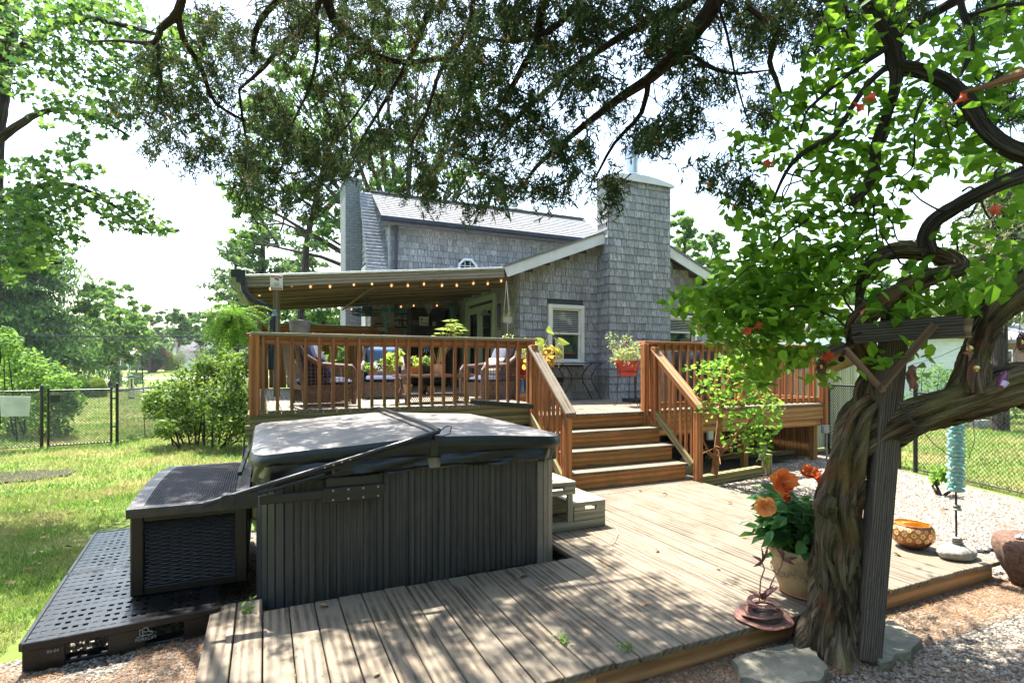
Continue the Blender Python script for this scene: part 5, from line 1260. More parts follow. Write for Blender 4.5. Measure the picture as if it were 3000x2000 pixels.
# covered grill
gr = thing('covered_grill', 'barbecue grill under a black vinyl cover behind the right railing', 'grill', (7.35, 7.6, .98))
VC = M('grill_cover_vinyl', (0.018, 0.02, 0.024), 0.32, 0.2, 5, 0.5, bd=.02); mb = MB(); n, secs = 28, [(.98, .60, .30), (1.3, .62, .31), (1.72, .64, .32), (1.86, .56, .31), (1.98, .42, .26), (2.07, .30, .20), (2.10, .20, .12)]
V = []
for z, a, b in secs:
    for k in range(n):
        t = 2*math.pi*k/n; e = .35; c, s = math.cos(t), math.sin(t); cc_ = math.copysign(abs(c)**e, c); ss = math.copysign(abs(s)**e, s); w = 1+.025*math.sin(t*7+z*5)+.02*math.sin(t*13)
        V.append((7.35+a*cc_*w, 7.6+b*ss*w, z))
m = len(secs); mb.add(V, [(i*n+k, i*n+(k+1) % n, (i+1)*n+(k+1) % n, (i+1)*n+k) for i in range(m-1) for k in range(n)]+[tuple((m-1)*n+k for k in range(n))]); mb.build('cover', VC, gr, smooth=True)
for dx in (-.4, .4): mb = MB(); mb.tube([(7.35+dx, 7.35, 1.05), (7.35+dx, 7.35, .98)], .05, 10); mb.build('wheel', BLK, gr)
mb = MB(); q = onY(1868, 1150, 8.0); mb.box(q.x-.12, q.x+.35, 7.9, 8.3, .98, 1.05); mb.tube([(q.x-.05, 8, 1.05), (q.x-.05, 8, 1.45)], .02, 6); mb.tube([(q.x+.2, 8, 1.05), (q.x+.2, 8, 1.45)], .02, 6); o = mb.build('side_cart', BLK); tag(o, 'low black metal cart base behind the right red planter', 'cart')
# ---------------------------------------------------------------- signs and hangings
def board(name, label, cat, c, w, h, mat, nrm=(0, -1, 0), par=None, th=.015, bev=.003):
    mw = facing(c, nrm); me = box_mesh(w, h, th, bev).copy(); me.materials.append(mat); o = bpy.data.objects.new(name, me); put(o, mw, par)
    if par is None: tag(o, label, cat)
    return o, mw @ Matrix.Translation((0, 0, th/2+.001))
WZ = lambda mw, x, y, z=0: mw @ Matrix.Translation((x, y, z))
q = onY(810, 827, 9.15); WHT = M('sign_white', (0.75, 0.75, 0.72), 0.4, 0.03, 5, 0); RED = M('sign_red', (0.42, 0.05, 0.05), 0.5, 0.05, 5, 0); INK = M('sign_ink', (0.02, 0.02, 0.02), 0.6, 0, 5, 0)
ws, mw = board('warning_sign', 'red and white WARNING camera sign on the left post of the porch roof', 'sign', q, .178, .225, WHT, th=.004)
for (yy, hh) in ((.086, .036), (-.092, .026)): board('band', '', '', WZ(mw, 0, yy, 0).translation, .16, hh, RED, par=ws, th=.001, bev=0)
text('lettering', 'WARNING', WZ(mw, 0, .086, .0015), .033, WHT, ws); text('lettering', '24 HOUR\nVIDEO\nSURVEILLANCE', WZ(mw, 0, -.038, .001), .022, INK, ws); text('lettering', 'NO TRESPASSING', WZ(mw, 0, -.092, .0015), .017, WHT, ws)
mb = MB(); mb.add([WZ(mw, 0, 0, .001) @ Vector(p) for p in ((-.03, .045, 0), (.03, .035, 0), (.036, .055, 0), (-.02, .062, 0))], [(0, 1, 2, 3)]); mb.add([WZ(mw, 0, 0, .001) @ Vector(p) for p in ((.01, .04, 0), (.02, .04, 0), (.034, .018, 0), (.024, .018, 0))], [(0, 1, 2, 3)]); mb.build('camera_pictogram', INK, ws)
YS = 13.06
q = onY(1180, 939, YS); cs, mw = board('slogan_sign', 'black sign with tall white words CAN I GET A HELL YEAH', 'sign', q, .42, .36, SIGNB); text('lettering', 'CAN I GET A', WZ(mw, 0, .075), .155, SIGNW, cs, sx=.50); text('lettering', 'HELL YEAH', WZ(mw, 0, -.080), .165, SIGNW, cs, sx=.53)
q = onY(1152, 909, YS); s_, mw = board('name_sign', "long teal sign reading MARTHA'S VINEYARD", 'sign', q, .60, .115, TEAL); text('lettering', "MARTHA'S VINEYARD", mw, .07, M('dark_teal_ink', (.01, .07, .09), .6), s_, sx=.9)
q = onY(1090+822/5.17+18, 850+160/5.17, 12.6); s_, mw = board('licence_plate', 'small yellow number plate reading 9959 hung under the rafters', 'number plate', q, .27, .11, M('yellow_plate', (0.55, 0.36, 0.03), 0.5, 0.2, 8, 0.05), th=.004); text('lettering', '9959', WZ(mw, .025, -.005), .10, INK, s_, sx=.85)
q = onY(1109, 964, YS); rs_ = thing('round_sign', 'round black sign with script letters left of the slogan sign', 'sign', q); mb = MB(); mb.tube([q+Vector((0, -.012, 0)), q+Vector((0, .012, 0))], .155, 28); mb.build('disc', SIGNB, rs_); fm = facing(q+Vector((0, -.014, 0)))
board('band', '', '', q+Vector((0, -.014, 0)), .30, .10, M('pale_wood_sign', (.5, .42, .3), .7), par=rs_, th=.003, bev=0); text('lettering', 'AWESOME', WZ(fm, 0, .085), .045, SIGNW, rs_); text('lettering', 'Vineyard', WZ(fm, 0, -.085), .055, SIGNW, rs_)
mb = MB(); mb.tube([q+Vector((-.06, 0, .14)), q+Vector((0, 0, .30)), q+Vector((.06, 0, .14))], .003, 4); mb.build('cord', BLK, rs_)
q = onY(1160, 971, YS); s_, mw = board('painted_board', 'brown board of coloured lettering with a painted cocktail glass and red flower', 'sign', q, .38, .18, W_FENCE)
for i in range(3): text('lettering', ('IN THE TROPICS', 'IS NO PLACE LIKE', 'ALOHA SUMMER')[i], WZ(mw, -.06, .055-.05*i), .035, M('tan_ink', (.4, .3, .12), .6), s_)
mb = MB(); f = WZ(mw, .15, .03, .01); mb.add([f @ Vector(p) for p in ((-.055, .05, 0), (.055, .05, 0), (.005, -.03, 0), (-.005, -.03, 0))], [(3, 2, 1, 0)]); mb.build('cocktail_glass', M('green_ink', (.05, .35, .1), .5), s_)
for k in range(5): a = k*1.257; mb = MB(); mb.lathe([(.001, 0), (.018, .002), (.001, .004)], (0, 0, 0), 8); o = mb.build('petal', RED, s_, origin=(0, 0, 0)); o.matrix_basis = WM[s_.name].inverted() @ WZ(mw, .08+.022*math.cos(a), -.02+.022*math.sin(a), .004)
# dark shelf cabinet with things on it
q0, q1 = onY(1196, 905, 13.0), onY(1306, 905, 13.0); cz0 = PZ; ch = thing('dark_hutch', 'tall dark hutch with open shelves against the porch back wall', 'cabinet', ((q0.x+q1.x)/2, 12.85, PZ)); HM = M('charcoal_wood', (0.035, 0.04, 0.045), 0.6, 0.2, 6, 0.1)
zt = onY(1250, 905, 12.8).z
for xx in (q0.x, q1.x): plank('side', (xx, 12.87, cz0), (xx, 12.87, zt), .35, .03, HM, ch, up=(1, 0, 0))
for zz in (zt, zt-.42, onY(1250, 960, 12.8).z, PZ+.55, PZ+.1): plank('shelf', (q0.x, 12.87, zz), (q1.x, 12.87, zz), .35, .025, HM, ch)
plank('back_panel', (q0.x, 13.04, (zt+PZ)/2), (q1.x, 13.04, (zt+PZ)/2), .012, zt-PZ, HM, ch)
zs = onY(1250, 960, 12.8).z+.014
q = onY(1242, 944, 12.75); s_, mw = board('wine_sign', 'square cream sign with a wine glass and the word Today on the hutch shelf', 'sign', (q.x, 12.75, zs+.125), .23, .24, SIGNW); text('lettering', 'Today', WZ(mw, .02, -.03), .09, INK, s_)
mb = MB(); f = WZ(mw, -.055, .05, .001); mb.add([f @ Vector(p) for p in ((-.03, .03, 0), (.03, .03, 0), (.02, 0, 0), (-.02, 0, 0))], [(3, 2, 1, 0)]); mb.add([f @ Vector(p) for p in ((-.003, 0, 0), (.003, 0, 0), (.003, -.03, 0), (-.003, -.03, 0))], [(3, 2, 1, 0)]); mb.build('glass_picture', INK, s_)
text('lettering', 'SIP SIP HOORAY', WZ(mw, .03, .045), .022, INK, s_)
q = onY(1213, 949, 12.72); s_, mw = board('text_sign', 'small dark sign of white text lines on the left of the hutch shelf', 'sign', (q.x, 12.72, zs+.075), .20, .15, SIGNB)
for i in range(4): text('lettering', ('DRINK UNTIL YOU', 'LOOK AROUND AND', 'NOTICE WHERE', 'YOU ARE NOW')[i], WZ(mw, 0, .052-.034*i), .024, SIGNW, s_)
q = onY(1272, 950, 12.75); mb = MB(); mb.lathe([(.04, 0), (.055, .04), (.04, .09), (.045, .13), (.02, .14)], (q.x, 12.75, zs), 14); o = mb.build('ceramic_jar', M('speckled_ceramic', (.35, .33, .25), .5, .5, 40, .1), smooth=True); tag(o, 'mottled ceramic jar at the right of the hutch shelf', 'jar')
# hanging teal fabric / jellyfish / capiz chimes
q = onY(1130, 925, 12.2); tcm = thing('teal_shell_chime', 'stack of pale teal cups hanging left of the slogan sign', 'chime', q); 
for k in range(7):
    mb = MB(); c_ = onY(1129+random.uniform(-1, 1), 921+8*k, 12.2); mb.lathe([(.01, .03), (.045, .0), (.04, -.004)], c_, 12); mb.build('cup', M('pale_teal', (.2, .55, .6), .5), tcm, smooth=True)
q = onY(1324, 903, 12.0); jf = thing('jellyfish_chime', 'turquoise jellyfish ornament with dangling arms under the porch roof', 'ornament', q); mb = MB(); mb.lathe([(.001, .045), (.03, .04), (.055, .015), (.055, 0), (.03, -.005)], q, 16); mb.build('bell', TEAL, jf, smooth=True)
for k in range(4):
    mb = MB(); mb.tube([q+Vector((-.03+.02*k+.008*math.sin(j*1.6+k), .01*(k % 2), -.03*j)) for j in range(8)], .006, 5); mb.build('arm', TEAL, jf)
mb = MB(); mb.tube([q+Vector((0, 0, .04)), q+Vector((0, 0, .4))], .0015, 4); mb.build('cord', BLK, jf)
q = onY(1256, 889, 12.0); cz = thing('capiz_chime', 'glittering chime of little discs tapering to a point below the number plate', 'chime', q); mb = MB(); mb.box(q.x-.11, q.x+.11, 11.97, 12.03, q.z, q.z+.01); mb.build('top_bar', BLK, cz); mb = MB()
for i in range(9):
    L = .30-abs(i-4)*.055
    for k in range(int(L/.028)): c_ = q+Vector((-.1+.025*i, random.uniform(-.01, .01), -.02-.028*k)); mb.tube([c_+Vector((0, -.001, 0)), c_+Vector((0, .001, 0))], .009, 6)
mb.build('discs', M('capiz', (.6, .62, .62), .2), cz, kind='stuff')
# ceiling fan with cage
q = onY(1075, 905, 11.0); fan = thing('ceiling_fan', 'dark green caged fan hanging from the porch roof beam', 'fan', q); FG = M('dark_green_metal', (.012, .05, .045), .35); 
mb = MB(); mb.lathe([(.07, .06), (.1, .05), (.105, -.10), (.09, -.14), (.001, -.15)], q, 18); mb.build('motor', FG, fan, smooth=True); mb = MB(); mb.tube([q+Vector((0, 0, .05)), q+Vector((0, 0, .26))], .018, 8); mb.lathe([(.06, .24), (.02, .19)], q, 12); mb.build('rod', FG, fan)
mb = MB()
for rr, zz in ((.27, -.02), (.29, -.05), (.29, -.09), (.27, -.12)): mb.tube([q+Vector((rr*math.cos(a*math.pi/14), rr*math.sin(a*math.pi/14), zz)) for a in range(29)], .005, 5)
for a in range(24): t = a*math.pi/12; mb.tube([q+Vector((.09*math.cos(t), .09*math.sin(t), .0)), q+Vector((.28*math.cos(t), .28*math.sin(t), -.03)), q+Vector((.28*math.cos(t), .28*math.sin(t), -.11)), q+Vector((.09*math.cos(t), .09*math.sin(t), -.14))], .0025, 4)
mb.build('cage', FG, fan)
for k in range(4): t = k*math.pi/2+.3; plank('blade', q+Vector((.09*math.cos(t), .09*math.sin(t), -.07)), q+Vector((.25*math.cos(t), .25*math.sin(t), -.06)), .09, .006, FG, fan, roll=.3)
# string of caged bulbs below the front beam
bulbm, bnt, bb, _ = nmat('warm_bulb'); bb.inputs['Base Color'].default_value = (1, .55, .3, 1); bb.inputs['Emission Color'].default_value = (1, .42, .16, 1); bb.inputs['Emission Strength'].default_value = .7
CAGE = M('pale_cage_metal', (.55, .5, .4), .35, .1, 10, 0, metal=.5)
sl_ = thing('string_lights', 'string of small caged bulbs along the porch roof beam', 'string lights', (2, 9.3, 2.9))
BC = None
def bulb(q, s=1.0):
    global BC
    if BC is None:
        m1 = MB(); m1.lathe([(.0, .03), (.012, .03), (.012, .012), (.028, .008), (.03, .0), (.016, .002)], (0, 0, 0), 12)
        for k in range(5): t = k*2*math.pi/5; m1.tube([(.024*math.cos(t), .024*math.sin(t), 0), (.026*math.cos(t), .026*math.sin(t), -.02), (.018*math.cos(t), .018*math.sin(t), -.038), (0, 0, -.046)], .002, 4)
        m1.tube([(.026*math.cos(a*math.pi/6), .026*math.sin(a*math.pi/6), -.018) for a in range(13)], .0018, 4)
        me1 = bpy.data.meshes.new('cage'); me1.from_pydata(m1.v, [], m1.f); me1.materials.append(CAGE)
        m2 = MB(); m2.lathe([(.008, 0), (.014, -.014), (.011, -.028), (.001, -.034)], (0, 0, 0), 10); me2 = bpy.data.meshes.new('bulb'); me2.from_pydata(m2.v, [], m2.f); me2.materials.append(bulbm); BC = (me1, me2)
    a = put(bpy.data.objects.new('cage_lamp', BC[0]), Matrix.Translation(q) @ Matrix.Rotation(random.uniform(-.2, .2), 4, 'X') @ Matrix.Scale(1.15*s, 4), sl_); put(bpy.data.objects.new('bulb', BC[1]), WM[a.name].copy(), a)
    return q
LP = [onY(px, py, 9.32) for px, py in ((792, 842), (855, 832), (910, 836), (967, 836), (1037, 830), (1090, 828), (1147, 833), (1195, 833), (1242, 829), (1295, 833), (1338, 833), (1387, 827), (1429, 828), (1468, 820))]
for p in LP: bulb(p)
mb = MB(); C_ = []
for a, b in zip(LP[:-1], LP[1:]): C_ += [a+Vector((0, 0, .035)), a.lerp(b, .5)+Vector((0, 0, .02))]
C_.append(LP[-1]+Vector((0, 0, .035))); mb.tube(C_, .003, 5); 
ex = [onY(760, 860, 9.8), onY(765, 867, 10.3), onY(1030, 903, 12.5), onY(1175, 896, 12.6), onY(1212, 893, 12.8), onY(1280, 893, 12.9)]
for p in ex: bulb(p)
mb.tube([ex[2]+Vector((0, 0, .04)), ex[3]+Vector((0, 0, .04)), ex[4]+Vector((0, 0, .05)), ex[5]+Vector((0, 0, .04))], .004, 5); mb.build('cord', BLK, sl_)
# brass bell by the downspout, grey bucket planter on the rail
q = onY(805, 917, 8.9); be = thing('hanging_bell', 'small verdigris bell beside the black downspout', 'bell', q); mb = MB(); mb.lathe([(.008, .05), (.022, .045), (.03, .0), (.055, -.045), (.05, -.047)], q, 16); mb.tube([q+Vector((0, 0, .05)), q+Vector((0, 0, .2))], .003, 4); mb.build('bell_body', M('verdigris', (.12, .22, .2), .5, .3, 20, .1), be, smooth=True)
q = onY(878, 978, 8.6); 
bk_ = thing('grey_bucket_planter', 'grey stoneware bucket standing on the porch side rail by the post', 'planter', (q.x, 8.6, q.z)); mb = MB(); mb.lathe([(.12, 0), (.125, .04), (.13, .06), (.145, .24), (.15, .27), (.16, .27), (.155, .295), (.0, .31)], (q.x, 8.6, q.z-.10), 24); mb.build('vessel', M('grey_stoneware', (.20, .20, .21), .55, .25, 9, .15), bk_, smooth=True)
plank('pedestal', (q.x, 8.6, PZ), (q.x, 8.6, q.z-.10), .10, .10, W_GREYD, bk_, up=(0, 1, 0))
# hanging fern left of the porch
q = onY(688, 935, 8.7); fe = thing('hanging_fern', 'big boston fern in a hanging basket at the porch corner', 'fern', q); FERN = leafmat('fern_leaf', (0.035, 0.13, 0.012), (0.17, 0.36, 0.03), .45, .8, .1)
rng = np.random.RandomState(4); P = []; D = []; Nn = []; fb = MB()
for k in range(190):
    a = rng.uniform(0, 2*math.pi); el = rng.uniform(-.3, 1.2); L = rng.uniform(.38, .62); p = np.array([0, 0, 0.0]); d = np.array([math.cos(a)*math.cos(el), math.sin(a)*math.cos(el), math.sin(el)]); n = 15; pts = [Vector(q)]
    for i in range(n):
        d = d+np.array([0, 0, -.13]); d /= np.linalg.norm(d); p = p+d*L/n; sd = np.cross(d, [0, 0, 1]); sd /= max(np.linalg.norm(sd), .01)
        for s in (-1, 1): P.append(np.array(q)+p+sd*s*.022); D.append(sd*s+d*.4); Nn.append(np.cross(d, sd)*1.0+rng.normal(size=3)*.2)
        if i % 5 == 4: pts.append(Vector(np.array(q)+p))
    fb.tube(pts, .0018, 3, cap=False)
leaf_obj('fronds', np.array(P), np.array(Nn), .046, FERN, fe, 'slim', np.array(D)); fb.build('stem', STEM, fe)
mb = MB(); mb.lathe([(.02, -.16), (.12, -.13), (.15, .02), (.155, .03)], q, 16); mb.build('basket', BLK, fe); mb = MB(); hp = q+Vector((0, 0, .36)); [mb.tube([q+Vector((.14*math.cos(a), .14*math.sin(a), .03)), hp], .002, 4) for a in (0, 2.1, 4.2)]; mb.tube([hp, hp+Vector((.03, .0, .05)), hp+Vector((.08, 0, .03)), hp+Vector((.1, 0, -.04))], .005, 5); mb.build('hanger', IRON, fe)
# macrame hanger with spider plant at the corner of the gable
q = onY(1487, 935, 8.95); mc = thing('macrame_hanger', 'white macrame hanger holding a spider plant at the corner of the porch roof', 'hanging planter', q); MAC = M('macrame_cord', (.6, .56, .48), .9, .1, 30, .3)
top = onY(1484, 822, 8.95); mb = MB(); [mb.tube([top, q+Vector((.075*math.cos(a), .075*math.sin(a), .03))], .005, 5) for a in (0.4, 2.5, 4.6)]; mb.tube([q+Vector((0, 0, -.1)), q+Vector((0, 0, -.26))], [.012, .004], 6); mb.build('cord', MAC, mc); 
mb = MB()
for k in range(16): a = k*math.pi/8; b = a+.4; mb.tube([q+Vector((.085*math.cos(a), .085*math.sin(a), .03)), q+Vector((.08*math.cos(b), .08*math.sin(b), -.05))], .003, 4); mb.tube([q+Vector((.085*math.cos(b), .085*math.sin(b), .03)), q+Vector((.08*math.cos(a), .08*math.sin(a), -.05))], .003, 4)
for zz in (.03, -.05): mb.tube([q+Vector((.085*math.cos(a*math.pi/8), .085*math.sin(a*math.pi/8), zz)) for a in range(17)], .005, 5)
for k in range(6): a = k*math.pi/3; mb.tube([q+Vector((.08*math.cos(a), .08*math.sin(a), -.05)), q+Vector((0, 0, -.11))], .003, 4)
mb.build('net', MAC, mc); mb = MB(); mb.lathe([(.03, -.08), (.07, -.05), (.078, .03), (.07, .03)], q, 14); mb.build('vessel', SIGNW, mc)
def grassy(c, n, L, mat, par, w=.012, name='leaf_blades', up=.9, spread=.7):
    V = []; F = []
    for k in range(n):
        a = random.uniform(0, 2*math.pi); el = random.uniform(.2, 1.4); p = Vector(c); d = Vector((math.cos(a)*math.cos(el), math.sin(a)*math.cos(el), math.sin(el))); s = d.cross(Vector((0, 0, 1))).normalized(); l = L*random.uniform(.6, 1.1); b0 = len(V)
        for i in range(7):
            ww = w*(1-i/6.2)/2; V += [p-s*ww, p+s*ww]; d = (d+Vector((0, 0, -.22))).normalized(); p = p+d*l/6
        F += [[b0+2*i, b0+2*i+1, b0+2*i+3, b0+2*i+2] for i in range(6)]
    c = Vector(c); me = np_mesh(name, [v-c for v in V], np.array(F)); me.materials.append(mat); return mesh_obj(name, me, None, Matrix.Translation(c), par)
SPI = leafmat('spider_leaf', (.08, .2, .03), (.35, .5, .16), .45); grassy(q+Vector((0, 0, .03)), 46, .26, SPI, mc)
q = onY(1478, 1000, 9.0); mc2 = thing('tillandsia_cluster', 'wispy green grass plant hanging by the porch corner', 'plant', q); grassy(q, 90, .30, MG, mc2, .006); grassy(q+Vector((-.2, .3, -.05)), 70, .3, MG, mc2, .006); mb = MB(); mb.lathe([(.03, -.2), (.07, -.15), (.08, -.03)], q, 14); mb.tube([(q.x, q.y, q.z-.2), (q.x, q.y, 1.0)], .012, 6); mb.build('pot_stand', BLK, mc2)
# bell shaped wall lamp, dark chime and flag board on the side wall
q = onX(1436, 915, 4.36); wl = thing('wall_lamp', 'green bell shaped metal lamp by the French doors', 'lamp', q); mb = MB(); mb.lathe([(.02, .06), (.05, .03), (.11, -.05), (.12, -.06), (.1, -.055)], q+Vector((-.12, 0, 0)), 16); mb.tube([q+Vector((-.12, 0, .05)), q+Vector((-.1, 0, .12)), q+Vector((0, 0, .12))], .008, 6); mb.build('shade', M('sage_enamel', (.25, .33, .26), .5, .1, 6, .05), wl, smooth=True)
q = onX(1339, 944, 4.38); fbd = thing('striped_board', 'dark striped board hung on the side wall near the hutch', 'sign', q)
for k in range(6): plank('slat', q+Vector((0, -.16, .17-.065*k)), q+Vector((0, .16, .17-.065*k)), .012, .055, W_FENCE if k % 2 else SIGNB, fbd)
q = onX(1404, 850, 4.38); o = thing('iron_wall_ornament', 'dark iron silhouette ornament above the French doors', 'ornament', q); mb = MB()
for k in range(9): a = k*.7; mb.tube([q, q+Vector((0, .1*math.cos(a), .12*math.sin(a)))], .008, 4)
mb.build('silhouette', IRON, o)
q = onY(1462, 890, 9.35); o = thing('dark_tube_chime', 'long black tube chime hanging by the porch corner', 'wind chime', q)
for k in range(5): mb = MB(); mb.tube([q+Vector((-.03+.015*k, .01*(k % 2), -.02)), q+Vector((-.03+.015*k, .01*(k % 2), -.42-.05*(k % 3)))], .006, 6); mb.build('tube', BLK, o)
mb = MB(); mb.lathe([(.04, -.02), (.04, 0), (.001, .01)], q, 12); mb.tube([q, q+Vector((0, 0, .25))], .002, 4); mb.build('top_disc', BLK, o)
q = onY(1177, 1012, 12.9); s_, mw = board('pale_poster', 'pale poster with faces behind the middle armchair', 'sign', q, .40, .38, M('poster_cream', (.55, .55, .42), .7, .1, 4, 0)); text('lettering', 'Hangout', WZ(mw, .05, .1), .06, INK, s_)
q = onY(1248, 1020, 9.5); o = thing('metal_flower', 'pale blue metal daisy on a stem behind the wicker table', 'ornament', (q.x, 9.5, PZ)); 
for k in range(9): a = k*2*math.pi/9; plank('petal', q+Vector((.02*math.cos(a), 0, .02*math.sin(a))), q+Vector((.085*math.cos(a), 0, .085*math.sin(a))), .004, .03, M('pale_blue_metal', (.4, .5, .55), .5), o, up=(0, 1, 0))
mb = MB(); mb.tube([q, (q.x, 9.5, PZ)], .004, 5); mb.lathe([(.001, .02), (.02, 0), (.001, -.02)], q, 10); mb.build('stem', IRON, o)
q = onY(1215, 1045, 8.6); o = thing('folding_frame', 'blue scrolled metal frame standing behind the clay pots', 'ornament', (q.x, 8.6, PZ)); mb = MB(); BM = M('blue_metal', (.18, .25, .4), .4)
for sx_ in (-1, 1): mb.tube([(q.x+sx_*.13-.06, 8.6, PZ), (q.x+sx_*.13, 8.6, PZ+.4), (q.x+sx_*.12+.07, 8.6, PZ+.62)], .012, 6)
for zz in (.35, .45, .55): mb.tube([(q.x-.13+zz*.1, 8.6, PZ+zz), (q.x+.13+zz*.1, 8.6, PZ+zz+.02)], .009, 6)
mb.build('frame', BM, o)
# ================================================================ chain link fences
def chain_fence(name, label, p, q, h, z0=.04, posts=(True, True), cell=.055, grp=None, topr=.018, wire=.004, base=0.0, ph=None, pr_=.03):
    p = Vector((p[0], p[1], 0)); q = Vector((q[0], q[1], 0)); L = (q-p).length; d = (q-p)/L
    t = thing(name, label, 'gate' if 'gate' in name else 'fence', (p.x, p.y, 0), 0, grp); Z = Vector((0, 0, 1))
    gate = 'gate' in name
    def tb(nm, a, b, r, m=BLK): mb = MB(); mb.tube([a, b], r, 8); mb.build(nm, m, t, smooth=True)
    tb('top_rail', p+Z*h, q+Z*h, topr); tb('bottom_rail', p+Z*(z0+.01), q+Z*(z0+.01), topr if gate else .008)
    ph = ph or h+.05
    for k, e in enumerate((p, q)):
        if posts[k] or gate:
            mb = MB(); r = .022 if gate else pr_; hh = h+.02 if gate else ph
            mb.tube([e, e+Z*hh], r, 10); mb.lathe([(r*1.15, hh-.02), (r*1.15, hh+.01), (r*.7, hh+.035), (.001, hh+.045)], (e.x, e.y, 0), 12); mb.build('post', BLK, t, smooth=True)
    H = h-z0; mb = MB(); n = int((L+H)/cell); nrm = Vector((-d.y, d.x, 0))
    for i in range(n+1):
        s = i*cell
        for sg in (1, -1):
            # line u = s - sg.. at 45 degrees clipped to the panel
            if sg == 1: a0, b0 = s-H, s
            else: a0, b0 = s, s-H
            # param v from 0..H ; u(v)=a0+(b0-a0)*v/H
            v0, v1 = 0.0, 1.0; du = b0-a0
            for lim, side in ((0.0, 1), (L, -1)):
                # keep side*(u-lim)>=0
                f0, f1 = side*(a0+du*v0-lim), side*(a0+du*v1-lim)
                if f0 < 0 and f1 < 0: v0 = v1 = 0; break
                if f0 < 0: v0 = v0+(v1-v0)*(-f0)/(f1-f0)
                elif f1 < 0: v1 = v0+(v1-v0)*f0/(f0-f1)
            if v1-v0 < 1e-3: continue
            A = p+d*(a0+du*v0)+Z*(z0+H*v0)+nrm*.002*sg; B = p+d*(a0+du*v1)+Z*(z0+H*v1)+nrm*.002*sg
            mb.tube([A, B], wire, 3, cap=False)
    mb.build('chain_link', BLK, t, kind='stuff'); return t
fA, fB, fC, fD = GD(-90, 10.2), GD(122, 10.9), GD(343, 11.7), GD(744, 20.0)
chain_fence('chain_link_fence', 'black chain link fence left of the gate with a white sheet on it', fA, fB, 1.14, ph=1.22)
g0, g1 = GD(141, 11.0), GD(326, 11.6)
lg = chain_fence('chain_link_gate', 'black chain link gate opening onto the front lawn', g0, g1, 1.14, z0=.02, base=0)
chain_fence('chain_link_fence', 'black chain link fence running away behind the rhododendron', fC, fD, 1.12, ph=1.24)
for zz in (.35, .95): o = plank('hinge', g1+Vector((0, 0, zz-1.62)), fC+Vector((0, 0, zz-1.62)), .02, .03, BLK, lg)
q0, q1 = W(-40, 1190, 10.1), W(88, 1190, 10.6); o = plank('white_sheet', q0, q1, .01, .38, M('dirty_white_cloth', (.62, .62, .58), .6, .1, 4, .05)); tag(o, 'plain white sheet fixed to the chain link fence at the far left', 'panel')
q = W(163, 1167, 10.9); o = plank('latch_box', q+Vector((-.08, 0, 0)), q+Vector((.08, 0, 0)), .06, .16, BLK, lg)
rA, rB, rC, rD = (9.62, 7.05), (9.2, 5.25), (9.12, 5.12), (8.30, 2.75)
chain_fence('chain_link_gate', 'black chain link gate beside the pale fence boards', (9.66, 6.92), (9.24, 5.42), 1.28, z0=.06)
rf = chain_fence('chain_link_fence', 'chain link fence between the gravel path and the right lawn', rC, rD, 1.22, ph=1.34, cell=.06, wire=.003)
gp = thing('gate_post', 'tall round black post at the pale fence boards', 'post', (9.7, 7.0, 0)); mb = MB(); mb.tube([(9.7, 7.0, 0), (9.7, 7.0, 1.42)], .035, 12); mb.lathe([(.042, 1.41), (.042, 1.44), (.02, 1.48), (.001, 1.49)], (9.7, 7.0, 0), 12); mb.build('post_tube', BLK, gp, smooth=True)
for zz in (.3, 1.0, 1.3): mb = MB(); mb.tube([(9.7, 7.0, zz), (9.66, 6.9, zz)], .014, 8); mb.build('hinge', BLK, gp)
# ---------------------------------------------------------------- shepherd hook and bird feeder on the left
hb = W(424, 1258, 12.9); bf = thing('garden_hook', 'tall thin black hook standing before the left fence', 'hook', (hb.x, hb.y, .1)); mb = MB(); mb.tube([(hb.x, hb.y, 0), W(420, 1150, 12.9), W(415, 1040, 12.9), W(408, 1037, 12.9), W(385, 1054, 12.9), W(388, 1060, 12.9)], .011, 7); mb.build('rod', IRON, bf)
q = W(385, 1102, 12.9); fd = thing('bird_feeder', 'clear tube bird feeder with dark green cap hanging by the left fence', 'bird feeder', (q.x, q.y, q.z-.5)); mb = MB(); mb.lathe([(.001, .06), (.02, .04), (.08, .0), (.085, -.03), (.02, -.03)], q, 16); mb.tube([q, q+Vector((0, 0, .33))], .003, 4); mb.build('cap', M('dark_green_metal2', (.02, .07, .06), .4), fd, smooth=True)
mb = MB(); mb.lathe([(.05, -.03), (.05, -.50)], q, 16); gl_m, gnt, gb2, _ = nmat('clear_plastic'); gb2.inputs['Transmission Weight'].default_value = .9; gb2.inputs['Roughness'].default_value = .1; gb2.inputs['Base Color'].default_value = (.8, .85, .8, 1); mb.build('tube', gl_m, fd, smooth=True)
mb = MB(); mb.lathe([(.03, -.05), (.03, -.3)], q, 10); mb.lathe([(.001, -.05), (.03, -.05)], q, 10); mb.build('seed', M('bird_seed', (.2, .14, .07), .9, .5, 60, .3), fd)
for k in range(8): t = k*math.pi/4; mb = MB(); mb.tube([q+Vector((.06*math.cos(t), .06*math.sin(t), -.03)), q+Vector((.06*math.cos(t), .06*math.sin(t), -.52))], .003, 4); mb.build('wire', IRON, fd)
mb = MB(); mb.lathe([(.001, -.50), (.07, -.50), (.075, -.53), (.001, -.53)], q, 14); mb.build('base', IRON, fd)
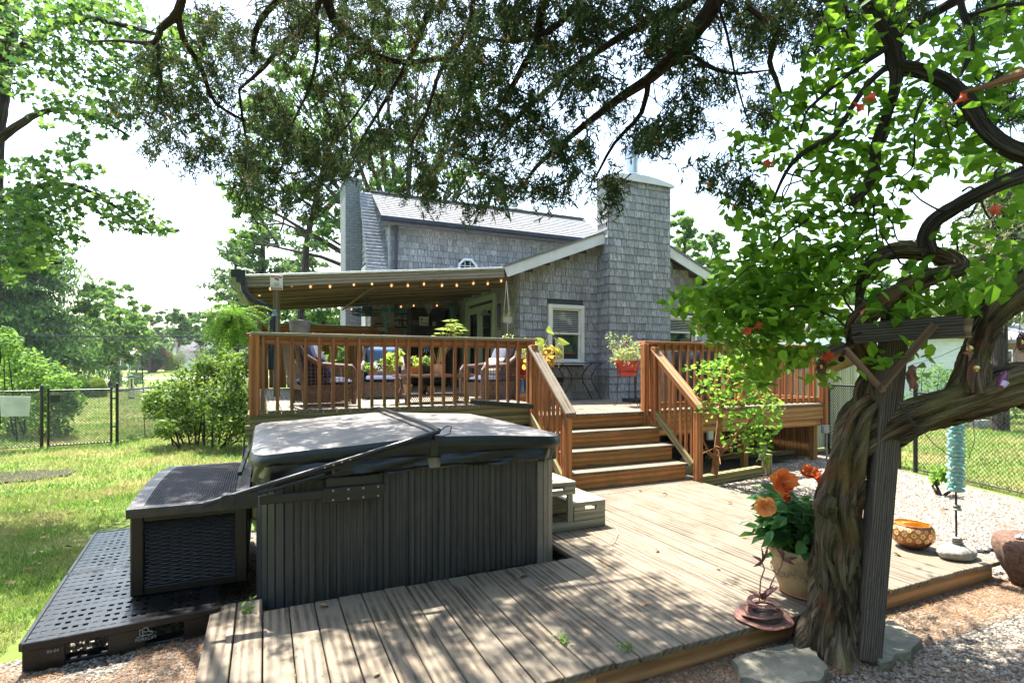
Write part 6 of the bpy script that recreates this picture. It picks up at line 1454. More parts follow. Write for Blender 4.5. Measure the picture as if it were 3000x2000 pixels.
# power lines
for (ya, yb, lb) in ((822, 838, 'highest thin'), (948, 955, 'lone middle'), (975, 981, 'thick upper of the close pair'), (979, 984, 'thick lower of the close pair'), (989, 996, 'lowest')):
    a, b = W(-60, ya, 30), W(760, yb, 30); mb = MB(); mb.tube([a.lerp(b, k/10)-Vector((0, 0, .12*math.sin(math.pi*k/10))) for k in range(11)], .022 if 'thick' in lb else .014, 5, cap=False)
    o = mb.build('power_line', IRON); tag(o, lb+' power line crossing in front of the spruces', 'power line', 'power lines over the street')
# ---------------------------------------------------------------- edging, rocks, small fittings right of the stairs
ROCK = M('grey_rock', (.36, .33, .28), .9, .3, 9, .6, bd=.02)
def rock(name, c, sx, sy, sz, mat, label=None, cat='rock', seed=0, n=3, par=None, rough=.18):
    bm = bmesh.new(); bmesh.ops.create_icosphere(bm, subdivisions=n, radius=1.0)
    for v in bm.verts:
        f = 1+rough*noise.noise(v.co*1.3+Vector((seed, seed*2, 0)))+rough*.4*noise.noise(v.co*4+Vector((seed, 0, 5))); v.co = Vector((v.co.x*sx*f, v.co.y*sy*f, v.co.z*sz*f))
    me = bpy.data.meshes.new(name); bm.to_mesh(me); bm.free(); me.polygons.foreach_set('use_smooth', [True]*len(me.polygons)); o = mesh_obj(name, me, mat, Matrix.Translation(Vector(c)), par)
    if label: tag(o, label, cat)
    return o
q = G(2062, 1405); rock('rock', (q.x+.02, q.y+.35, .12), .15, .12, .19, ROCK, 'rounded pale rock leaning behind the newel post of the stairs', seed=3)
a, b = G(2070, 1350), G(2422, 1328); mb = MB(); mb.tube([(a.x, a.y, .05), ((a.x+b.x)/2, (a.y+b.y)/2, .055), (b.x, b.y, .05)], .05, 12); o = mb.build('round_timber', W_MOSSY, smooth=True); tag(o, 'round landscape timber edging the mulch under the deck', 'timber edging')
a, b = (5.32, 5.95), (6.45, 6.55); o = plank('square_timber', (5.28, 5.72, .07), (6.75, 5.95, .07), .11, .13, W_MOSSY); tag(o, 'greenish square timber edging beside the lower deck', 'timber edging')
q = G(2246, 1388); o = plank('short_post', (q.x, q.y, 0), (q.x, q.y, .30), .11, .11, W_MOSSY, up=(0, 1, 0)); tag(o, 'short mossy timber post at the corner of the planting bed', 'post')
so = thing('solar_light', 'leaning black solar path light by the short timber post', 'garden light', (q.x-.12, q.y, 0)); mb = MB(); p0 = Vector((q.x-.16, q.y, 0)); p1 = Vector((q.x-.06, q.y, .42)); mb.tube([p0, p0.lerp(p1, .6)], .01, 6); mb.build('stake', BLK, so)
plank('lantern_body', p0.lerp(p1, .5), p1, .07, .07, M('smoky_glass', (.12, .12, .12), .2), so); plank('cap', p1, p1+(p1-p0).normalized()*.03, .10, .10, BLK, so)
q = onY(2418, 1256, 6.36); jb = thing('junction_box', 'grey electrical box with conduit on the corner post of the raised deck', 'electrical box', (q.x, 6.36, 0)); mb = MB(); mb.box(q.x-.07, q.x+.07, 6.33, 6.40, q.z-.07, q.z+.07); mb.build('box', M('grey_pvc', (.32, .33, .34), .5), jb, bevel=.006); mb = MB(); mb.tube([(q.x+.03, 6.36, q.z-.07), (q.x+.03, 6.36, .02)], .014, 8); mb.build('conduit', M('grey_pvc', (.32, .33, .34), .5), jb)
q = onY(2080, 1275, 6.40); o = plank('outlet_box', (q.x-.05, 6.40, q.z), (q.x+.05, 6.40, q.z), .05, .13, M('pale_plastic', (.5, .52, .48), .4)); tag(o, 'pale outdoor outlet box under the right deck beside the stairs', 'outlet')
# fallen twig on the deck and a few dead sticks
tw = MB(); tw.tube([G(1788, 1530, .15), G(1805, 1545, .165), G(1811, 1563, .15), G(1800, 1585, .15), G(1780, 1600, .15)], [.002, .003, .003, .002, .001], 5); tw.tube([G(1808, 1568, .15), G(1790, 1575, .165), G(1782, 1592, .15)], [.002, .001, .001], 4); o = tw.build('twig', M('dry_twig', (.4, .33, .25), .8)); tag(o, 'dry forked twig lying on the sunny deck by the step', 'twig')
# ---------------------------------------------------------------- flagstones and boulder
FLAG = M('flagstone', (.21, .19, .14), .9, .3, 5, .8, bd=.03, c2=(.10, .10, .07))
def flag(pts, label, h=.045, seed=1):
    P = [G(px, py, h) for px, py in pts]; n0 = len(P); R = []
    for i in range(n0):
        a, b = P[i], P[(i+1) % n0]
        for k in range(5): t = k/5; c = a.lerp(b, t); nz = noise.noise(c*7+Vector((seed, 0, 0))); R.append(c+Vector((nz*.035, noise.noise(c*9)*.03, 0)))
    n = len(R); C = sum(R, Vector())/n; mb = MB(); V = [Vector((c.x, c.y, -.01)) for c in R]+[Vector((c.x+(C.x-c.x)*.01, c.y+(C.y-c.y)*.01, h*.55)) for c in R]+[c+(C-c)*.035 for c in R]+[c+(C-c)*.25+Vector((0, 0, .006*noise.noise(c*5))) for c in R]+[C]
    F = [(r*n+i, r*n+(i+1) % n, (r+1)*n+(i+1) % n, (r+1)*n+i) for r in range(3) for i in range(n)]+[(3*n+i, 3*n+(i+1) % n, 4*n) for i in range(n)]
    mb.add(V, F); o = mb.build('flagstone', FLAG); tag(o, label, 'flagstone', 'flagstones by the vine post')
flag([(2150, 1930), (2210, 1905), (2335, 1876), (2405, 1908), (2436, 1958), (2400, 1990), (2290, 2010), (2160, 1985)], 'large flagstone at the foot of the deck left of the gnarled trunk')
flag([(2545, 1830), (2615, 1815), (2705, 1872), (2655, 1912), (2570, 1940), (2538, 1900)], 'flagstone just right of the leaning timber post', seed=5)
GRAN = M('speckled_granite', (.26, .14, .09), .8, .5, 30, 1.0, c2=(.05, .03, .022), bd=.03)
q = G(3022, 1712); bo = thing('granite_planter', 'rough brown granite boulder at the right edge of the deck', 'boulder', (q.x, q.y, 0))
bm = bmesh.new(); bmesh.ops.create_icosphere(bm, subdivisions=4, radius=1.0)
for v in bm.verts:
    z = v.co.z; f = 1+.10*noise.noise(v.co*1.7)+.05*noise.noise(v.co*6); tap = .45+.55*min(1, max(0, (z+1)/1.5)); v.co = Vector((v.co.x*.25*f*tap, v.co.y*.25*f*tap, (max(-1, min(.62, z))*.24+.16)*1.15))
me = bpy.data.meshes.new('boulder'); bm.to_mesh(me); bm.free(); me.polygons.foreach_set('use_smooth', [True]*len(me.polygons)); mesh_obj('boulder', me, GRAN, Matrix.Translation((q.x, q.y, 0)), bo)
for k in range(11):
    cc = random.choice((((.65, .12, .2)), (.7, .2, .28), (.1, .45, .4), (.6, .5, .5))); c = Vector((q.x-.18+random.uniform(0, .2), q.y-.1+random.uniform(-.06, .14), .37)); o = rock('glass_pebble', c, .026, .02, .016, M('pebble_%d' % int(cc[0]*100+cc[2]*10), cc, .25, .1, 8, 0), 'small %s glass pebble on top of the granite boulder' % ('red' if cc[0] == .65 else 'pink' if cc[1] == .2 else 'teal' if cc[0] == .1 else 'pale pink'), 'pebble', k, 1); o['group'] = 'coloured pebbles on the granite boulder'; 
# ---------------------------------------------------------------- hibiscus in its pot
q = G(2372, 1735, .14); hp = thing('flower_pot', 'round sand coloured pot with moulded garland on a terracotta saucer', 'plant pot', (q.x, q.y, .14)); SAND = M('sand_glazed_pot', (.34, .25, .13), .5, .3, 9, .15, c2=(.19, .13, .06))
mb = MB(); mb.lathe([(.13, .15), (.165, .155), (.185, .17), (.215, .26), (.232, .36), (.238, .40), (.248, .405), (.25, .435), (.243, .45), (.225, .445), (.215, .42)], (q.x, q.y, 0), 40); mb.build('vessel', SAND, hp, smooth=True)
mb = MB(); mb.lathe([(.001, .141), (.175, .142), (.19, .16), (.18, .165), (.165, .155)], (q.x, q.y, 0), 32); mb.build('saucer', TERRA, hp, smooth=True); mb = MB(); mb.lathe([(.001, .425), (.22, .425)], (q.x, q.y, 0), 24); mb.build('soil', SOIL, hp)
rel = MB()
for k in range(48):
    a = -math.pi+k*2*math.pi/48; z = .29+.018*math.sin(k*.8); R_ = .2275+(z-.29)*.2; c = Vector((q.x+R_*math.cos(a), q.y+R_*math.sin(a), z)); T_ = Matrix.Translation(c) @ Matrix.Rotation(a, 4, 'Z') @ RY(90)
    if k % 5 < 3:
        for j in range(5): t = j*1.257; cc = T_ @ Vector((.011*math.cos(t), .011*math.sin(t), 0)); rel.tube([cc-Vector((math.cos(a), math.sin(a), 0))*.003, cc+Vector((math.cos(a), math.sin(a), 0))*.005], [.008, .005], 6)
    else: rel.tube([T_ @ Vector((-.015, -.02, 0)), T_ @ Vector((0, 0, .004)), T_ @ Vector((.015, .02, 0))], [.002, .008, .002], 6)
for zz in (.398,): rel.tube([(q.x+.239*math.cos(t*math.pi/20), q.y+.239*math.sin(t*math.pi/20), zz) for t in range(41)], .004, 5)
rel.build('moulding', SAND, hp)
hi = thing('hibiscus', 'hibiscus with glossy dark leaves and large orange blooms in the sand coloured pot', 'plant', (q.x, q.y, .43))
HL = leafmat('glossy_dark_leaf', (.015, .065, .018), (.06, .18, .045), .3, .28, .6); hm = {}
def leaf_piece(name, size, mat, kind='oval'):
    k = (name, kind, round(size, 3), mat.name)
    if k not in hm:
        T, Fc = LEAF[kind]; me = np_mesh('leaf', T*size, [list(f) for f in Fc]); me.materials.append(mat); hm[k] = me
    return hm[k]
def orient(c, n, d):
    n = Vector(n).normalized(); d = Vector(d); x = (d-n*d.dot(n)); x = x.normalized() if x.length > 1e-4 else n.orthogonal().normalized(); y = n.cross(x); mw = Matrix((x, y, n)).transposed().to_4x4(); mw.translation = Vector(c); return mw
mb = MB(); hub = Vector((q.x, q.y, .45)); tips = []
for k in range(16):
    px, py = random.uniform(2205, 2440), random.uniform(1415, 1600); t = W(px, py, 3.5+random.uniform(-.12, .25)); tips.append(t); mb.tube([hub+Vector((random.uniform(-.06, .06), random.uniform(-.06, .06), 0)), hub.lerp(t, .55)+Vector((0, 0, .05)), t], [.006, .005, .003], 6)
mb.build('stem', M('woody_stem', (.14, .10, .05), .8), hi)
for i in range(295):
    t = random.choice(tips); c = hub.lerp(t, random.uniform(.35, 1.05))+Vector((random.gauss(0, .05), random.gauss(0, .05), random.gauss(0, .04)+.01)); d = (c-hub); d.z -= .12; s = random.choice((.07, .085, .10, .115)); put(bpy.data.objects.new('leaf', leaf_piece('h', s, HL)), orient(c, (random.gauss(0, .5), random.gauss(-.25, .5), .8), d), hi)
foliage(hi, (q.x-.01, q.y-.02, .60), .21, 420, .062, HL, 'oval', .62, 16, 0)
ORG = leafmat('orange_petal', (.60, .065, .02), (.80, .19, .05), .45, .5, .2); PEACH = leafmat('peach_petal', (.70, .24, .08), (.85, .42, .18), .5, .5, .2)
def bloom(c, r, nrm, mat, seed=0):
    rr = random.Random(seed); c = Vector(c); mw0 = orient(c, nrm, (1, 0, .2)); fl = []
    for layer in range(2):
        for k in range(5):
            a = k*1.2566+layer*.6+rr.uniform(-.15, .15); jit = rr.uniform(-.5, .8); lw = rr.uniform(.8, 1.15); mb = MB(); n, m = 6, 6; V = []
            for j in range(m+1):
                for i in range(n+1):
                    u = (i/n-.5)*2; t = j/m; w = r*(.10+.62*math.sin(math.pi*min(1, t*.62+.12))**.9); x = t*r*lw*(1-.12*u*u); y = u*w*.75; z = r*((.22+.5*jit)*t-.42*t*t*layer*.5)+r*.17*math.sin(u*6+t*6+seed+k*2)*t*t+(.10 if layer else 0)*r+r*.18*t*(1-layer)
                    V.append(mw0 @ (Matrix.Rotation(a, 4, 'Z') @ Vector((x, y, z))))
            mb.add(V, [(j*(n+1)+i, j*(n+1)+i+1, (j+1)*(n+1)+i+1, (j+1)*(n+1)+i) for j in range(m) for i in range(n)]); fl.append(mb.build('petal', mat, hi, smooth=True))
    mb = MB(); mb.tube([mw0 @ Vector((0, 0, 0)), mw0 @ Vector((.1*r, 0, .5*r)), mw0 @ Vector((.2*r, 0, .95*r))], [.006, .005, .007], 6); mb.build('stamen', PEACH, hi)
bloom(W(2285, 1412, 3.35), .082, (-.3, -1, .25), ORG, 1); bloom(W(2372, 1396, 3.5), .07, (.1, -.4, 1), ORG, 2); bloom(W(2240, 1482, 3.35), .06, (-.8, -.8, .1), PEACH, 3); bloom(W(2402, 1420, 3.45), .045, (.3, -.5, .8), ORG, 5); bloom(W(2302, 1455, 3.5), .035, (-.2, -.8, .4), ORG, 4)
# ---------------------------------------------------------------- rusty metal pineapple
RUST = M('rusty_sheet_metal', (.24, .105, .075), .75, .3, 14, .3, c2=(.13, .06, .05)); q = G(2235, 1808, .142); pi_ = thing('metal_pineapple', 'rusty cut metal spiral and leaf sculpture lying at the edge of the deck', 'sculpture', (q.x, q.y, .14))
def ring(c, ro, ri, tilt, th=.004, sq=.8, a0=0, a1=2*math.pi, name='metal_ring'):
    mb = MB(); n = 36; V = []; mw = Matrix.Translation(Vector(c)) @ RX(tilt[0]) @ RY(tilt[1])
    for k in range(n+1):
        a = a0+(a1-a0)*k/n; wv = 1+.04*math.sin(a*5)
        for r, z in ((ri, 0), (ro*wv, 0), (ro*wv, th), (ri, th)): V.append(mw @ Vector((r*math.cos(a), r*sq*math.sin(a), z)))
    mb.add(V, [(4*k+j, 4*k+(j+1) % 4, 4*k+4+(j+1) % 4, 4*k+4+j) for k in range(n) for j in range(4)]); mb.build(name, RUST, pi_)
ring((q.x, q.y, .146), .175, .105, (4, 2), sq=.85); ring((q.x-.01, q.y, .163), .125, .085, (-8, 4)); ring((q.x+.01, q.y, .185), .115, .075, (9, -5)); ring((q.x, q.y-.0, .215), .105, .072, (-7, 6)); ring((q.x-.02, q.y, .238), .085, .05, (10, 2), a1=5.2)
mb = MB(); mb.lathe([(.001, .148), (.10, .150), (.10, .17), (.001, .172)], q-Vector((0, 0, q.z)), 20); mb.build('core_disc', M('dark_rust', (.05, .04, .035), .8), pi_)
def spike(base, d, L, w, par=pi_, nrm=(0, -.5, 1)):
    d = Vector(d).normalized(); s = d.cross(Vector(nrm)).normalized(); mb = MB(); b = Vector(base); n = s.cross(d).normalized(); V = []
    for o_ in (0, .003):
        V += [b-s*w*.3+n*o_, b+d*L*.4-s*w*.5+n*(o_+.01), b+d*L+n*(o_), b+d*L*.4+s*w*.5+n*(o_+.01), b+s*w*.3+n*o_]
    mb.add(V, [(0, 1, 2, 3, 4), (9, 8, 7, 6, 5)]+[(i, i+5, (i+1) % 5+5, (i+1) % 5) for i in range(5)]); mb.build('metal_leaf', RUST, par)
cx = Vector((q.x-.01, q.y, .255))
for k in range(9):
    a = math.radians(150+k*27); spike(cx, (math.cos(a), math.sin(a)*.5, .55), random.uniform(.08, .13), .03)
for (p_, dd) in (((2232, 1645), -1), ((2293, 1638), 1)):
    t = W(p_[0], p_[1], 3.3); mb = MB(); mb.tube([cx+Vector((dd*.02, 0, -.02)), cx.lerp(t, .5)+Vector((dd*.01, 0, 0)), cx.lerp(t, .78)+Vector((.022, 0, 0)), t+Vector((0, 0, 0))], .0045, 6); mb.build('rod', RUST, pi_)
    for a in ((150, .11), (190, .09), (70, .12), (100, .10)) if dd < 0 else ((0, .12), (-25, .10), (130, .13), (110, .1)): spike(t, (math.cos(math.radians(a[0])), -.1, math.sin(math.radians(a[0]))), a[1], .022, nrm=(0, -1, .4))
# ---------------------------------------------------------------- copper lantern bowl
q = G(2672, 1603, .14); COP = M('hammered_copper', (.42, .17, .09), .38, .3, 30, .4, metal=.75); bw = thing('copper_bowl', 'round copper lantern bowl with daisy cutouts on the deck', 'bowl', (q.x, q.y, .14)); AMB, ant, ab, _ = nmat('amber_glass'); ab.inputs['Base Color'].default_value = (.85, .5, .05, 1); ab.inputs['Roughness'].default_value = .2; ab.inputs['Transmission Weight'].default_value = .4
prof = [(.001, .141), (.06, .142), (.105, .165), (.145, .21), (.158, .255), (.15, .30), (.132, .33), (.122, .335)]
mb = MB(); mb.lathe(prof, (q.x, q.y, 0), 36); mb.build('vessel', COP, bw, smooth=True); mb = MB(); mb.lathe([(max(.001, r-.006), z+.003) for r, z in prof[1:]], (q.x, q.y, 0), 36); mb.build('liner', AMB, bw, smooth=True); mb = MB(); mb.tube([(q.x+.127*math.cos(a*math.pi/16), q.y+.127*math.sin(a*math.pi/16), .335) for a in range(33)], .007, 7); mb.build('rim', COP, bw, smooth=True)
DAI = M('gold_cutout', (.95, .75, .25), .4, .05, 5, 0); mb = MB()
for row, (z, R_) in enumerate(((.235, .1545), (.275, .1565), (.308, .1475))):
    for k in range(16):
        a = 2*math.pi*(k+.5*(row % 2))/16; c = Vector((q.x+R_*math.cos(a), q.y+R_*math.sin(a), z)); n = Vector((math.cos(a), math.sin(a), .35*(row-1))); T_ = orient(c+n*.002, n, (-math.sin(a), math.cos(a), 0)); s = .8 if row == 2 else 1
        for j in range(8): t = j*math.pi/4; p0_, p1_ = T_ @ Vector((.007*math.cos(t)*s, .007*math.sin(t)*s, 0)), T_ @ Vector((.021*math.cos(t)*s, .021*math.sin(t)*s, 0)); sd = T_.to_3x3() @ Vector((-math.sin(t), math.cos(t), 0))*.0035*s; mb.add([p0_-sd*.4, p1_.lerp(p0_, .3)-sd, p1_, p1_.lerp(p0_, .3)+sd, p0_+sd*.4], [(0, 1, 2, 3, 4)])
mb.build('daisy_cutouts', DAI, bw, kind='stuff')
# ---------------------------------------------------------------- sea glass totem
q = G(2802, 1632, .14); AQ, qnt, qb, _ = nmat('aqua_glass'); qb.inputs['Base Color'].default_value = (.50, .82, .78, 1); qb.inputs['Roughness'].default_value = .12; qb.inputs['Transmission Weight'].default_value = .6; qb.inputs['IOR'].default_value = 1.4
gt = thing('glass_totem', 'tall garden totem of aqua glass chunks and flat pebbles on a rod', 'sculpture', (q.x, q.y, .14)); mb = MB(); mb.tube([(q.x, q.y, .2), (q.x-.015, q.y, 1.2)], .0075, 8); mb.build('rod', BLK, gt)
rock('base_stone', (q.x+.0, q.y, .185), .165, .115, .062, ROCK, seed=8, par=gt, rough=.12)
for z, s in ((.255, .05), (.275, .048), (.292, .043), (.515, .045), (.54, .035), (.525, .03)): rock('pebble', (q.x+random.uniform(-.01, .01), q.y, z), s, s*.8, .011, ROCK, seed=z*9, par=gt, n=2)
z = .655; k = 0
GC = []
for s_ in range(6):
    bm = bmesh.new(); bmesh.ops.create_icosphere(bm, subdivisions=1, radius=1.0)
    for v in bm.verts: v.co *= 1+.3*noise.noise(v.co*2+Vector((s_*3, 0, 0)))
    me = bpy.data.meshes.new('glass_chunk'); bm.to_mesh(me); bm.free(); me.materials.append(AQ); GC.append(me)
while z < 1.20:
    if k % 3 == 0: rock('flat_pebble', (q.x-.008+random.uniform(-.008, .008), q.y, z), .056, .045, .009, M('beige_pebble', (.45, .36, .27), .8, .2, 12, .2), seed=z*7, par=gt, n=2)
    for j in range(4):
        a = j*1.57+k*.6; o = bpy.data.objects.new('glass_chunk', GC[(k+j) % 6]); put(o, Matrix.Translation((q.x-.008+.029*math.cos(a), q.y+.029*math.sin(a), z+.014)) @ Matrix.Rotation(a, 4, 'Z') @ Matrix.Diagonal((.04, .034, .021, 1)), gt)
    z += .03; k += 1
q = G(2882, 1618, .14); hs = thing('iron_horseshoe', 'dark iron horseshoe shaped piece on the deck corner', 'ornament', (q.x, q.y, .14)); mb = MB(); mb.tube([(q.x-.07, q.y+.05, .155), (q.x-.05, q.y-.02, .16), (q.x, q.y-.03, .155), (q.x+.05, q.y-.02, .165), (q.x+.08, q.y-.06, .15)], [.012, .016, .013, .016, .012], 7); mb.build('bar', IRON, hs)
# ================================================================ gnarled vine tree with its timber post
def resamp(pts, step):
    """Catmull-Rom through (Vector, r) control points."""
    out = []; n = len(pts)
    for i in range(n-1):
        p0, p1, p2, p3 = pts[max(i-1, 0)], pts[i], pts[i+1], pts[min(i+2, n-1)]; k = max(2, int((p2[0]-p1[0]).length/step))
        for j in range(k):
            t = j/k; a = [0.5*((2*p1[0][c])+(-p0[0][c]+p2[0][c])*t+(2*p0[0][c]-5*p1[0][c]+4*p2[0][c]-p3[0][c])*t*t+(-p0[0][c]+3*p1[0][c]-3*p2[0][c]+p3[0][c])*t**3) for c in range(3)]
            out.append((Vector(a), p1[1]+(p2[1]-p1[1])*t))
    out.append(pts[-1]); return out
def limb(mb, spec, step=.03, n=28, rough=.16, freq=5, twist=3.0, seed=0, d0=3.1):
    """spec: (px,py,radius_px,depth) in the photo; builds a ridged, twisting limb."""
    P = [(W(px, py, d), r*d/FPX) for px, py, r, d in spec]; R = resamp(P, step); nn = n
    def rid(th, L):
        a = th+L*twist; v = .55*math.sin(a*freq+seed)+.3*math.sin(a*(freq*2+1)+L*4+seed*2)+.55*noise.noise(Vector((math.cos(a)*1.6, math.sin(a)*1.6, L*3.2+seed)))+.35*noise.noise(Vector((math.cos(a)*5, math.sin(a)*5, L*5+seed)))
        return 1+rough*v*1.5
    mb.tube([p for p, r in R], [r for p, r in R], nn, True, rid)
BK = bark('gnarled_bark', (.008, .005, .004), (.25, .18, .115), 24, green=(.13, .12, .035), red=(.17, .065, .03), bmp=1.0)
BKD = bark('dark_bark', (.010, .008, .008), (.11, .09, .075), 22, bmp=.9)
tb0 = G(2440, 1893)
vt = thing('vine_tree', 'gnarled twisted trumpet vine trunk with bright green leaves by the leaning post', 'tree', (tb0.x, tb0.y, 0))
mb = MB()
limb(mb, [(2432, 1915, 118, 3.16), (2440, 1865, 92, 3.17), (2455, 1800, 66, 3.18), (2452, 1720, 60, 3.2), (2448, 1640, 56, 3.2), (2455, 1560, 53, 3.2), (2452, 1470, 50, 3.2), (2470, 1390, 47, 3.2), (2497, 1300, 46, 3.2), (2530, 1220, 46, 3.2), (2570, 1190, 40, 3.2)], .018, 64, .22, 6, 2.2, 1)
mb.build('trunk', BK, vt, smooth=True)
mb = MB(); limb(mb, [(2400, 1915, 40, 3.1), (2405, 1840, 36, 3.08), (2424, 1760, 30, 3.1), (2430, 1690, 28, 3.12), (2415, 1620, 22, 3.12), (2415, 1540, 26, 3.13), (2425, 1480, 20, 3.15)], .022, 30, .25, 4, 6, 7)
limb(mb, [(2500, 1915, 42, 3.1), (2492, 1830, 32, 3.1), (2475, 1740, 26, 3.1), (2485, 1650, 26, 3.12), (2495, 1560, 24, 3.14), (2490, 1480, 22, 3.15)], .022, 28, .25, 4, -5, 4)
limb(mb, [(2425, 1500, 16, 3.1), (2417, 1480, 28, 3.08), (2428, 1455, 16, 3.1)], .015, 22, .3, 4, 4, 9); mb.build('trunk_strand', BK, vt, smooth=True)
mb = MB(); limb(mb, [(2500, 1330, 30, 3.2), (2570, 1280, 44, 3.15), (2660, 1232, 47, 3.05), (2780, 1188, 50, 2.95), (2880, 1155, 52, 2.9), (2960, 1125, 58, 2.85), (3010, 1120, 62, 2.85), (3090, 1150, 50, 2.85)], .025, 44, .17, 5, 3, 2); mb.build('limb', BK, vt, smooth=True)
mb = MB(); limb(mb, [(2845, 1150, 62, 2.92), (2850, 1085, 40, 2.92), (2862, 1020, 32, 2.92), (2885, 960, 33, 2.92), (2930, 900, 40, 2.9), (2990, 850, 45, 2.85), (3080, 800, 45, 2.8)], .025, 36, .17, 5, 4, 5); mb.build('limb', BK, vt, smooth=True)
mb = MB(); limb(mb, [(2540, 1230, 36, 3.22), (2535, 1150, 32, 3.25), (2555, 1100, 26, 3.28), (2540, 1040, 34, 3.26), (2515, 985, 30, 3.2), (2520, 940, 28, 3.15), (2575, 890, 27, 3.1), (2650, 845, 24, 3.05), (2730, 808, 24, 3.0), (2795, 795, 22, 3.0), (2812, 778, 22, 3.02), (2770, 755, 24, 3.08), (2700, 738, 23, 3.12), (2630, 735, 22, 3.15), (2575, 752, 20, 3.18), (2535, 795, 15, 3.2), (2520, 860, 11, 3.22), (2505, 960, 7, 3.2), (2470, 1040, 4, 3.2)], .025, 32, .19, 4, 5, 3); mb.build('limb', BK, vt, smooth=True)
mb = MB(); limb(mb, [(2722, 745, 26, 3.1), (2712, 700, 22, 3.1), (2735, 648, 20, 3.05), (2810, 600, 19, 3.0), (2900, 552, 20, 2.95), (2990, 515, 24, 2.9), (3080, 480, 24, 2.9)], .025, 28, .16, 4, 3, 6); mb.build('limb', BKD, vt, smooth=True)
mb = MB(); limb(mb, [(2515, -60, 16, 3.1), (2545, 20, 16, 3.1), (2590, 75, 17, 3.1), (2618, 130, 20, 3.1), (2632, 195, 24, 3.1), (2690, 205, 20, 3.08), (2770, 240, 18, 3.05), (2835, 300, 20, 3.0), (2880, 370, 21, 2.95), (2950, 430, 22, 2.9), (3060, 470, 26, 2.88)], .025, 28, .16, 4, 3, 8)
limb(mb, [(2628, 205, 17, 3.1), (2620, 270, 14, 3.12), (2590, 360, 13, 3.14), (2566, 430, 14, 3.15), (2560, 500, 12, 3.15), (2535, 550, 14, 3.15), (2495, 590, 15, 3.13)], .025, 22, .18, 4, 3, 2)
limb(mb, [(2620, 180, 9, 3.12), (2540, 250, 8, 3.15), (2480, 340, 7, 3.2), (2440, 400, 8, 3.2), (2350, 450, 7, 3.25), (2300, 510, 5, 3.3), (2265, 590, 3, 3.3)], .03, 12, .1)
limb(mb, [(2600, 140, 9, 3.1), (2510, 200, 6, 3.15), (2400, 290, 5, 3.2), (2360, 330, 3, 3.2)], .03, 10, .1)
limb(mb, [(2805, -40, 9, 2.9), (2825, 50, 9, 2.9), (2848, 110, 8, 2.9), (2838, 170, 7, 2.9), (2812, 225, 4, 2.9)], .03, 12, .1); limb(mb, [(3040, 5, 6, 2.8), (2930, 20, 6, 2.85), (2830, 48, 5, 2.9)], .03, 10, .1)
mb.build('limb', BKD, vt, smooth=True)
mb = MB(); RB = bark('red_bark', (.10, .04, .025), (.42, .22, .14), 10, bmp=.8); limb(mb, [(3060, 195, 14, 2.8), (2970, 225, 14, 2.85), (2900, 250, 9, 2.9), (2820, 270, 4, 2.9)], .03, 16, .1); mb.build('limb', RB, vt, smooth=True)
# wandering thin vines
mb = MB(); vr = random.Random(5)
for (x0, y0, x1, y1) in ((2520, 940, 2290, 800), (2540, 700, 2340, 760), (2470, 1040, 2600, 780), (2700, 760, 2500, 690), (2600, 760, 2450, 560), (2560, 600, 2680, 720), (2500, 590, 2300, 690), (2780, 620, 2600, 500), (2600, 400, 2460, 800), (2480, 960, 2180, 880), (2400, 480, 2230, 640), (2820, 560, 3000, 640), (2300, 500, 2290, 640), (2860, 600, 2700, 860), (2450, 300, 2250, 420), (2520, 160, 2380, 60), (2700, 300, 2640, 620), (2860, 330, 2740, 430), (2900, 560, 2960, 380), (2370, 640, 2100, 860), (2540, 880, 2440, 820), (2550, 940, 2620, 900)):
    q = []; n = 6
    for i in range(n+1):
        t = i/n; q.append((x0+(x1-x0)*t+vr.gauss(0, 16)*(0 < i < n), y0+(y1-y0)*t+vr.gauss(0, 16)*(0 < i < n)-30*math.sin(math.pi*t)*vr.uniform(-.5, 1), 2.6+1.2*(1-t) if False else 1, 3.1+vr.uniform(-.15, .25)))
    q = [(a, b, 3.4-2*i/n, d) for i, (a, b, c, d) in enumerate(q)]; limb(mb, q, .05, 6, .05)
mb.build('twig', BKD, vt)
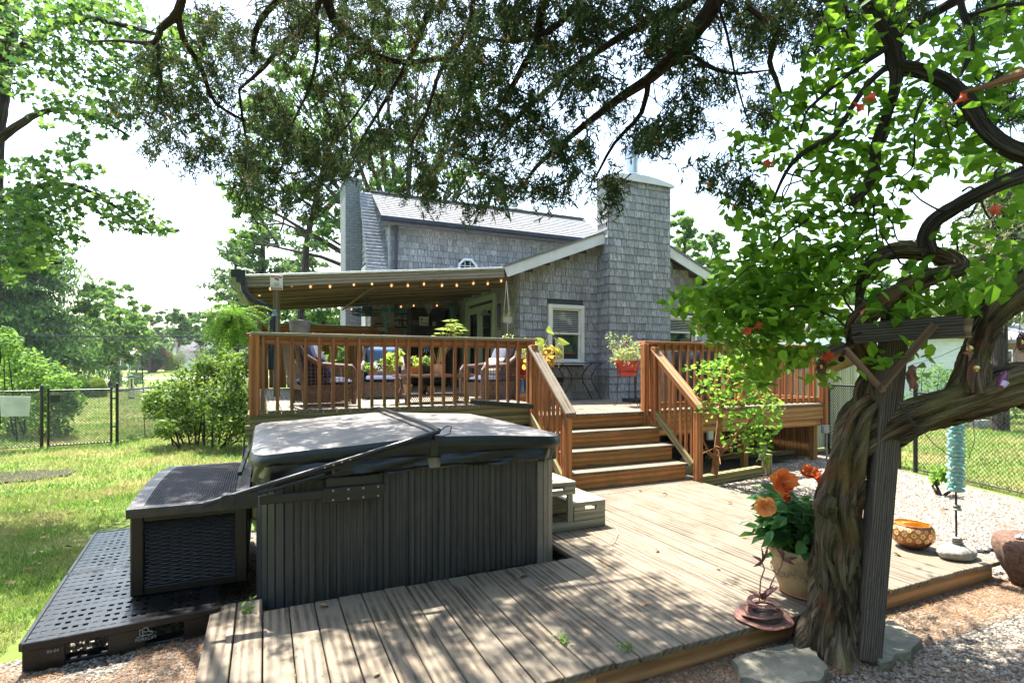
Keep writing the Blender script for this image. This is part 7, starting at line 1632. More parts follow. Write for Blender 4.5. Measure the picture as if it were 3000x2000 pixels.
# leaves: clusters in the photograph's masses, each a real volume
VL = leafmat('vine_leaf', (.035, .115, .006), (.15, .33, .02), .55, .45, .35)
blobs = [(2085, 885, 110, 60, 3.6, 60), (2180, 930, 120, 95, 3.6, 120), (2290, 860, 130, 110, 3.5, 190), (2230, 1040, 90, 80, 3.5, 60), (2370, 940, 110, 120, 3.4, 150), (2330, 740, 140, 90, 3.45, 190), (2180, 760, 80, 60, 3.6, 70), (2420, 640, 120, 80, 3.3, 110), (2230, 620, 100, 60, 3.5, 80), (2250, 430, 110, 55, 3.4, 75), (2390, 420, 110, 80, 3.3, 90), (2340, 300, 70, 60, 3.35, 60), (2430, 180, 80, 90, 3.2, 90), (2500, 80, 90, 80, 3.15, 110), (2560, 290, 110, 90, 3.15, 120), (2500, 470, 110, 80, 3.25, 130), (2650, 460, 110, 90, 3.1, 120), (2700, 320, 110, 80, 3.05, 100), (2770, 130, 120, 70, 3.0, 110), (2900, 150, 110, 80, 2.9, 100), (2940, 280, 90, 80, 2.9, 80), (2800, 430, 90, 70, 3.0, 80), (2880, 480, 80, 50, 2.9, 50), (2560, 620, 90, 70, 3.2, 90), (2500, 770, 90, 70, 3.3, 120), (2620, 900, 90, 50, 3.15, 60), (2760, 880, 110, 50, 3.05, 80), (2860, 840, 100, 60, 2.95, 80), (2960, 760, 80, 50, 2.85, 40), (2700, 800, 60, 40, 3.2, 40), (2820, 700, 90, 40, 3.0, 30), (2410, 1080, 60, 50, 3.4, 25), (2560, 1060, 50, 60, 3.15, 25), (2680, 1060, 50, 60, 3.1, 22), (2990, 600, 60, 60, 2.9, 40), (2620, 60, 60, 60, 3.1, 50), (2960, 30, 80, 50, 2.9, 50), (2150, 880, 120, 40, 3.7, 70), (2050, 860, 60, 30, 3.7, 24), (2140, 950, 110, 60, 3.6, 110), (2010, 890, 70, 30, 3.7, 30), (2250, 900, 110, 80, 3.6, 120), (2210, 1080, 50, 60, 3.6, 40), (2300, 1020, 70, 70, 3.5, 70), (2350, 800, 90, 80, 3.4, 80), (2180, 840, 120, 40, 3.6, 60), (2450, 540, 90, 60, 3.3, 60)]
rng = np.random.RandomState(21); P = []
for cx, cy, rx, ry, d, n in blobs:
    n = int(n*(1.0 if cy < 700 and cx > 2380 else 1.35))
    for _ in range(n):
        a = rng.uniform(0, 2*math.pi); r = rng.uniform(0, 1)**.55*1.15; P.append(W(cx+rx*r*math.cos(a), cy+ry*r*math.sin(a)+rng.normal()*6, d+rng.normal()*.22+(.22 if cy < 640 else .05)))
P = np.array([tuple(p) for p in P]); Nn = rng.normal(size=P.shape)*.55+np.array([0, -.15, .75]); D = rng.normal(size=P.shape)*.6+np.array([0, 0, -.55])
order = np.argsort(((P-np.array([0, 0, E]))**2).sum(1)); near, rest = order[:290], order[290:]
VLM = {}
for i in near:
    s = random.choice((.062, .075, .088)); put(bpy.data.objects.new('leaf', leaf_piece('v', s, VL)), orient(P[i], Nn[i], D[i]), vt)
o = leaf_obj('foliage', P[rest], Nn[rest], .073, VL, vt, 'oval', D[rest]); o['kind'] = 'stuff'
TF = M('trumpet_flower', (.62, .07, .03), .5, .15, 8, .1)
for i, (px, py, d, dr) in enumerate(((2168, 975, 3.3, (.9, 0, .2)), (2200, 965, 3.3, (1, -.2, .4)), (2500, 300, 3.0, (1, 0, -.3)), (2525, 290, 3.0, (.8, -.2, .2)), (2790, 308, 2.9, (.6, -.4, .5)), (2895, 614, 2.8, (1, 0, .1)), (2270, 475, 3.2, (-1, 0, -.3)), (2430, 1020, 3.2, (-.6, -.4, -.6)), (2410, 1035, 3.2, (-.4, -.5, -.7)), (2050, 968, 3.5, (0, 0, 1)))):
    c = W(px, py, d); dd = Vector(dr).normalized(); mb = MB(); mb.tube([c, c+dd*.035, c+dd*.055, c+dd*.065], [.004, .008, .014, .024], 8, cap=False)
    for k in range(5): a = k*1.257; u = dd.orthogonal().normalized(); v = dd.cross(u); e = u*math.cos(a)+v*math.sin(a); e2 = u*math.cos(a+.6)+v*math.sin(a+.6); mb.add([c+dd*.06+e*.018, c+dd*.07+e2*.036, c+dd*.06+(u*math.cos(a+1.2)+v*math.sin(a+1.2))*.018, c+dd*.055], [(0, 1, 2, 3)])
    mb.build('trumpet_flower', TF, vt)
# the post, its crossbeam and braces
PW = wood('cracked_grey_post_wood', (.010, .007, .005), (.16, .125, .097), 120, .9, bmp=1.0)
PWD = wood('backlit_shade_beam_wood', (.008, .007, .006), (.085, .07, .058), 90, .9, bmp=1.0)  # darker wood for the crossbeam, its backlit shade put into the colour
ar = thing('vine_post', 'leaning cracked grey timber post with short crossbeam and two braces', 'post', G(2538, 1915)); a = W(2538, 1925, 3.02); b = W(2627, 872, 3.16)
def cracked(name, a, b, w, h, par, mat, up=(0, 1, 0), seed=0, n=26):
    """timber with splits and worn edges."""
    mw, L = frame_bar(a, b, up); mb = MB(); K = 20; prof = []
    for k in range(K):
        t = 2*math.pi*k/K+.157; c, s = math.cos(t), math.sin(t); m_ = max(abs(c), abs(s)); prof.append((c/m_*w/2*(.97 if m_ < .8 else 1), s/m_*h/2*(.97 if m_ < .8 else 1)))
    V = []
    for i in range(n+1):
        x = -L/2+L*i/n
        for k, (y, z) in enumerate(prof): f = 1+.014*noise.noise(Vector((x*1.5+seed, k*1.7, 0)))-(.05 if (k+seed) % 5 == 2 and noise.noise(Vector((x*2.1, k, seed))) > .0 else 0); V.append(mw @ Vector((x+(.02*noise.noise(Vector((k*3.1, seed, 0))) if i in (0, n) else 0), y*f, z*f)))
    mb.add(V, [(i*K+k, i*K+(k+1) % K, (i+1)*K+(k+1) % K, (i+1)*K+k) for i in range(n) for k in range(K)]+[tuple(range(K-1, -1, -1)), tuple(n*K+k for k in range(K))]); me_o = mb.build(name, mat, par, origin=tuple(mw.translation))
    # orient mesh to local frame for the grain
    R = mw.to_3x3().to_4x4(); me = me_o.data; me.transform(R.inverted()); me_o.matrix_basis = WM[par.name].inverted() @ (Matrix.Translation(mw.translation) @ R); return me_o
cracked('upright', a, b, .11, .12, ar, PW, up=(.75, 1, 0), seed=1)
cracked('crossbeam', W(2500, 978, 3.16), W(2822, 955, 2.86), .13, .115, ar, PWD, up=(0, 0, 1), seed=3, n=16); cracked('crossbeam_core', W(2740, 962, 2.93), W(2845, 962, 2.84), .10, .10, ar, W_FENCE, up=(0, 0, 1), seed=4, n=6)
BR = wood('brown_brace_wood', (.05, .025, .015), (.19, .105, .065), 16, .85, bmp=.5)
plank('brace', W(2738, 950, 2.86), W(2575, 1142, 2.94), .03, .038, BR, ar); plank('brace', W(2474, 1020, 3.03), W(2590, 1148, 2.93), .03, .036, BR, ar)
st_ = plank('metal_stake', W(2632, 1178, 2.95), W(2682, 1248, 2.9), .035, .01, BLK); tag(st_, 'thin black blade shaped stake wedged under the thick vine limb', 'stake')
# birdhouse and metal ornaments
bh = thing('birdhouse', 'small tan wooden birdhouse hanging beside the post', 'birdhouse', W(2455, 1045, 3.25)); BW_ = wood('tan_birdhouse_wood', (.25, .14, .05), (.50, .33, .15), 14, .7, bmp=.3)
c = W(2452, 1050, 3.28); mw = Matrix.Translation(c) @ RZ(-30) @ RX(12) @ RY(-24); mb = MB(); mb.obox(mw, .11, .12, .11); mb.build('box', BW_, bh, bevel=.002); mb = MB(); mb.obox(mw @ Matrix.Translation((0, -.01, .062)), .15, .16, .014); mb.build('roof', BR, bh); mb = MB(); mb.tube([mw @ Vector((0, -.061, .01)), mw @ Vector((0, -.064, .01))], .018, 12); mb.build('entrance', M('dark_hole', (.01, .008, .006), 1), bh)
def sun_orn(px, py, d, r, label, seed=0):
    c = W(px, py, d); t = thing('metal_sun', label, 'ornament', c, group='rusty metal sun ornaments with amber glass'); n = 11
    for k in range(n):
        a = k*2*math.pi/n; mb = MB(); P_ = []; m = 6
        for j in range(m+1): rr = r*(.42+.62*j/m); aa = a+.25*math.sin(j*1.3+k); P_.append((rr*math.cos(aa), rr*math.sin(aa), .006*(m-j)/m+.001))
        mb.tube([c+Vector((x, -.002, z)) for x, z, w in P_], [w*1.3 for x, z, w in P_], 5); mb.build('ray', M('dark_rust_ray', (.10, .03, .02), .6, .3, 12, .2), t)
    mb = MB(); mb.lathe([(r*.45, -.004), (r*.5, 0), (r*.45, .004), (r*.30, .005), (r*.28, .0)], (0, 0, 0), 20); o = mb.build('disc', M('dark_rust_ray', (.1, .03, .02), .6), t, origin=(0, 0, 0)); o.matrix_basis = WM[t.name].inverted() @ (Matrix.Translation(c) @ RX(90)); mb = MB(); mb.lathe([(.001, .010), (r*.2, .007), (r*.29, 0), (r*.2, -.007), (.001, -.01)], (0, 0, 0), 16); o = mb.build('glass', AMB, t, origin=(0, 0, 0), smooth=True); o.matrix_basis = WM[t.name].inverted() @ (Matrix.Translation(c) @ RX(90))
    mb = MB(); mb.tube([c+Vector((0, 0, r)), c+Vector((.01, .02, r+.12))], .0012, 4); mb.build('cord', BLK, t)
sun_orn(2405, 1074, 3.1, .05, 'spiky rusty sun ornament with amber centre under the birdhouse'); sun_orn(2992, 1002, 2.8, .052, 'spiky dark sun ornament with amber centre at the far right edge', 3)
def orn(name, label, px, py, d, build_):
    c = W(px, py, d); t = thing(name, label, 'ornament', c); build_(c, t); return t
def bnest(c, t):
    mb = MB()
    for k in range(16): a = random.uniform(0, 6.3); z = random.uniform(-.07, .05); mb.add([c+Vector((.02*math.cos(a), .02*math.sin(a), z)), c+Vector((.035*math.cos(a+.5), .035*math.sin(a+.5), z-.03)), c+Vector((.015*math.cos(a+1), .015*math.sin(a+1), z-.05))], [(0, 1, 2)])
    mb.lathe([(.001, .05), (.018, .04), (.022, -.04), (.005, -.08)], c, 8); mb.build('petals', RUST, t)
orn('rusty_flower_ornament', 'hanging rusty cone of metal petals above the black fence post', 2672, 1095, 2.95, bnest)
def fairy(c, t):
    spike(c, (-1, 0, -.1), .05, .02, t, (0, -1, 0)); spike(c, (1, 0, -.1), .05, .02, t, (0, -1, 0)); spike(c+Vector((0, 0, 0)), (-.3, 0, 1), .055, .02, t, (0, -1, 0)); spike(c, (.15, 0, -1), .05, .03, t, (0, -1, 0)); mb = MB(); mb.lathe([(.001, .022), (.013, .014), (.015, 0), (.001, -.01)], c+Vector((.002, -.008, .015)), 10); mb.build('glass', AMB, t, smooth=True)
orn('star_ornament', 'rusty winged star with amber glass hung against the upright vine limb', 2835, 1032, 2.78, fairy)
def moon(c, t):
    mb = MB(); n = 16; V = []
    for k in range(n+1):
        a = math.radians(95+k*9.5); ro, ri = .085, .085-.05*math.sin(math.pi*k/n)
        for r in (ri, ro): V += [c+Vector((r*math.cos(a)+.05, -.002, r*math.sin(a))), c+Vector((r*math.cos(a)+.05, .002, r*math.sin(a)))]
    mb.add(V, [(4*k, 4*k+2, 4*k+6, 4*k+4) for k in range(n)]+[(4*k+1, 4*k+5, 4*k+7, 4*k+3) for k in range(n)]+[(4*k+2, 4*k+3, 4*k+7, 4*k+6) for k in range(n)]); mb.build('crescent', M('dark_rust_ray', (.1, .03, .02), .6), t); mb = MB(); mb.lathe([(.001, .018), (.015, .01), (.017, 0), (.001, -.018)], c+Vector((.025, -.01, .035)), 12); mb.build('glass', AMB, t, smooth=True)
orn('crescent_ornament', 'dark rusty crescent moon with amber glass hanging in front of the thick limb', 2845, 1100, 2.76, moon)
def drop(c, t):
    mb = MB(); u = Vector((.6, 0, .8)); mb.tube([c-u*.045, c-u*.02, c+u*.01, c+u*.035, c+u*.055], [.012, .022, .022, .016, .004], 12); mb.build('glass_drop', M('plum_glass', (.14, .03, .07), .1), t, smooth=True); mb = MB(); mb.tube([c-u*.04+Vector((-.004, -.012, 0)), c-u*.015+Vector((-.004, -.014, 0))], [.012, .018], 10); mb.build('glass_window', M('lilac_glass', (.55, .45, .75), .1), t, smooth=True)
    spike(c+u*.04, (1, 0, .1), .035, .018, t, (0, -1, 0))
orn('glass_bird_ornament', 'plum and lilac glass drop ornament tied at the end of the thick limb', 2938, 1112, 2.72, drop)
mb = MB()
for (p_, q_, d_) in (((2672, 1068), (2828, 1010), 2.9), ((2828, 1040), (2935, 1075), 2.8), ((2945, 1072), (2985, 1000), 2.78), ((2985, 990), (2990, 880), 2.8)): mb.tube([W(*p_, d_), W((p_[0]+q_[0])/2, (p_[1]+q_[1])/2+6, d_), W(*q_, d_)], .0015, 4)
mb.tube([W(x_, y_, 3.0) for x_, y_ in ((2690, 1245), (2735, 1300), (2790, 1340), (2840, 1338), (2855, 1290), (2850, 1180), (2845, 1130))], .002, 4); o = mb.build('ornament_cord', BLK); tag(o, 'thin dark cord looping between the hanging ornaments', 'cord')
# ================================================================ overhanging cedar
CB = bark('cedar_bark', (.014, .008, .007), (.085, .055, .045), 16, bmp=.8)
ced = thing('cedar_tree', 'overhanging red cedar whose dark drooping boughs fill the top of the view', 'tree', (6.6, 1.0, 0))
mb = MB(); CL = []
def cl(spec, n=10, twist=1): limb(mb, spec, .08, n, .08, 3, twist); CL.append([(W(a, b, d), r*d/FPX) for a, b, r, d in spec])
cl([(2160, -110, 26, 3.45), (2060, 60, 24, 3.6), (1985, 150, 20, 3.75), (1910, 225, 16, 3.9), (1800, 300, 12, 4.12), (1660, 410, 8, 4.35), (1570, 490, 6, 4.5), (1530, 550, 3, 4.58)], 14)
cl([(2140, -90, 16, 3.53), (2000, 20, 13, 3.6), (1860, 85, 11, 3.83), (1700, 185, 9, 4.05), (1560, 300, 7, 4.28), (1480, 385, 5, 4.42), (1440, 440, 3, 4.5)])
cl([(1900, 230, 9, 3.9), (1880, 330, 7, 4.05), (1800, 420, 5, 4.2), (1745, 520, 3, 4.28)])
cl([(950, -60, 15, 5.0), (975, 55, 14, 5.1), (1035, 108, 13, 5.2), (1088, 155, 12, 5.3), (1108, 200, 8, 5.3), (1110, 245, 5, 5.3)]); cl([(1090, 158, 9, 5.3), (1180, 182, 8, 5.4), (1330, 172, 6, 5.6), (1420, 190, 3, 5.7)])
cl([(1610, -60, 13, 3.75), (1580, 60, 12, 3.9), (1568, 130, 10, 3.98), (1530, 200, 9, 4.05), (1490, 270, 7, 4.2), (1440, 335, 4, 4.28)])
cl([(545, -60, 12, 4.8), (520, 38, 12, 5.0), (470, 85, 9, 5.1), (452, 125, 7, 5.2), (350, 120, 4, 5.4), (270, 122, 2, 5.5)]); cl([(522, 38, 9, 5.0), (535, 110, 8, 5.2), (590, 200, 7, 5.4), (630, 300, 5, 5.6), (720, 355, 3, 5.8)]); cl([(460, 125, 5, 5.2), (475, 250, 4, 5.4), (500, 330, 2, 5.6)])
cl([(955, -40, 10, 4.8), (900, 80, 8, 5.0), (835, 120, 7, 5.2), (770, 200, 6, 5.4), (700, 262, 3, 5.6)]); cl([(860, -40, 12, 4.9), (790, 25, 9, 5.0), (750, 90, 8, 5.2), (735, 190, 4, 5.4)]); cl([(925, 30, 6, 5.0), (930, 150, 5, 5.2), (905, 260, 4, 5.5), (850, 380, 3, 5.8), (830, 470, 2, 6.0)])
cl([(1280, -40, 10, 5.0), (1235, 90, 8, 5.2), (1185, 200, 7, 5.4), (1120, 310, 5, 5.7), (1055, 420, 4, 6.0), (1035, 480, 2, 6.1)]); cl([(1390, -30, 9, 3.6), (1370, 90, 7, 3.83), (1290, 210, 6, 4.05), (1250, 330, 4, 4.28), (1200, 430, 2, 4.42)])
cl([(1720, -40, 11, 3.6), (1640, 70, 9, 3.83), (1520, 120, 6, 3.98), (1400, 110, 3, 4.12)]); cl([(2190, 20, 8, 3.3), (2250, 70, 8, 3.3), (2272, 110, 8, 3.3), (2255, 180, 8, 3.38), (2272, 230, 7, 3.38), (2290, 275, 3, 3.38)])
cl([(1990, 130, 7, 3.67), (2060, 185, 7, 3.6), (2140, 215, 5, 3.6), (2260, 205, 2, 3.53)]); cl([(2090, -20, 5, 3.45), (2130, 100, 4, 3.53), (2160, 250, 3, 3.6), (2200, 380, 1.5, 3.67)]); cl([(1330, 170, 4, 5.6), (1350, 300, 4, 5.8), (1310, 420, 3, 6.0), (1330, 520, 2, 6.2)])
cl([(700, 262, 4, 5.6), (720, 400, 3, 5.8), (760, 540, 2, 6.0)]); cl([(1108, 240, 4, 5.3), (1040, 340, 3, 5.6), (960, 430, 2, 5.8)]); cl([(2360, -60, 18, 4.2), (2500, 60, 10, 4.2)]) 
cl([(2950, -80, 16, 4.0), (2700, 60, 13, 4.1), (2560, 150, 9, 4.2), (2400, 230, 5, 4.4)])
# stout bole out of the frame to the right, joining the boughs overhead
tk = [(Vector((6.9, .6, -.1)), .26), (Vector((6.7, .8, 1.5)), .22), (Vector((6.3, 1.2, 3.2)), .18), (W(2700, -500, 4.4), .15), (W(2160, -110, 3.45), .055)]
R = resamp(tk, .15); mb.tube([p for p, r in R], [r for p, r in R], 20)
tk = [(Vector((6.3, 1.2, 3.2)), .16), (Vector((4.6, 2.0, 5.6)), .12), (W(1500, -400, 4.6), .10), (W(1000, -330, 4.6), .08), (W(540, -220, 4.6), .05), (W(300, -200, 4.8), .03)]
R = resamp(tk, .2); mb.tube([p for p, r in R], [r for p, r in R], 14)
for px in (545, 860, 950, 1280, 1390, 1610, 1720): R = resamp([(W(px+30, -360, 4.6), .05), (W(px+10, -200, 4.7), .04), (W(px, -45, 4.9), .022)], .2); mb.tube([p for p, r in R], [r for p, r in R], 10)
# sprays: blobs of drooping feathery twigs
CF = leafmat('cedar_spray', (.008, .024, .012), (.05, .08, .03), .2, .7, .15, odd=(.30, .12, .05))
cb = [(1100, 20, 160, 40), (1250, 10, 120, 40), (1600, 20, 140, 40), (1750, 40, 120, 50), (900, 20, 120, 40), (2120, 20, 120, 50), (2000, 110, 90, 50), (1650, 230, 110, 60), (1380, 230, 110, 60), (720, 160, 90, 60), (1540, 560, 70, 40), (1270, 590, 40, 30), (900, 470, 70, 50), (2250, 40, 90, 50), (700, 320, 150, 130), (830, 470, 120, 110), (930, 150, 150, 130), (650, 150, 120, 100), (560, 250, 110, 100), (760, 570, 80, 60), (1000, 330, 130, 120), (1150, 120, 150, 110), (1250, 300, 160, 120), (1100, 480, 110, 70), (1310, 490, 150, 90), (1430, 430, 120, 90), (1500, 330, 110, 80), (1390, 580, 45, 55), (1560, 150, 130, 90), (1700, 110, 130, 90), (1640, 470, 110, 60), (1750, 310, 110, 80), (1880, 415, 50, 28), (1960, 400, 90, 60), (2020, 340, 70, 60), (1990, 210, 80, 60), (1890, 130, 90, 70), (1770, 560, 60, 60), (1480, 570, 60, 50), (1610, 570, 60, 40), (450, 170, 90, 60), (420, 330, 110, 70), (2150, 120, 80, 80), (2100, 270, 60, 50), (1420, 120, 120, 90), (860, 620, 70, 50), (1100, 220, 100, 80), (620, 470, 100, 70), (500, 430, 90, 60), (950, 560, 60, 40), (1200, 400, 140, 90), (800, 60, 130, 70), (1050, 30, 130, 50), (1330, 40, 130, 60), (1840, 30, 120, 50), (2230, 330, 60, 90), (2330, 100, 120, 90), (2470, 60, 110, 70), (600, 60, 90, 60), (1560, 420, 100, 60), (1230, 540, 90, 40), (1500, 30, 120, 40), (2020, 60, 80, 50), (780, 400, 110, 110), (980, 460, 90, 80), (1350, 350, 110, 80), (2180, 560, 60, 60), (2100, 520, 50, 30), (2900, 60, 110, 60), (2960, 330, 80, 60), (2780, 330, 80, 60), (2650, 10, 120, 50), (540, 330, 90, 80), (700, 520, 80, 70)]
rng = np.random.RandomState(8); SP = []; SD = []; tw_ = MB(); brown = []
for bi, (cx, cy, rx, ry) in enumerate(cb):
    d0 = rng.uniform(4.9, 6.3) if cx < 1340 else rng.uniform(3.6, 4.5); nt_ = int(5+rx*ry/520); c0 = W(cx, cy-ry*.9, d0)
    best = min((min(((p-c0).length, i, j) for j, (p, r) in enumerate(L)) for i, L in enumerate(CL)))
    src = CL[best[1]][best[2]][0]
    for t in range(nt_):
        a = rng.uniform(0, 6.28); r = rng.uniform(0, 1)**.5; tx, ty_ = cx+rx*r*math.cos(a), cy+ry*r*math.sin(a); dd = d0+rng.normal()*.45; tip = W(tx, ty_, dd); st = src.lerp(c0, rng.uniform(.2, 1.0))+Vector(rng.normal(size=3)*.12)
        mid = st.lerp(tip, .5)+Vector((rng.normal()*.08, rng.normal()*.08, .10)); 
        if t % 3 == 0: tw_.tube([st, st.lerp(mid, .6)+Vector(rng.normal(size=3)*.03), mid.lerp(tip, .35)+Vector(rng.normal(size=3)*.03), tip], [.006, .004, .003, .0015], 4, cap=False)
        # spray around the last part of the twig
        for s_ in range(int(rng.uniform(5, 10))):
            f = rng.uniform(.45, 1.0); base = mid.lerp(tip, f)+Vector(rng.normal(size=3)*.035); dirn = (tip-mid).normalized()*.5+Vector((rng.normal()*.55, rng.normal()*.55, -.55+rng.normal()*.35)); dirn.normalize(); L = rng.uniform(.09, .20)*(1 if cx < 1340 else .8)
            for q_ in range(13):
                SP.append(np.array(base+dirn*L*q_/13+Vector(rng.normal(size=3)*.012))); SD.append(np.array(dirn+Vector(rng.normal(size=3)*.55)))
SP = np.array(SP); SD = np.array(SD); SN = rng.normal(size=SP.shape)
print('cedar sprays', len(SP))
leaf_obj('foliage', SP, SN, .058, CF, ced, 'spray', SD, okind='stuff'); mb.build('bough', CB, ced, smooth=True); tw_.build('twig', CB, ced, kind='stuff')
# the boughs go on above and behind the camera (they shade the front of the deck)
rng = np.random.RandomState(17); C = []
for _ in range(290):
    x, y = rng.uniform(-2.2, 6.2), rng.uniform(1.6, 6.0)
    z = rng.uniform(4.6, 6.2)
    d = x*SY+y*CY; r_ = x*CY-y*SY
    if d > .3 and 1074-(z-E)/d*FPX > -170: continue
    # leave the gap that lets the sun onto the middle and right of the deck and the path
    sx_, sy_ = x, y-(z-.1)*math.cos(SUN_EL)/math.sin(SUN_EL)
    if sx_ > 2.0+.5*rng.normal()*.3 and sy_ > 2.5: continue
    if rng.uniform() < .22: continue
    C.append((x, y, z))
C = np.array(C); P, Nn, _ = clump_pts(C, rng.uniform(.35, .7, len(C)), 60000, rng, .1, .5)
leaf_obj('overhead_foliage', P, Nn, .075, CF, ced, 'slim', rng.normal(size=P.shape)+np.array([0, 0, -.8]), okind='stuff')
# ================================================================ maple overhanging at the upper left
mp = thing('maple_tree', 'tall maple at the left edge with star shaped leaves against the white sky', 'tree', (GD(-30, 7.5).x, GD(-30, 7.5).y, 0)); mb = MB()
limb(mb, [(-60, 1300, 42, 7.5), (-45, 800, 34, 7.5), (-22, 420, 26, 7.5), (0, 250, 24, 7.5), (18, 100, 26, 7.5), (25, -60, 28, 7.5)], .2, 24, .08, 7, 1, 3)
limb(mb, [(10, 180, 14, 7.5), (200, 60, 9, 7.0), (420, 90, 6, 6.6), (600, 160, 3, 6.4)], .1, 8, .06); limb(mb, [(-40, 620, 14, 7.5), (60, 560, 8, 7.2), (200, 540, 6, 6.9), (330, 600, 4, 6.8), (440, 680, 2, 6.7)], .1, 8, .06); limb(mb, [(-20, 420, 14, 7.5), (120, 330, 8, 7.2), (250, 330, 5, 7), (380, 400, 3, 6.9)], .1, 8, .06); limb(mb, [(-40, 700, 12, 7.5), (60, 760, 7, 7.3), (180, 770, 4, 7.2)], .1, 8, .06)
mb.build('trunk', BKD, mp, smooth=True); ML = leafmat('maple_leaf', (.012, .05, .018), (.10, .20, .03), .5, .5, .3)
mbl = [(60, 70, 110, 110, 170), (200, 60, 120, 90, 200), (320, 60, 100, 80, 170), (250, 190, 120, 70, 180), (120, 170, 90, 60, 110), (420, 130, 100, 90, 130), (540, 110, 80, 80, 90), (400, 230, 90, 60, 90), (330, 270, 90, 50, 90), (180, 290, 60, 40, 45), (260, 330, 90, 40, 70), (330, 370, 80, 40, 60), (400, 300, 70, 60, 60), (130, 330, 50, 50, 24), (60, 250, 40, 50, 40), (20, 220, 30, 60, 30), (150, 480, 60, 40, 40), (210, 430, 50, 40, 40), (250, 500, 50, 30, 36), (60, 500, 70, 40, 50), (40, 600, 70, 50, 90), (120, 570, 80, 50, 90), (160, 640, 90, 50, 90), (70, 680, 90, 50, 110), (250, 580, 60, 35, 50), (330, 600, 60, 40, 55), (400, 600, 50, 40, 40), (440, 660, 60, 30, 50), (360, 650, 60, 30, 40), (170, 560, 60, 40, 50), (490, 680, 30, 15, 14), (40, 740, 80, 50, 80), (140, 760, 80, 40, 60), (200, 700, 60, 40, 40), (30, 800, 60, 30, 40), (490, 250, 80, 90, 70), (600, 220, 80, 80, 60), (620, 90, 70, 80, 50), (230, 20, 200, 40, 120), (560, 330, 60, 60, 36), (620, 400, 50, 60, 30)]
rng = np.random.RandomState(3); P = []
for cx, cy, rx, ry, n in mbl:
    d0 = rng.uniform(6.3, 7.3)
    for _ in range(int(n*1.9)):
        a = rng.uniform(0, 6.28); r = rng.uniform(0, 1)**.6*1.1; P.append(tuple(W(cx+rx*r*math.cos(a), cy+ry*r*math.sin(a)*.9, d0+rng.normal()*.35)))
P = np.array(P); leaf_obj('foliage', P, rng.normal(size=P.shape)*.6+np.array([0, -.2, .7]), .09, ML, mp, 'maple', rng.normal(size=P.shape)+np.array([.5, 0, -.5]), okind='stuff')
# ================================================================ small tree by the stairs, bushes
sb = G(2095, 1388, .02); sm = thing('small_tree', 'young smoke bush with orange brown stem and round lime leaves beside the stairs', 'tree', (sb.x, sb.y, 0)); mb = MB(); OB = M('orange_brown_stem', (.32, .15, .06), .8, .2, 12, .3)
dS = 7.55
def sl(spec): limb(mb, spec, .06, 8, .06)
sl([(2093, 1398, 10, 7.6), (2100, 1320, 9, 7.55), (2110, 1230, 8, 7.5), (2120, 1150, 6, 7.45), (2160, 1070, 4, 7.4)]); sl([(2098, 1340, 6, 7.55), (2140, 1290, 5, 7.5), (2200, 1230, 4, 7.4), (2250, 1180, 2, 7.4)]); sl([(2110, 1230, 5, 7.5), (2060, 1140, 4, 7.5), (2030, 1080, 2, 7.5)]); sl([(2120, 1150, 4, 7.45), (2200, 1110, 3, 7.3), (2260, 1150, 2, 7.3)]); sl([(2096, 1350, 4, 7.6), (2060, 1290, 3, 7.5), (2050, 1230, 2, 7.5)]); sl([(2100, 1320, 3, 7.5), (2180, 1300, 2, 7.4), (2240, 1260, 1.5, 7.3)])
for k in range(10): x_ = random.uniform(2040, 2240); sl([(2100+random.uniform(-8, 8), 1330+random.uniform(-40, 30), 2, 7.5), (x_, random.uniform(1250, 1370), 1, 7.3)])
mb.build('stem', OB, sm, smooth=True); SL_ = leafmat('round_lime_leaf', (.05, .15, .015), (.20, .38, .05), .55, .5, .3); P = []; rng = np.random.RandomState(5)
for cx, cy, rx, ry, n in ((2055, 1085, 50, 25, 45), (2110, 1090, 60, 35, 80), (2170, 1080, 60, 40, 90), (2100, 1140, 60, 30, 70), (2200, 1130, 60, 40, 100), (2150, 1180, 70, 40, 100), (2230, 1190, 55, 40, 90), (2180, 1240, 60, 35, 80), (2250, 1240, 40, 40, 60), (2220, 1290, 40, 40, 60), (2070, 1200, 40, 30, 30), (2150, 1290, 50, 30, 40), (2235, 1330, 25, 25, 25), (2120, 1060, 60, 20, 40), (2190, 1040, 50, 25, 40), (2280, 1200, 20, 30, 20)):
    for _ in range(n): a = rng.uniform(0, 6.28); r = rng.uniform(0, 1)**.55*1.1; P.append(tuple(W(cx+rx*r*math.cos(a), cy+ry*r*math.sin(a), 7.4+rng.normal()*.25)))
P = np.array(P); leaf_obj('foliage', P, rng.normal(size=P.shape)*.6+np.array([0, -.1, .8]), .075, SL_, sm, 'oval')
def bush(name, label, blobs, d, size, mat, n_per=1.0, kind='fold', stemd=.6, cat='bush', hol=.2, dj=.6, inner=True):
    """blobs: (px,py,r_px,leaves); a shrub volume with stems inside."""
    C = [W(px, py, d+RS.normal()*dj*.5) for px, py, r, n in blobs]; base = Vector((sum(c.x for c in C)/len(C), sum(c.y for c in C)/len(C), 0)); t = thing(name, label, cat, base); mb = MB()
    for c in C: b = base.lerp(Vector((c.x, c.y, 0)), .6); mb.tube([b, b.lerp(c, .5)+Vector((random.uniform(-.1, .1), random.uniform(-.1, .1), 0)), c], [.02, .014, .006], 6)
    mb.build('stem', BKD, t); P, Nn = [], []
    for c, (px, py, r, n) in zip(C, blobs): p, nn, _ = clump_pts(np.array([tuple(c)]), np.array([r*d/FPX]), int(n*n_per), RS, hol, .9); P.append(p); Nn.append(nn)
    P = np.concatenate(P); Nn = np.concatenate(Nn); k = P[:, 2] > .02; leaf_obj('foliage', P[k], Nn[k], size, mat, t, kind, okind='stuff'); return t
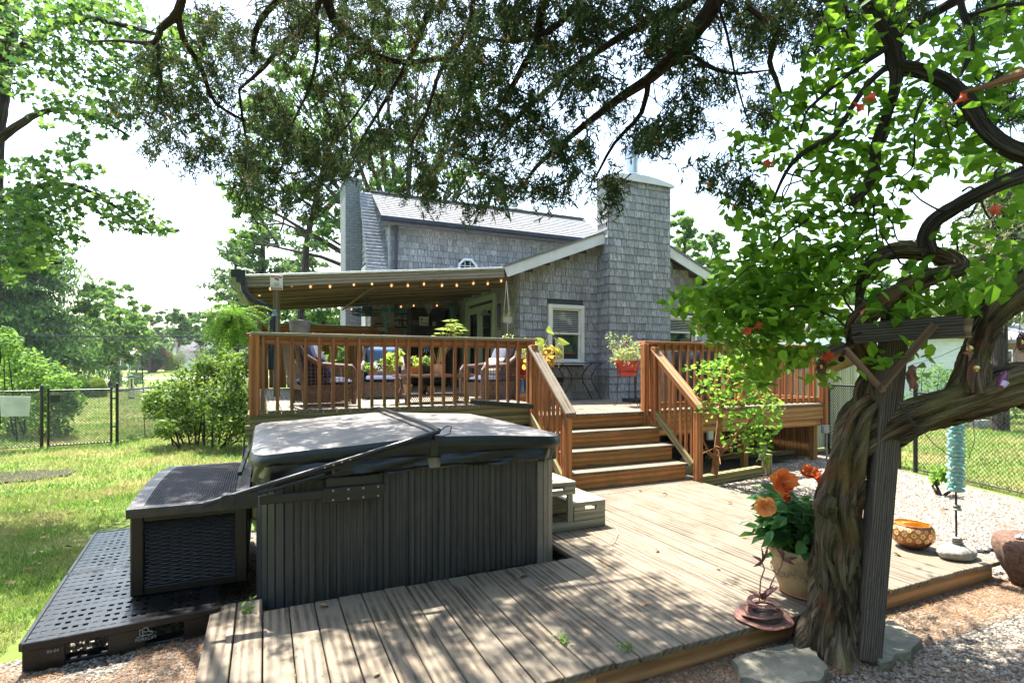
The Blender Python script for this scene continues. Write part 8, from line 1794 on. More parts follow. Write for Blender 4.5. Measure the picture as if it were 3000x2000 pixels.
RHL = leafmat('rhododendron_leaf', (.010, .045, .008), (.17, .29, .03), .35, .4, .4)
bush('rhododendron', 'big rhododendron with glossy lime tipped leaves against the porch', [(500, 1150, 60, 500), (480, 1190, 55, 450), (570, 1110, 65, 560), (640, 1090, 60, 560), (700, 1080, 55, 500), (560, 1190, 70, 640), (640, 1170, 70, 640), (710, 1160, 60, 560), (530, 1240, 55, 500), (600, 1250, 55, 520), (680, 1240, 60, 560), (720, 1260, 40, 300), (450, 1170, 35, 200), (480, 1255, 35, 200), (600, 1070, 40, 260), (670, 1050, 36, 200)], 11.4, .13, RHL, 1.05, 'slim', dj=1.0)
LBL = leafmat('light_bush_leaf', (.03, .09, .015), (.17, .33, .05), .45, .45, .35)
bush('leafy_bush', 'leafy green bush spilling over the fence at the far left', [(20, 1010, 40, 300), (60, 1060, 60, 600), (130, 1100, 60, 600), (180, 1130, 50, 500), (60, 1150, 80, 900), (150, 1190, 70, 800), (200, 1180, 45, 450), (100, 1250, 70, 700), (20, 1220, 70, 600), (180, 1260, 40, 300), (-20, 1100, 70, 600), (10, 980, 30, 200)], 12.6, .085, LBL, 1.1, dj=1.2)
# ================================================================ ground cover near the camera
def scatter_mesh(name, P, T, F, S, ang, mat, tilt=None, var=None, kind='stuff', label=None):
    """many small copies of template T (k,3), F list, joined in one mesh."""
    n = len(P); c, s = np.cos(ang), np.sin(ang); k = len(T); V = np.empty((n, k, 3))
    for i, (a, b, z) in enumerate(T):
        x, y, zz = a*S[:, 0], b*S[:, 1], z*S[:, 2]
        if tilt is not None: x = x+zz*tilt[:, 0]; y = y+zz*tilt[:, 1]
        V[:, i, 0] = P[:, 0]+c*x-s*y; V[:, i, 1] = P[:, 1]+s*x+c*y; V[:, i, 2] = P[:, 2]+zz
    base = (np.arange(n)*k)[:, None]; Fa = np.concatenate([base+np.array(f)[None, :] for f in F]); var = np.tile(RS.uniform(0, 1, n) if var is None else var, len(F)); me = np_mesh(name, V.reshape(-1, 3), Fa, var=var)
    o = mesh_obj(name, me, mat); o['kind'] = kind; 
    if label: o['label'] = label
    return o
rng = np.random.RandomState(9)
def pick(n, x0, x1, y0, y1, f): 
    X = rng.uniform(x0, x1, n); Y = rng.uniform(y0, y1, n); k = f(X, Y); return X[k], Y[k]
def dep(X, Y): return X*SY+Y*CY
OCT = np.array([(-1, 0, 0), (0, -1, 0), (1, 0, 0), (0, 1, 0), (0, 0, .9), (.0, .0, -.3)]); OCF = [[0, 1, 4], [1, 2, 4], [2, 3, 4], [3, 0, 4]]
T8 = np.array([(math.cos(a), math.sin(a), 0) for a in np.arange(6)*math.pi/3]+[(.55*math.cos(a), .55*math.sin(a), .8) for a in np.arange(6)*math.pi/3]+[(0, 0, .95)]); F8 = [[i, (i+1) % 6, 6+(i+1) % 6] for i in range(6)]+[[i, 6+(i+1) % 6, 6+i] for i in range(6)]+[[6+i, 6+(i+1) % 6, 12] for i in range(6)]
def gravel_stone():
    m, nt, b, _ = nmat('gravel_stone'); f = varf(nt); col = ramp(nt, f, [(0, (.06, .048, .038)), (.3, (.15, .125, .10)), (.6, (.25, .22, .18)), (.85, (.31, .285, .24)), (1, (.22, .13, .08))]); nt.links.new(col, b.inputs['Base Color']); b.inputs['Roughness'].default_value = .8; return m
GS = gravel_stone()
notdeck = lambda x, y: ~((x > -.32) & (x < 5.1) & (y > 2.27) & (y < 6.5))
X, Y = pick(90000, 1.0, 6.5, .9, 5.5, lambda x, y: gmask(x, y) & notdeck(x, y) & (dep(x, y) > 1.9) & ((y < 2.3) | (x > 5.08)) & (rng.uniform(size=x.shape) < np.clip(3.2/dep(x, y), .2, 1)**1.2))
n = len(X); S = rng.uniform(.005, .0115, (n, 1))*np.stack([rng.uniform(.8, 1.5, n), rng.uniform(.6, 1.1, n), rng.uniform(.5, 1.0, n)], 1); scatter_mesh('gravel', np.stack([X, Y, np.full(n, -.002)], 1), T8, F8, S, rng.uniform(0, 6.28, n), GS); print('gravel', n)
X, Y = pick(30000, 4.9, 9.5, 2.2, 7.1, lambda x, y: gmask(x, y) & notdeck(x, y) & (x > 5.1)); n = len(X); S = rng.uniform(.008, .017, (n, 1))*np.stack([rng.uniform(.8, 1.5, n), rng.uniform(.6, 1.1, n), rng.uniform(.5, 1.0, n)], 1); scatter_mesh('gravel', np.stack([X, Y, np.full(n, -.003)], 1), OCT, OCF, S, rng.uniform(0, 6.28, n), GS)
X, Y = pick(26000, -2.4, 1.5, .9, 4.4, lambda x, y: gmask(x, y) & (dep(x, y) > 1.9) & (notdeck(x, y))); n = len(X); S = rng.uniform(.004, .010, (n, 1))*np.stack([rng.uniform(.8, 1.5, n), rng.uniform(.6, 1.1, n), rng.uniform(.5, 1.0, n)], 1); scatter_mesh('gravel', np.stack([X, Y, np.full(n, -.002)], 1), T8, F8, S, rng.uniform(0, 6.28, n), GS)
# needles and litter
def litter_mat():
    m, nt, b, _ = nmat('dry_litter'); f = varf(nt); nt.links.new(ramp(nt, f, [(0, (.10, .045, .02)), (.5, (.26, .13, .06)), (1, (.42, .26, .13))]), b.inputs['Base Color']); b.inputs['Roughness'].default_value = .9; return m
LM = litter_mat(); NT = np.array([(-1, -.03, 0), (1, -.03, .1), (1, .03, .1), (-1, .03, 0)]); NF = [[0, 1, 2, 3]]
def litter(n, x0, x1, y0, y1, z, f, L=(.01, .03), name='needle_litter'):
    X, Y = pick(n, x0, x1, y0, y1, f); n = len(X); s = rng.uniform(L[0], L[1], n); scatter_mesh(name, np.stack([X, Y, np.full(n, z)+rng.uniform(0, .006, n)], 1), NT, NF, np.stack([s, s*.9, s], 1), rng.uniform(0, 6.28, n), LM)
def nz(X, Y, s=1.3, th=.05, o=0): return np.array([noise.noise(Vector((x*s, y*s, o))) > th for x, y in zip(X, Y)])
litter(22000, 1.4, 6.2, .9, 2.3, .006, lambda x, y: (dep(x, y) > 1.9) & (nz(x, y, 1.5, .02)))
litter(14000, 1.0, 5.2, 1.9, 2.29, .006, lambda x, y: (dep(x, y) > 1.9))
litter(26000, -1.9, -.3, 1.6, 3.75, .010, lambda x, y: nz(x, y, 2, -.3))
litter(3200, -.25, 5.0, 2.3, 5.3, .1415, lambda x, y: ((x > 2.2) | (y < 3.6)) & nz(x, y, 1.6, .05, 3), (.006, .018), 'deck_needles')
litter(250, .0, 2.1, 3.8, 5.8, 1.16, lambda x, y: nz(x, y, 2.5, -.1, 7) & (np.abs(x-1.08) < .45), (.004, .012), 'cover_needles')
# grass
def grass_mat():
    m, nt, b, out = nmat('grass_blade'); f = varf(nt); g = N(nt, "ShaderNodeNewGeometry"); nz_ = noisef(nt, g.outputs['Position'], .9, 3)
    c1 = ramp(nt, f, [(0, (.05, .13, .012)), (.5, (.13, .26, .03)), (.85, (.26, .38, .06)), (1, (.45, .40, .18))]); col = mixc(nt, ramp(nt, nz_, [(.42, (0, 0, 0)), (.62, (1, 1, 1))]), c1, (.36, .33, .12)); nt.links.new(col, b.inputs['Base Color']); b.inputs['Roughness'].default_value = .6
    tr = N(nt, "ShaderNodeBsdfTranslucent"); nt.links.new(col, tr.inputs[0]); mx = N(nt, "ShaderNodeMixShader"); mx.inputs[0].default_value = .4; nt.links.new(b.outputs[0], mx.inputs[1]); nt.links.new(tr.outputs[0], mx.inputs[2]); nt.links.new(mx.outputs[0], out.inputs[0]); return m
GRM = grass_mat(); BT = np.array([(-.5, 0, 0), (.5, 0, 0), (.0, .0, 1)]); BF = [[0, 1, 2]]
def lawn(name, n, x0, x1, y0, y1, f, h, w):
    X, Y = pick(n, x0, x1, y0, y1, f); n = len(X); hh = rng.uniform(h[0], h[1], n); ww = rng.uniform(w[0], w[1], n); scatter_mesh(name, np.stack([X, Y, hz(X, Y)-.012], 1), BT, BF, np.stack([ww, ww, hh], 1), rng.uniform(0, 6.28, n), GRM, tilt=rng.normal(size=(n, 2))*.55); print(name, n)
inl = lambda x, y: (np.abs((x*CY-y*SY)/np.maximum(dep(x, y), .1)) < .97)
bare = lambda x, y: np.array([noise.noise(Vector((a*.55, b*.55, 2))) < .30+.25*random.random() for a, b in zip(x, y)])
left = lambda x, y: inl(x, y) & ~gmask(x, y) & ((x < -.25) | (y > 13.2)) & ~((x > -1.2) & (y > 3.7) & (y < 5.95)) & ((x < -1.35-.0*y) | (y > 5.9))
lawn('grass', 380000, -8.5, -.2, 1.0, 9.0, lambda x, y: left(x, y) & bare(x, y) & (rng.uniform(size=x.shape) < np.clip(4.5/dep(x, y), 0, 1)**1.5), (.025, .06), (.004, .009))
lawn('grass', 130000, -14, -.2, 8.0, 19.0, lambda x, y: left(x, y) & (rng.uniform(size=x.shape) < .8), (.04, .08), (.010, .02))
lawn('grass', 110000, -30, 4, 15, 40, lambda x, y: inl(x, y) & (dep(x, y) < 35.5) & ((x < -.5)), (.05, .10), (.03, .06))
lawn('grass', 70000, 8, 22, 1.0, 14, lambda x, y: inl(x, y) & (x > 8.55+(y-3.5)*.35) & (y < 9+(x-9)*.8) & ~((x < 12) & (y > 7)), (.04, .08), (.012, .025))
mu = sheet('mulch_patch', np.linspace(GD(0, 8).x-.9, GD(0, 8).x+1.0, 14), np.linspace(GD(0, 8).y-.6, GD(0, 8).y+.5, 10), .012, mulch, mask=lambda x, y: ((x-GD(0, 8).x)/.9)**2+((y-GD(0, 8).y)/.5)**2 < 1)
def fallen(n, x0, x1, y0, y1, z, f): 
    X, Y = pick(n, x0, x1, y0, y1, f); n = len(X); P = np.stack([X, Y, np.full(n, z)], 1); o = leaf_obj('fallen_leaves', P, rng.normal(size=P.shape)*.25+np.array([0, 0, 1]), .055, LM, None, 'oval', okind='stuff')
fallen(70, -5, -1.3, 2.2, 9, .03, lambda x, y: x > -99); fallen(30, -.2, 5, 2.35, 5.3, .152, lambda x, y: (x > 2.2) | (y < 3.6)); fallen(60, 1.2, 8.5, 1.2, 7, .015, lambda x, y: notdeck(x, y) & gmask(x, y)); fallen(26, -1.9, -.4, 1.9, 3.7, .02, lambda x, y: x > -99)
# cedar sprigs and weeds growing between boards and at the post foot
for (px, py, z, lb) in ((1835, 1905, .14, 'tiny green weed growing between the deck boards at the front'), (2290, 1860, 0, 'small green weeds under the deck edge by the large flagstone'), (1650, 1880, .14, 'low seedling weed in the gap of the front deck boards')):
    c = G(px, py, z); P = np.array([(c.x+random.gauss(0, .03), c.y+random.gauss(0, .025), c.z+random.uniform(.005, .04)) for _ in range(26)]); o = leaf_obj('weed', P, RS.normal(size=P.shape)*.4+np.array([0, 0, 1]), .02, GW, kind='oval'); tag(o, lb, 'weed')
# ================================================================ trees and houses beyond the fence
LGF = leafmat('broadleaf_far', (.03, .10, .022), (.15, .28, .055), .4, .6, .2); LGD = leafmat('broadleaf_dark_far', (.025, .075, .025), (.10, .19, .055), .35, .6, .2); PNF = leafmat('pine_needles_far', (.03, .08, .035), (.13, .21, .08), .3, .7, .15); SPF = leafmat('spruce_needles_far', (.022, .075, .025), (.10, .20, .055), .3, .7, .15); YGF = leafmat('yellow_green_far', (.10, .17, .02), (.32, .38, .06), .4, .6, .2)
def place(px, d, pyb=None):
    g = GD(px, d); return Vector((g.x, g.y, float(hz(g.x, g.y))))
def hgt(py, d): return E-(py-1074)/FPX*d
def broad_tree(name, label, px, d, blobs, mat, leaf, dens, tr=.22, group=None, fork=True, kind='fold', barkm=None, dj=.12):
    """blobs (px,py,r_px) are masses of the crown at distance about d."""
    b = place(px, d); t = thing(name, label, 'tree', b, group=group); rng = np.random.RandomState(int(px+d*7) % 9999); C = np.array([tuple(W(x, y, d*(1+rng.normal()*dj))) for x, y, r in blobs]); R = np.array([r*d/FPX for x, y, r in blobs]); mb = MB(); top = Vector(C[:, :].mean(0)); fk = Vector((b.x, b.y, b.z+(top.z-b.z)*.45))
    mb.tube([b-Vector((0, 0, .2)), b.lerp(fk, .5)+Vector((rng.normal()*.1, 0, 0)), fk], [tr*1.3, tr, tr*.8], 12, cap=False)
    for c in C:
        c = Vector(c); m = fk.lerp(c, .5)+Vector((rng.normal()*.2, rng.normal()*.2, .03*(c-fk).length)); mb.tube([fk-Vector((0, 0, .1)), m, c], [tr*.6, tr*.32, tr*.08], 7, cap=False)
        for k in range(3): e = c+Vector(rng.normal(size=3))*.6*float(R.mean()); mb.tube([m.lerp(c, .5), m.lerp(e, .7), e], [tr*.2, tr*.1, tr*.03], 5, cap=False)
    mb.build('trunk', barkm or BKD, t, smooth=True)
    # split every mass into smaller clumps for an uneven outline
    C2, R2 = [], []
    for c, r in zip(C, R):
        for _ in range(24): v = rng.normal(size=3); v /= np.linalg.norm(v); C2.append(c+v*r*rng.uniform(.2, 1.15)*np.array([1, 1, .85])); R2.append(r*rng.uniform(.12, .34))
    P, Nn, _ = clump_pts(np.array(C2), np.array(R2), int(dens*1.15), rng, .1, .6); leaf_obj('crown', P, Nn, leaf, mat, t, kind, rng=rng, okind='stuff'); return t
broad_tree('oak_tree', 'tall airy oak with several trunks rising behind the roof', 1180, 24, [(800, 380, 90), (760, 500, 80), (740, 620, 90), (900, 420, 90), (900, 250, 90), (1000, 300, 90), (1000, 480, 90), (880, 560, 80), (980, 600, 80), (1080, 420, 90), (1100, 230, 90), (1150, 520, 80), (1200, 380, 90), (1230, 180, 90), (1280, 490, 70), (1330, 330, 80), (1080, 590, 60), (700, 560, 60), (960, 130, 90), (1120, 90, 90), (1340, 520, 50), (1250, 560, 40), (1400, 250, 70), (700, 700, 60), (760, 300, 70), (830, 200, 80), (1150, 560, 60), (960, 690, 60), (1380, 480, 45)], LGF, .17, 26000, .26)
t2 = thing('oak_tree', 'second bare lower trunk of the oaks leaning left behind the brick chimney', 'tree', place(860, 24)); mb = MB(); mb.tube([place(860, 24), W(900, 700, 24), W(950, 480, 24), W(960, 330, 24)], [.17, .13, .10, .05], 10); mb.tube([W(925, 640, 24), W(1010, 560, 24), W(1090, 450, 24)], [.14, .1, .04], 7); mb.tube([W(940, 480, 24), W(850, 380, 24), W(800, 300, 24)], [.12, .08, .03], 7); mb.build('trunk', BKD, t2, smooth=True)
P, Nn, _ = clump_pts(np.array([tuple(W(x, y, 24)) for x, y in ((960, 330), (1000, 380), (1090, 450), (800, 300), (850, 350))]), np.full(5, .9), 1800, RS); leaf_obj('crown', P, Nn, .16, LGF, t2, 'fold', okind='stuff')
def conifer(name, label, px, d, ytop, ybot, half_px, mat, n_whorl=22, droop=.35, leaf=.14, sprays=60, group=None, tr=.2, irregular=.3, pine=False, skew=0):
    b = place(px, d); t = thing(name, label, 'tree', b, group=group); rng = np.random.RandomState(int(px*3+d) % 9999); H0 = hgt(ybot, d); H1 = hgt(ytop, d); mb = MB(); mb.tube([b-Vector((0, 0, .2)), Vector((b.x, b.y, H1*.6)), Vector((b.x, b.y, H1))], [tr*1.3, tr*.8, .03], 10, cap=False); P = []; D = []; Rm = half_px*d/FPX
    for i in range(n_whorl):
        f = (i+.5)/n_whorl; z = H0+(H1-H0)*f; rr = Rm*((1-f)**.75 if not pine else (.55+.45*math.sin(f*3.0+.3))*(1-f)**.35); nb = 7 if not pine else 5
        for k in range(nb):
            a = rng.uniform(0, 6.28); L = rr*rng.uniform(1-irregular, 1.1); p0 = Vector((b.x, b.y, z+rng.normal()*.2)); e = p0+Vector((math.cos(a)*L, math.sin(a)*L, (-droop if not pine else .12)*L+rng.normal()*.1)); mid = p0.lerp(e, .5)+Vector((0, 0, .08*L)); mb.tube([p0, mid, e], [.04+.012*L, .025, .008], 5, cap=False); ns = int(sprays*L/max(Rm, .1)*1.2)+6
            q = rng.uniform(0, 1, ns)**.7 if not pine else rng.uniform(.35, 1, ns)
            for u in q:
                c = p0.lerp(mid, u*2) if u < .5 else mid.lerp(e, (u-.5)*2)
                sp = .10*L+.12
                if pine: c = c+Vector(rng.normal(size=3)*np.array([.22, .22, .12])*(.6+.15*L)); d_ = Vector(rng.normal(size=3))+Vector((0, 0, .6))
                else: c = c+Vector((rng.normal()*sp, rng.normal()*sp, -abs(rng.normal())*.22*(1 if droop > .2 else .5))); d_ = Vector((rng.normal()*.5, rng.normal()*.5, -1))
                P.append(tuple(c)); D.append(tuple(d_))
    mb.build('trunk', BKD, t); P = np.array(P); o = leaf_obj('crown', P, rng.normal(size=P.shape), leaf, mat, t, 'slim' if not pine else 'fold', np.array(D), okind='stuff'); return t
conifer('spruce_tree', 'largest drooping spruce filling the left side behind the power lines', 75, 34, 540, 1075, 300, SPF, 34, .34, .34, 230, tr=.3, irregular=.45)
conifer('spruce_tree', 'second drooping spruce at the far left edge of the lawn', -60, 31, 620, 1080, 240, SPF, 26, .3, .32, 150, tr=.28)
broad_tree('broadleaf_tree', 'rounded light green tree to the right of the big spruce', 330, 44, [(300, 860, 60), (350, 900, 60), (400, 930, 50), (380, 980, 50), (330, 960, 60), (280, 940, 60), (420, 990, 40), (300, 1020, 50), (360, 1030, 50), (250, 880, 50), (230, 1000, 50)], LGF, .26, 13000, .3)
k = 0
for (px, d, bl, mt, lb, n) in ((440, 75, [(440, 930, 30), (460, 970, 34), (430, 1000, 34), (450, 1040, 34)], LGD, 'dark tree behind the maple dome beyond the road', 3800), (520, 80, [(500, 930, 34), (540, 940, 34), (520, 980, 34), (560, 980, 30)], LGD, 'dark tree straight above the white gabled house', 4200), (590, 85, [(570, 940, 34), (610, 950, 34), (600, 990, 34), (640, 980, 30)], LGD, 'distant tree right of the white gabled house', 4200), (660, 78, [(640, 960, 34), (690, 950, 40), (680, 1000, 40), (720, 980, 36)], LGF, 'pale distant tree nearest the hanging fern', 4200)):
    broad_tree('distant_tree', lb, px, d, bl, mt, .42, n, .25, 'trees beyond the far road')
conifer('pine_tree', 'tall loose pine left of the porch roof', 770, 33, 600, 960, 150, PNF, 15, 0, .26, 85, pine=True, tr=.26, irregular=.5)
conifer('pine_tree', 'pine with layered branches behind the hanging fern', 690, 40, 700, 1060, 130, PNF, 15, 0, .28, 80, pine=True, tr=.24, irregular=.5)
conifer('pine_tree', 'pine seen under the porch roof behind the privacy screen', 900, 38, 640, 1040, 150, PNF, 15, 0, .28, 90, pine=True, tr=.26, irregular=.5)
broad_tree('screen_tree', 'leafy tree showing between the post and the brick chimney under the roof', 930, 27, [(880, 900, 50), (940, 930, 60), (900, 960, 50), (980, 960, 50), (1000, 900, 40), (840, 940, 50), (790, 980, 50), (860, 1000, 60), (960, 1010, 60)], LGF, .17, 6000, .2)
def shape_bush(name, label, px, d, prof, mat, leaf=.10, n=2600, group=None, cat='shrub'):
    b = place(px, d); t = thing(name, label, cat, b, group=group); rng = np.random.RandomState(int(px*5) % 999); P, Nn = [], []; H = prof[-1][1]
    zs = np.array([p[1] for p in prof]); rs = np.array([p[0] for p in prof])
    for _ in range(n): z = rng.uniform(0, H); r = np.interp(z, zs, rs); a = rng.uniform(0, 6.28); r2 = r*rng.uniform(.9, 1.05); P.append((b.x+r2*math.cos(a), b.y+r2*math.sin(a), b.z+z)); Nn.append((math.cos(a)+rng.normal()*.4, math.sin(a)+rng.normal()*.4, .4+rng.normal()*.4))
    mb = MB(); mb.lathe([(max(.01, r*.9), z) for r, z in prof], b, 14); mb.build('stem', LGD if mat is not YGF else mat, t, smooth=True); leaf_obj('foliage', np.array(P), np.array(Nn), leaf, mat, t, 'fold', rng=rng, okind='stuff'); return t
m_ = lambda px, d: px*d/FPX
shape_bush('clipped_shrub', 'round topped golden green clipped shrub by the driveway', 283, 29, [(m_(20, 29), -.3), (m_(26, 29), .3), (m_(24, 29), .65), (m_(15, 29), .92), (.05, 1.05)], YGF, .10, 3600); shape_bush('clipped_shrub', 'dark green clipped cone shrub left of the golden one', 238, 28, [(m_(22, 28), -.3), (m_(26, 28), .4), (m_(20, 28), .8), (m_(8, 28), 1.1), (.05, 1.15)], LGF, .10, 3200)
shape_bush('japanese_maple', 'wide dark purple green domed maple before the far house', 447, 78, [(m_(8, 78), 0), (m_(30, 78), 1.2), (m_(42, 78), 2.0), (m_(40, 78), 2.8), (m_(26, 78), 3.7), (.1, 4.0)], leafmat('purple_maple', (.05, .05, .03), (.20, .13, .09), .3, .6, .2), .22, 3800, cat='tree'); shape_bush('arborvitae', 'clipped arborvitae column beside the domed maple', 498, 80, [(m_(14, 80), 0), (m_(15, 80), 1.2), (m_(11, 80), 2.3), (.1, 2.9)], YGF, .16, 1500)
for i, (px, lb) in enumerate(((345, 'first'), (362, 'second'), (395, 'third'), (418, 'fourth'))): shape_bush('low_shrub', 'low clipped shrub, %s from the left, before the brick house' % lb, px, 84, [(m_(9, 84), 0), (m_(10, 84), .5), (.1, 1.0)], LGD if i % 2 else LGF, .16, 500, 'low shrubs before the brick house')
wt = thing('weeping_tree', 'bare grey weeping tree in front of the white house', 'tree', place(590, 72)); mb = MB(); b = place(590, 72); rng = np.random.RandomState(2); mb.tube([b, b+Vector((0, 0, 2.2))], [.15, .1], 8)
for k in range(120): a = rng.uniform(0, 6.28); L = rng.uniform(1, 3.0); c = b+Vector((0, 0, rng.uniform(1.5, 2.6))); e = c+Vector((math.cos(a)*L, math.sin(a)*L, rng.uniform(.2, 1.4))); mb.tube([c, c.lerp(e, .5)+Vector((0, 0, .6)), e, e+Vector((math.cos(a)*.4, math.sin(a)*.4, -rng.uniform(.4, 1.6)))], [.05, .04, .03, .015], 4, cap=False)
mb.build('branches', M('pale_grey_twigs', (.42, .36, .36), .9), wt)
shape_bush('young_tree', 'small lime green standard tree before the white house', 527, 76, [(.05, 0), (.06, .9), (m_(16, 76), 1.3), (m_(18, 76), 2.1), (m_(10, 76), 2.7), (.1, 2.9)], YGF, .18, 900, cat='tree')
# white gabled house and brick house far beyond the road
def far_house(name, label, px0, px1, d, ybase, yeave, ypeak, wallm, roofm, wins, ridge_x=False, depth=8.0):
    a, b = W(px0, ybase, d), W(px1, ybase, d); zb = float(hz(a.x, a.y))-.1; ze, zp = hgt(yeave, d), hgt(ypeak, d); u = (b-a); u.z = 0; L = u.length; u.normalize(); v = Vector((-u.y, u.x, 0)); t = thing(name, label, 'house', a); A = Vector((a.x, a.y, zb)); mb = MB(); Z = Vector((0, 0, 1))
    g = lambda s, y, z: A+u*s+v*y+Z*(z-zb)
    if not ridge_x:
        mb.add([g(0, 0, zb), g(L, 0, zb), g(L, 0, ze), g(L/2, 0, zp), g(0, 0, ze), g(0, depth, zb), g(L, depth, zb), g(L, depth, ze), g(L/2, depth, zp), g(0, depth, ze)], [(0, 1, 2, 3, 4), (1, 6, 7, 2), (5, 0, 4, 9)]); mb.build('wall', wallm, t); r = MB(); e = .3; sl_ = (zp-ze)/(L/2)
        for s0, s1 in ((-e, L/2), (L+e, L/2)): z0 = ze-e*sl_; r.add([g(s0, -.4, z0), g(s1, -.4, zp), g(s1, depth, zp), g(s0, depth, z0), g(s0, -.4, z0+.18), g(s1, -.4, zp+.18), g(s1, depth, zp+.18), g(s0, depth, z0+.18)], [(0, 1, 2, 3), (4, 5, 6, 7), (0, 1, 5, 4), (0, 3, 7, 4)])
        r.build('roof', roofm, t)
    else:
        mb.add([g(0, 0, zb), g(L, 0, zb), g(L, 0, ze), g(0, 0, ze), g(0, depth, zb), g(L, depth, zb), g(L, depth, ze), g(0, depth, ze), g(0, depth/2, zp), g(L, depth/2, zp)], [(0, 1, 2, 3), (1, 5, 6, 9, 2), (4, 0, 3, 8, 7)]); mb.build('wall', wallm, t); r = MB(); r.add([g(-.4, -.5, ze-.1), g(L+.4, -.5, ze-.1), g(L+.4, depth/2, zp), g(-.4, depth/2, zp), g(-.4, -.5, ze+.08), g(L+.4, -.5, ze+.08), g(L+.4, depth/2, zp+.18), g(-.4, depth/2, zp+.18)], [(0, 1, 2, 3), (4, 5, 6, 7), (0, 1, 5, 4)]); r.build('roof', roofm, t)
    for (fx, fz, w, h) in wins:
        c = g(L*fx, -.05, zb+(ze-zb)*fz); fw = plank('window', c-u*w/2, c+u*w/2, .08, h, WHITE, t); mb = MB(); mb.box(0, 1, 0, 1, 0, 1) if False else None; pn = plank('pane', c-u*(w/2-.1)-v*.06, c+u*(w/2-.1)-v*.06, .02, h-.2, GLASS, fw)
    return t
WSD = M('white_siding_far', (.62, .66, .66), .7, .05, 2, 0); far_house('white_house', 'distant white house with steep gable and grey roof beyond the road', 506, 552, 95, 1088, 1022, 990, WSD, ROOF, [(.45, .72, 1.3, 1.5), (.45, .2, 1.5, 1.6)])
BRK = M('red_brick_far', (.26, .15, .12), .9, .3, 8, .2); far_house('brick_house', 'distant brick house with white porch columns behind low shrubs', 325, 425, 98, 1090, 1050, 1030, BRK, ROOFB, [(.2, .5, 1.2, 1.4), (.5, .5, 1.2, 1.4), (.8, .5, 1.2, 1.4)], True)
for i, px in enumerate((340, 374)): c = place(px, 93); o = plank('porch_column', c, c+Vector((0, 0, 2.6)), .25, .25, WHITE, up=(0, 1, 0)); tag(o, ('left' if i == 0 else 'right')+' white column on the porch of the distant brick house', 'column')
for i, (px, w, lb) in enumerate(((342, .62, 'square grey brick pillar left of the driveway'), (400, .8, 'square grey brick pillar with lantern right of the driveway'))):
    c = place(px, 46 if i == 0 else 50); t = thing('brick_pillar', lb, 'pillar', c); mb = MB(); z = 0
    while z < 1.0:
        for s in range(4):
            for k in range(3): mb.cv = random.random(); a = (k-1)*w/3; T_ = Matrix.Translation(c) @ Matrix.Rotation(s*math.pi/2, 4, 'Z'); mb.obox(T_ @ Matrix.Translation((a+(.05 if int(z*12) % 2 else -.05), -w/2, z+.035)), w/3-.02, .06, .062)
        z += .075
    mb.box(c.x-w/2+.02, c.x+w/2-.02, c.y-w/2+.02, c.y+w/2-.02, c.z, c.z+.98); mb.build('bricks', M('pillar_brick', (.34, .27, .26), .9, .3, 9, .3), t, kind='stuff'); mb = MB(); mb.box(c.x-w/2-.05, c.x+w/2+.05, c.y-w/2-.05, c.y+w/2+.05, c.z+1.0, c.z+1.06); mb.build('capstone', ROCK, t)
    if i: mb = MB(); mb.lathe([(.06, 1.06), (.1, 1.3), (.14, 1.32), (.02, 1.5)], c, 8); mb.build('lantern', IRON, t)
# ---------------------------------------------------------------- right side
vs = M('pale_vinyl_siding', (.50, .56, .57), .5, .05, 2, .02)
a, b = W(2615, 1130, 17), W(2835, 1130, 19); zt = hgt(985, 18); t = thing('vinyl_shed', 'pale vinyl sided outbuilding beyond the right lawn', 'shed', (a.x, a.y, 0)); u = (b-a); u.z = 0; L = u.length; u.normalize(); v = Vector((-u.y, u.x, 0)); z = .1; mb = MB(); mb.obox(*[frame_bar(Vector((a.x, a.y, (zt)/2))+v*2.05, Vector((b.x, b.y, (zt)/2))+v*2.05)[0]], L, 4.0, zt); mb.build('wall', WSD, t)
while z < zt-.1: plank('siding_panel', Vector((a.x, a.y, z+.055)), Vector((b.x, b.y, z+.055)), .02, .118, vs, t, roll=-.10); z += .118
plank('corner_trim', Vector((b.x, b.y, .0))-v*.02, Vector((b.x, b.y, zt))-v*.02, .08, .08, WHITE, t, up=(0, 1, 0)); mb = MB(); c0, c1 = Vector((a.x, a.y, zt))-v*.4-u*.3, Vector((b.x, b.y, zt))-v*.4+u*.4; mb.add([c0, c1, c1+v*2.6+Vector((0, 0, 1.1)), c0+v*2.6+Vector((0, 0, 1.1)), c0+Vector((0, 0, .1)), c1+Vector((0, 0, .1)), c1+v*2.6+Vector((0, 0, 1.2)), c0+v*2.6+Vector((0, 0, 1.2))], [(0, 1, 2, 3), (4, 5, 6, 7), (0, 1, 5, 4), (1, 2, 6, 5)]); mb.build('roof', ROOF, t)
far_house('neighbour_house', 'neighbouring brick and cream house with grey roof at the right edge', 2880, 3150, 30, 1110, 1000, 930, BRK, ROOF, [(.15, .6, 1.6, 1.6)], True, 9)
board_fence('board_fence', 'brown board fence in front of the neighbouring house at the right', (GD(2872, 24).x, GD(2872, 24).y), (GD(3080, 26).x, GD(3080, 26).y), 0.0, 1.85, .15, W_FENCE)
bush('dark_shrub', 'dark shrub behind the chain link fence on the right lawn', [(2880, 1190, 60, 600), (2930, 1170, 60, 600), (2980, 1190, 50, 400), (2830, 1200, 40, 300)], 15.5, .12, LGD, 1.0, 'slim'); bush('feathery_bush', 'light feathery bush at the wall of the pale outbuilding', [(2700, 1100, 30, 200), (2750, 1095, 36, 260), (2790, 1110, 30, 200), (2720, 1140, 40, 260), (2780, 1150, 40, 260), (2660, 1180, 40, 260)], 15.5, .11, LGF, 1.0, 'slim')
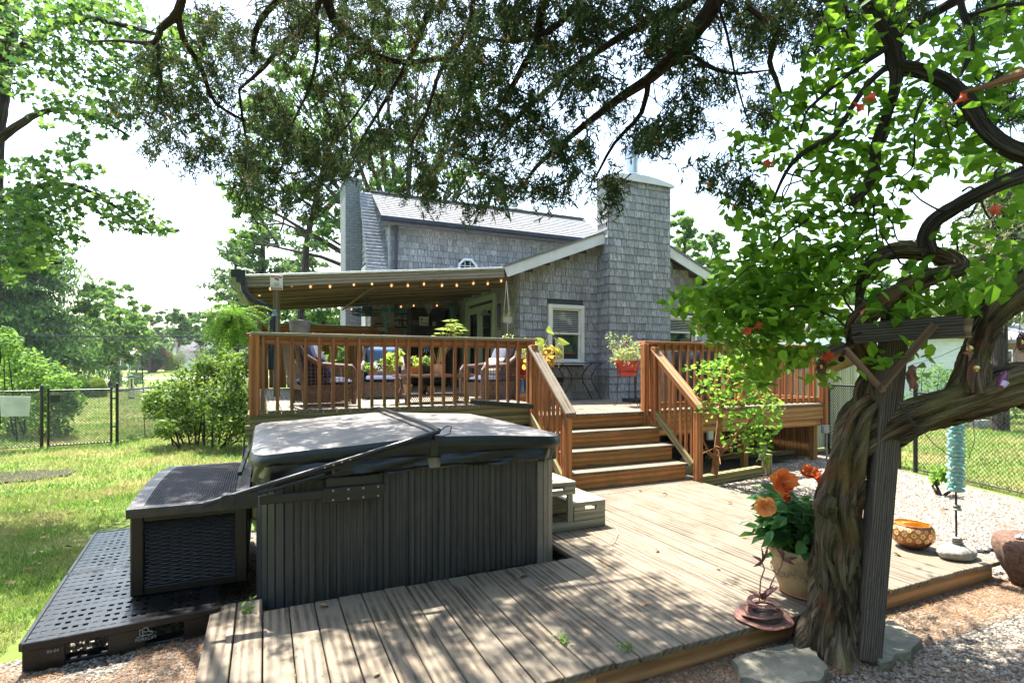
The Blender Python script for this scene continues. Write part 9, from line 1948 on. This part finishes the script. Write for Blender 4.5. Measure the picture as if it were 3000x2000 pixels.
bush('small_weedy_plant', 'small bright weedy plant at the foot of the right fence', [(2755, 1385, 26, 60), (2775, 1405, 20, 40), (2740, 1410, 16, 30)], 6.9, .06, SL_, 1.0, 'oval', cat='plant', dj=.1)
for i, px in enumerate((2700, 2870)): c = W(px, 1205, 14.6); o = plank('concrete_block', (c.x-.3, c.y, .1), (c.x+.3, c.y, .1), .2, .2, M('concrete_block_grey', (.33, .33, .31), .95, .2, 10, .3)); tag(o, 'grey concrete block on the right lawn '+('near the black fence post' if i == 0 else 'before the dark shrub'), 'block')
broad_tree('backyard_tree', 'light leafed tree behind the right slope of the gable', 2020, 30, [(2000, 680, 50), (2050, 720, 50), (2020, 780, 60), (2080, 790, 50), (1990, 740, 40), (2100, 700, 30)], LGF, .2, 6500, .2)
broad_tree('backyard_tree', 'bright tree seen through the vine right of the gable', 2300, 26, [(2180, 850, 80), (2300, 800, 100), (2400, 900, 100), (2250, 950, 80), (2500, 850, 90)], LGF, .18, 9000, .25)
broad_tree('backyard_tree', 'dark green tree behind the pale outbuilding', 2700, 30, [(2600, 850, 90), (2700, 900, 90), (2800, 870, 90), (2880, 930, 70), (2650, 980, 70)], LGD, .22, 9000, .25)
conifer('yard_cedar', 'grey green feathery cedar behind the vine at the right edge', 2930, 14, 420, 900, 190, leafmat('greygreen_cedar', (.07, .10, .05), (.26, .28, .15), .3, .7, .15), 20, .25, .13, 130, irregular=.5, tr=.15)
broad_tree('backyard_tree', 'tall tree at the right beyond the neighbouring house', 3100, 40, [(2950, 800, 90), (3050, 700, 120), (3000, 600, 100), (3150, 800, 120)], LGF, .3, 6000, .3)
# distant wood closing the horizon, plus added clumps round the back of the camera
rng = np.random.RandomState(31); C = []; R = []
for k in range(230):
    px = rng.uniform(-900, 3900); d = rng.uniform(105, 135) if px < 1500 else rng.uniform(60, 90)
    g = GD(px, d); base = float(hz(g.x, g.y)); hh = rng.uniform(7, 12) if px < 1500 else rng.uniform(6, 9)
    for j in range(3): C.append((g.x+rng.normal()*2, g.y+rng.normal()*2, base+hh*(.2+.28*j))); R.append(rng.uniform(2.2, 3.6))
C = np.array(C); R = np.array(R)
for k in range(70):  # near clumps behind and beside the camera, unseen, added to cut the sky light
    a = rng.uniform(-1.9, 1.9)+YAW*0; q = rng.uniform(11, 17); c = (math.sin(a)*q, -math.cos(a)*q)
    for j in range(3): C = np.vstack([C, [(c[0], c[1], 1.5+3.6*j+rng.normal())]]); R = np.append(R, rng.uniform(1.8, 2.6))
P, Nn, _ = clump_pts(C, R, 85000, rng, .5, .9); o = leaf_obj('distant_wood_and_sky_blocker', P, Nn, .8, LGD, None, 'fold', okind='stuff'); o['label'] = 'far belt of woodland, with unseen trees added behind the camera to cut the sky light'
# thin summer haze
hb_ = MB(); hb_.box(-420, 420, -60, 420, -1.0, 42); hz_o = hb_.build('haze', None, kind='stuff'); hm_ = bpy.data.materials.new('haze_air'); hm_.use_nodes = True; nt = hm_.node_tree; nt.nodes.clear(); o_ = nt.nodes.new('ShaderNodeOutputMaterial'); pv = nt.nodes.new('ShaderNodeVolumePrincipled'); pv.inputs['Density'].default_value = .00035; pv.inputs['Color'].default_value = (.86, .92, 1, 1); nt.links.new(pv.outputs[0], o_.inputs['Volume']); hz_o.data.materials.clear(); hz_o.data.materials.append(hm_)
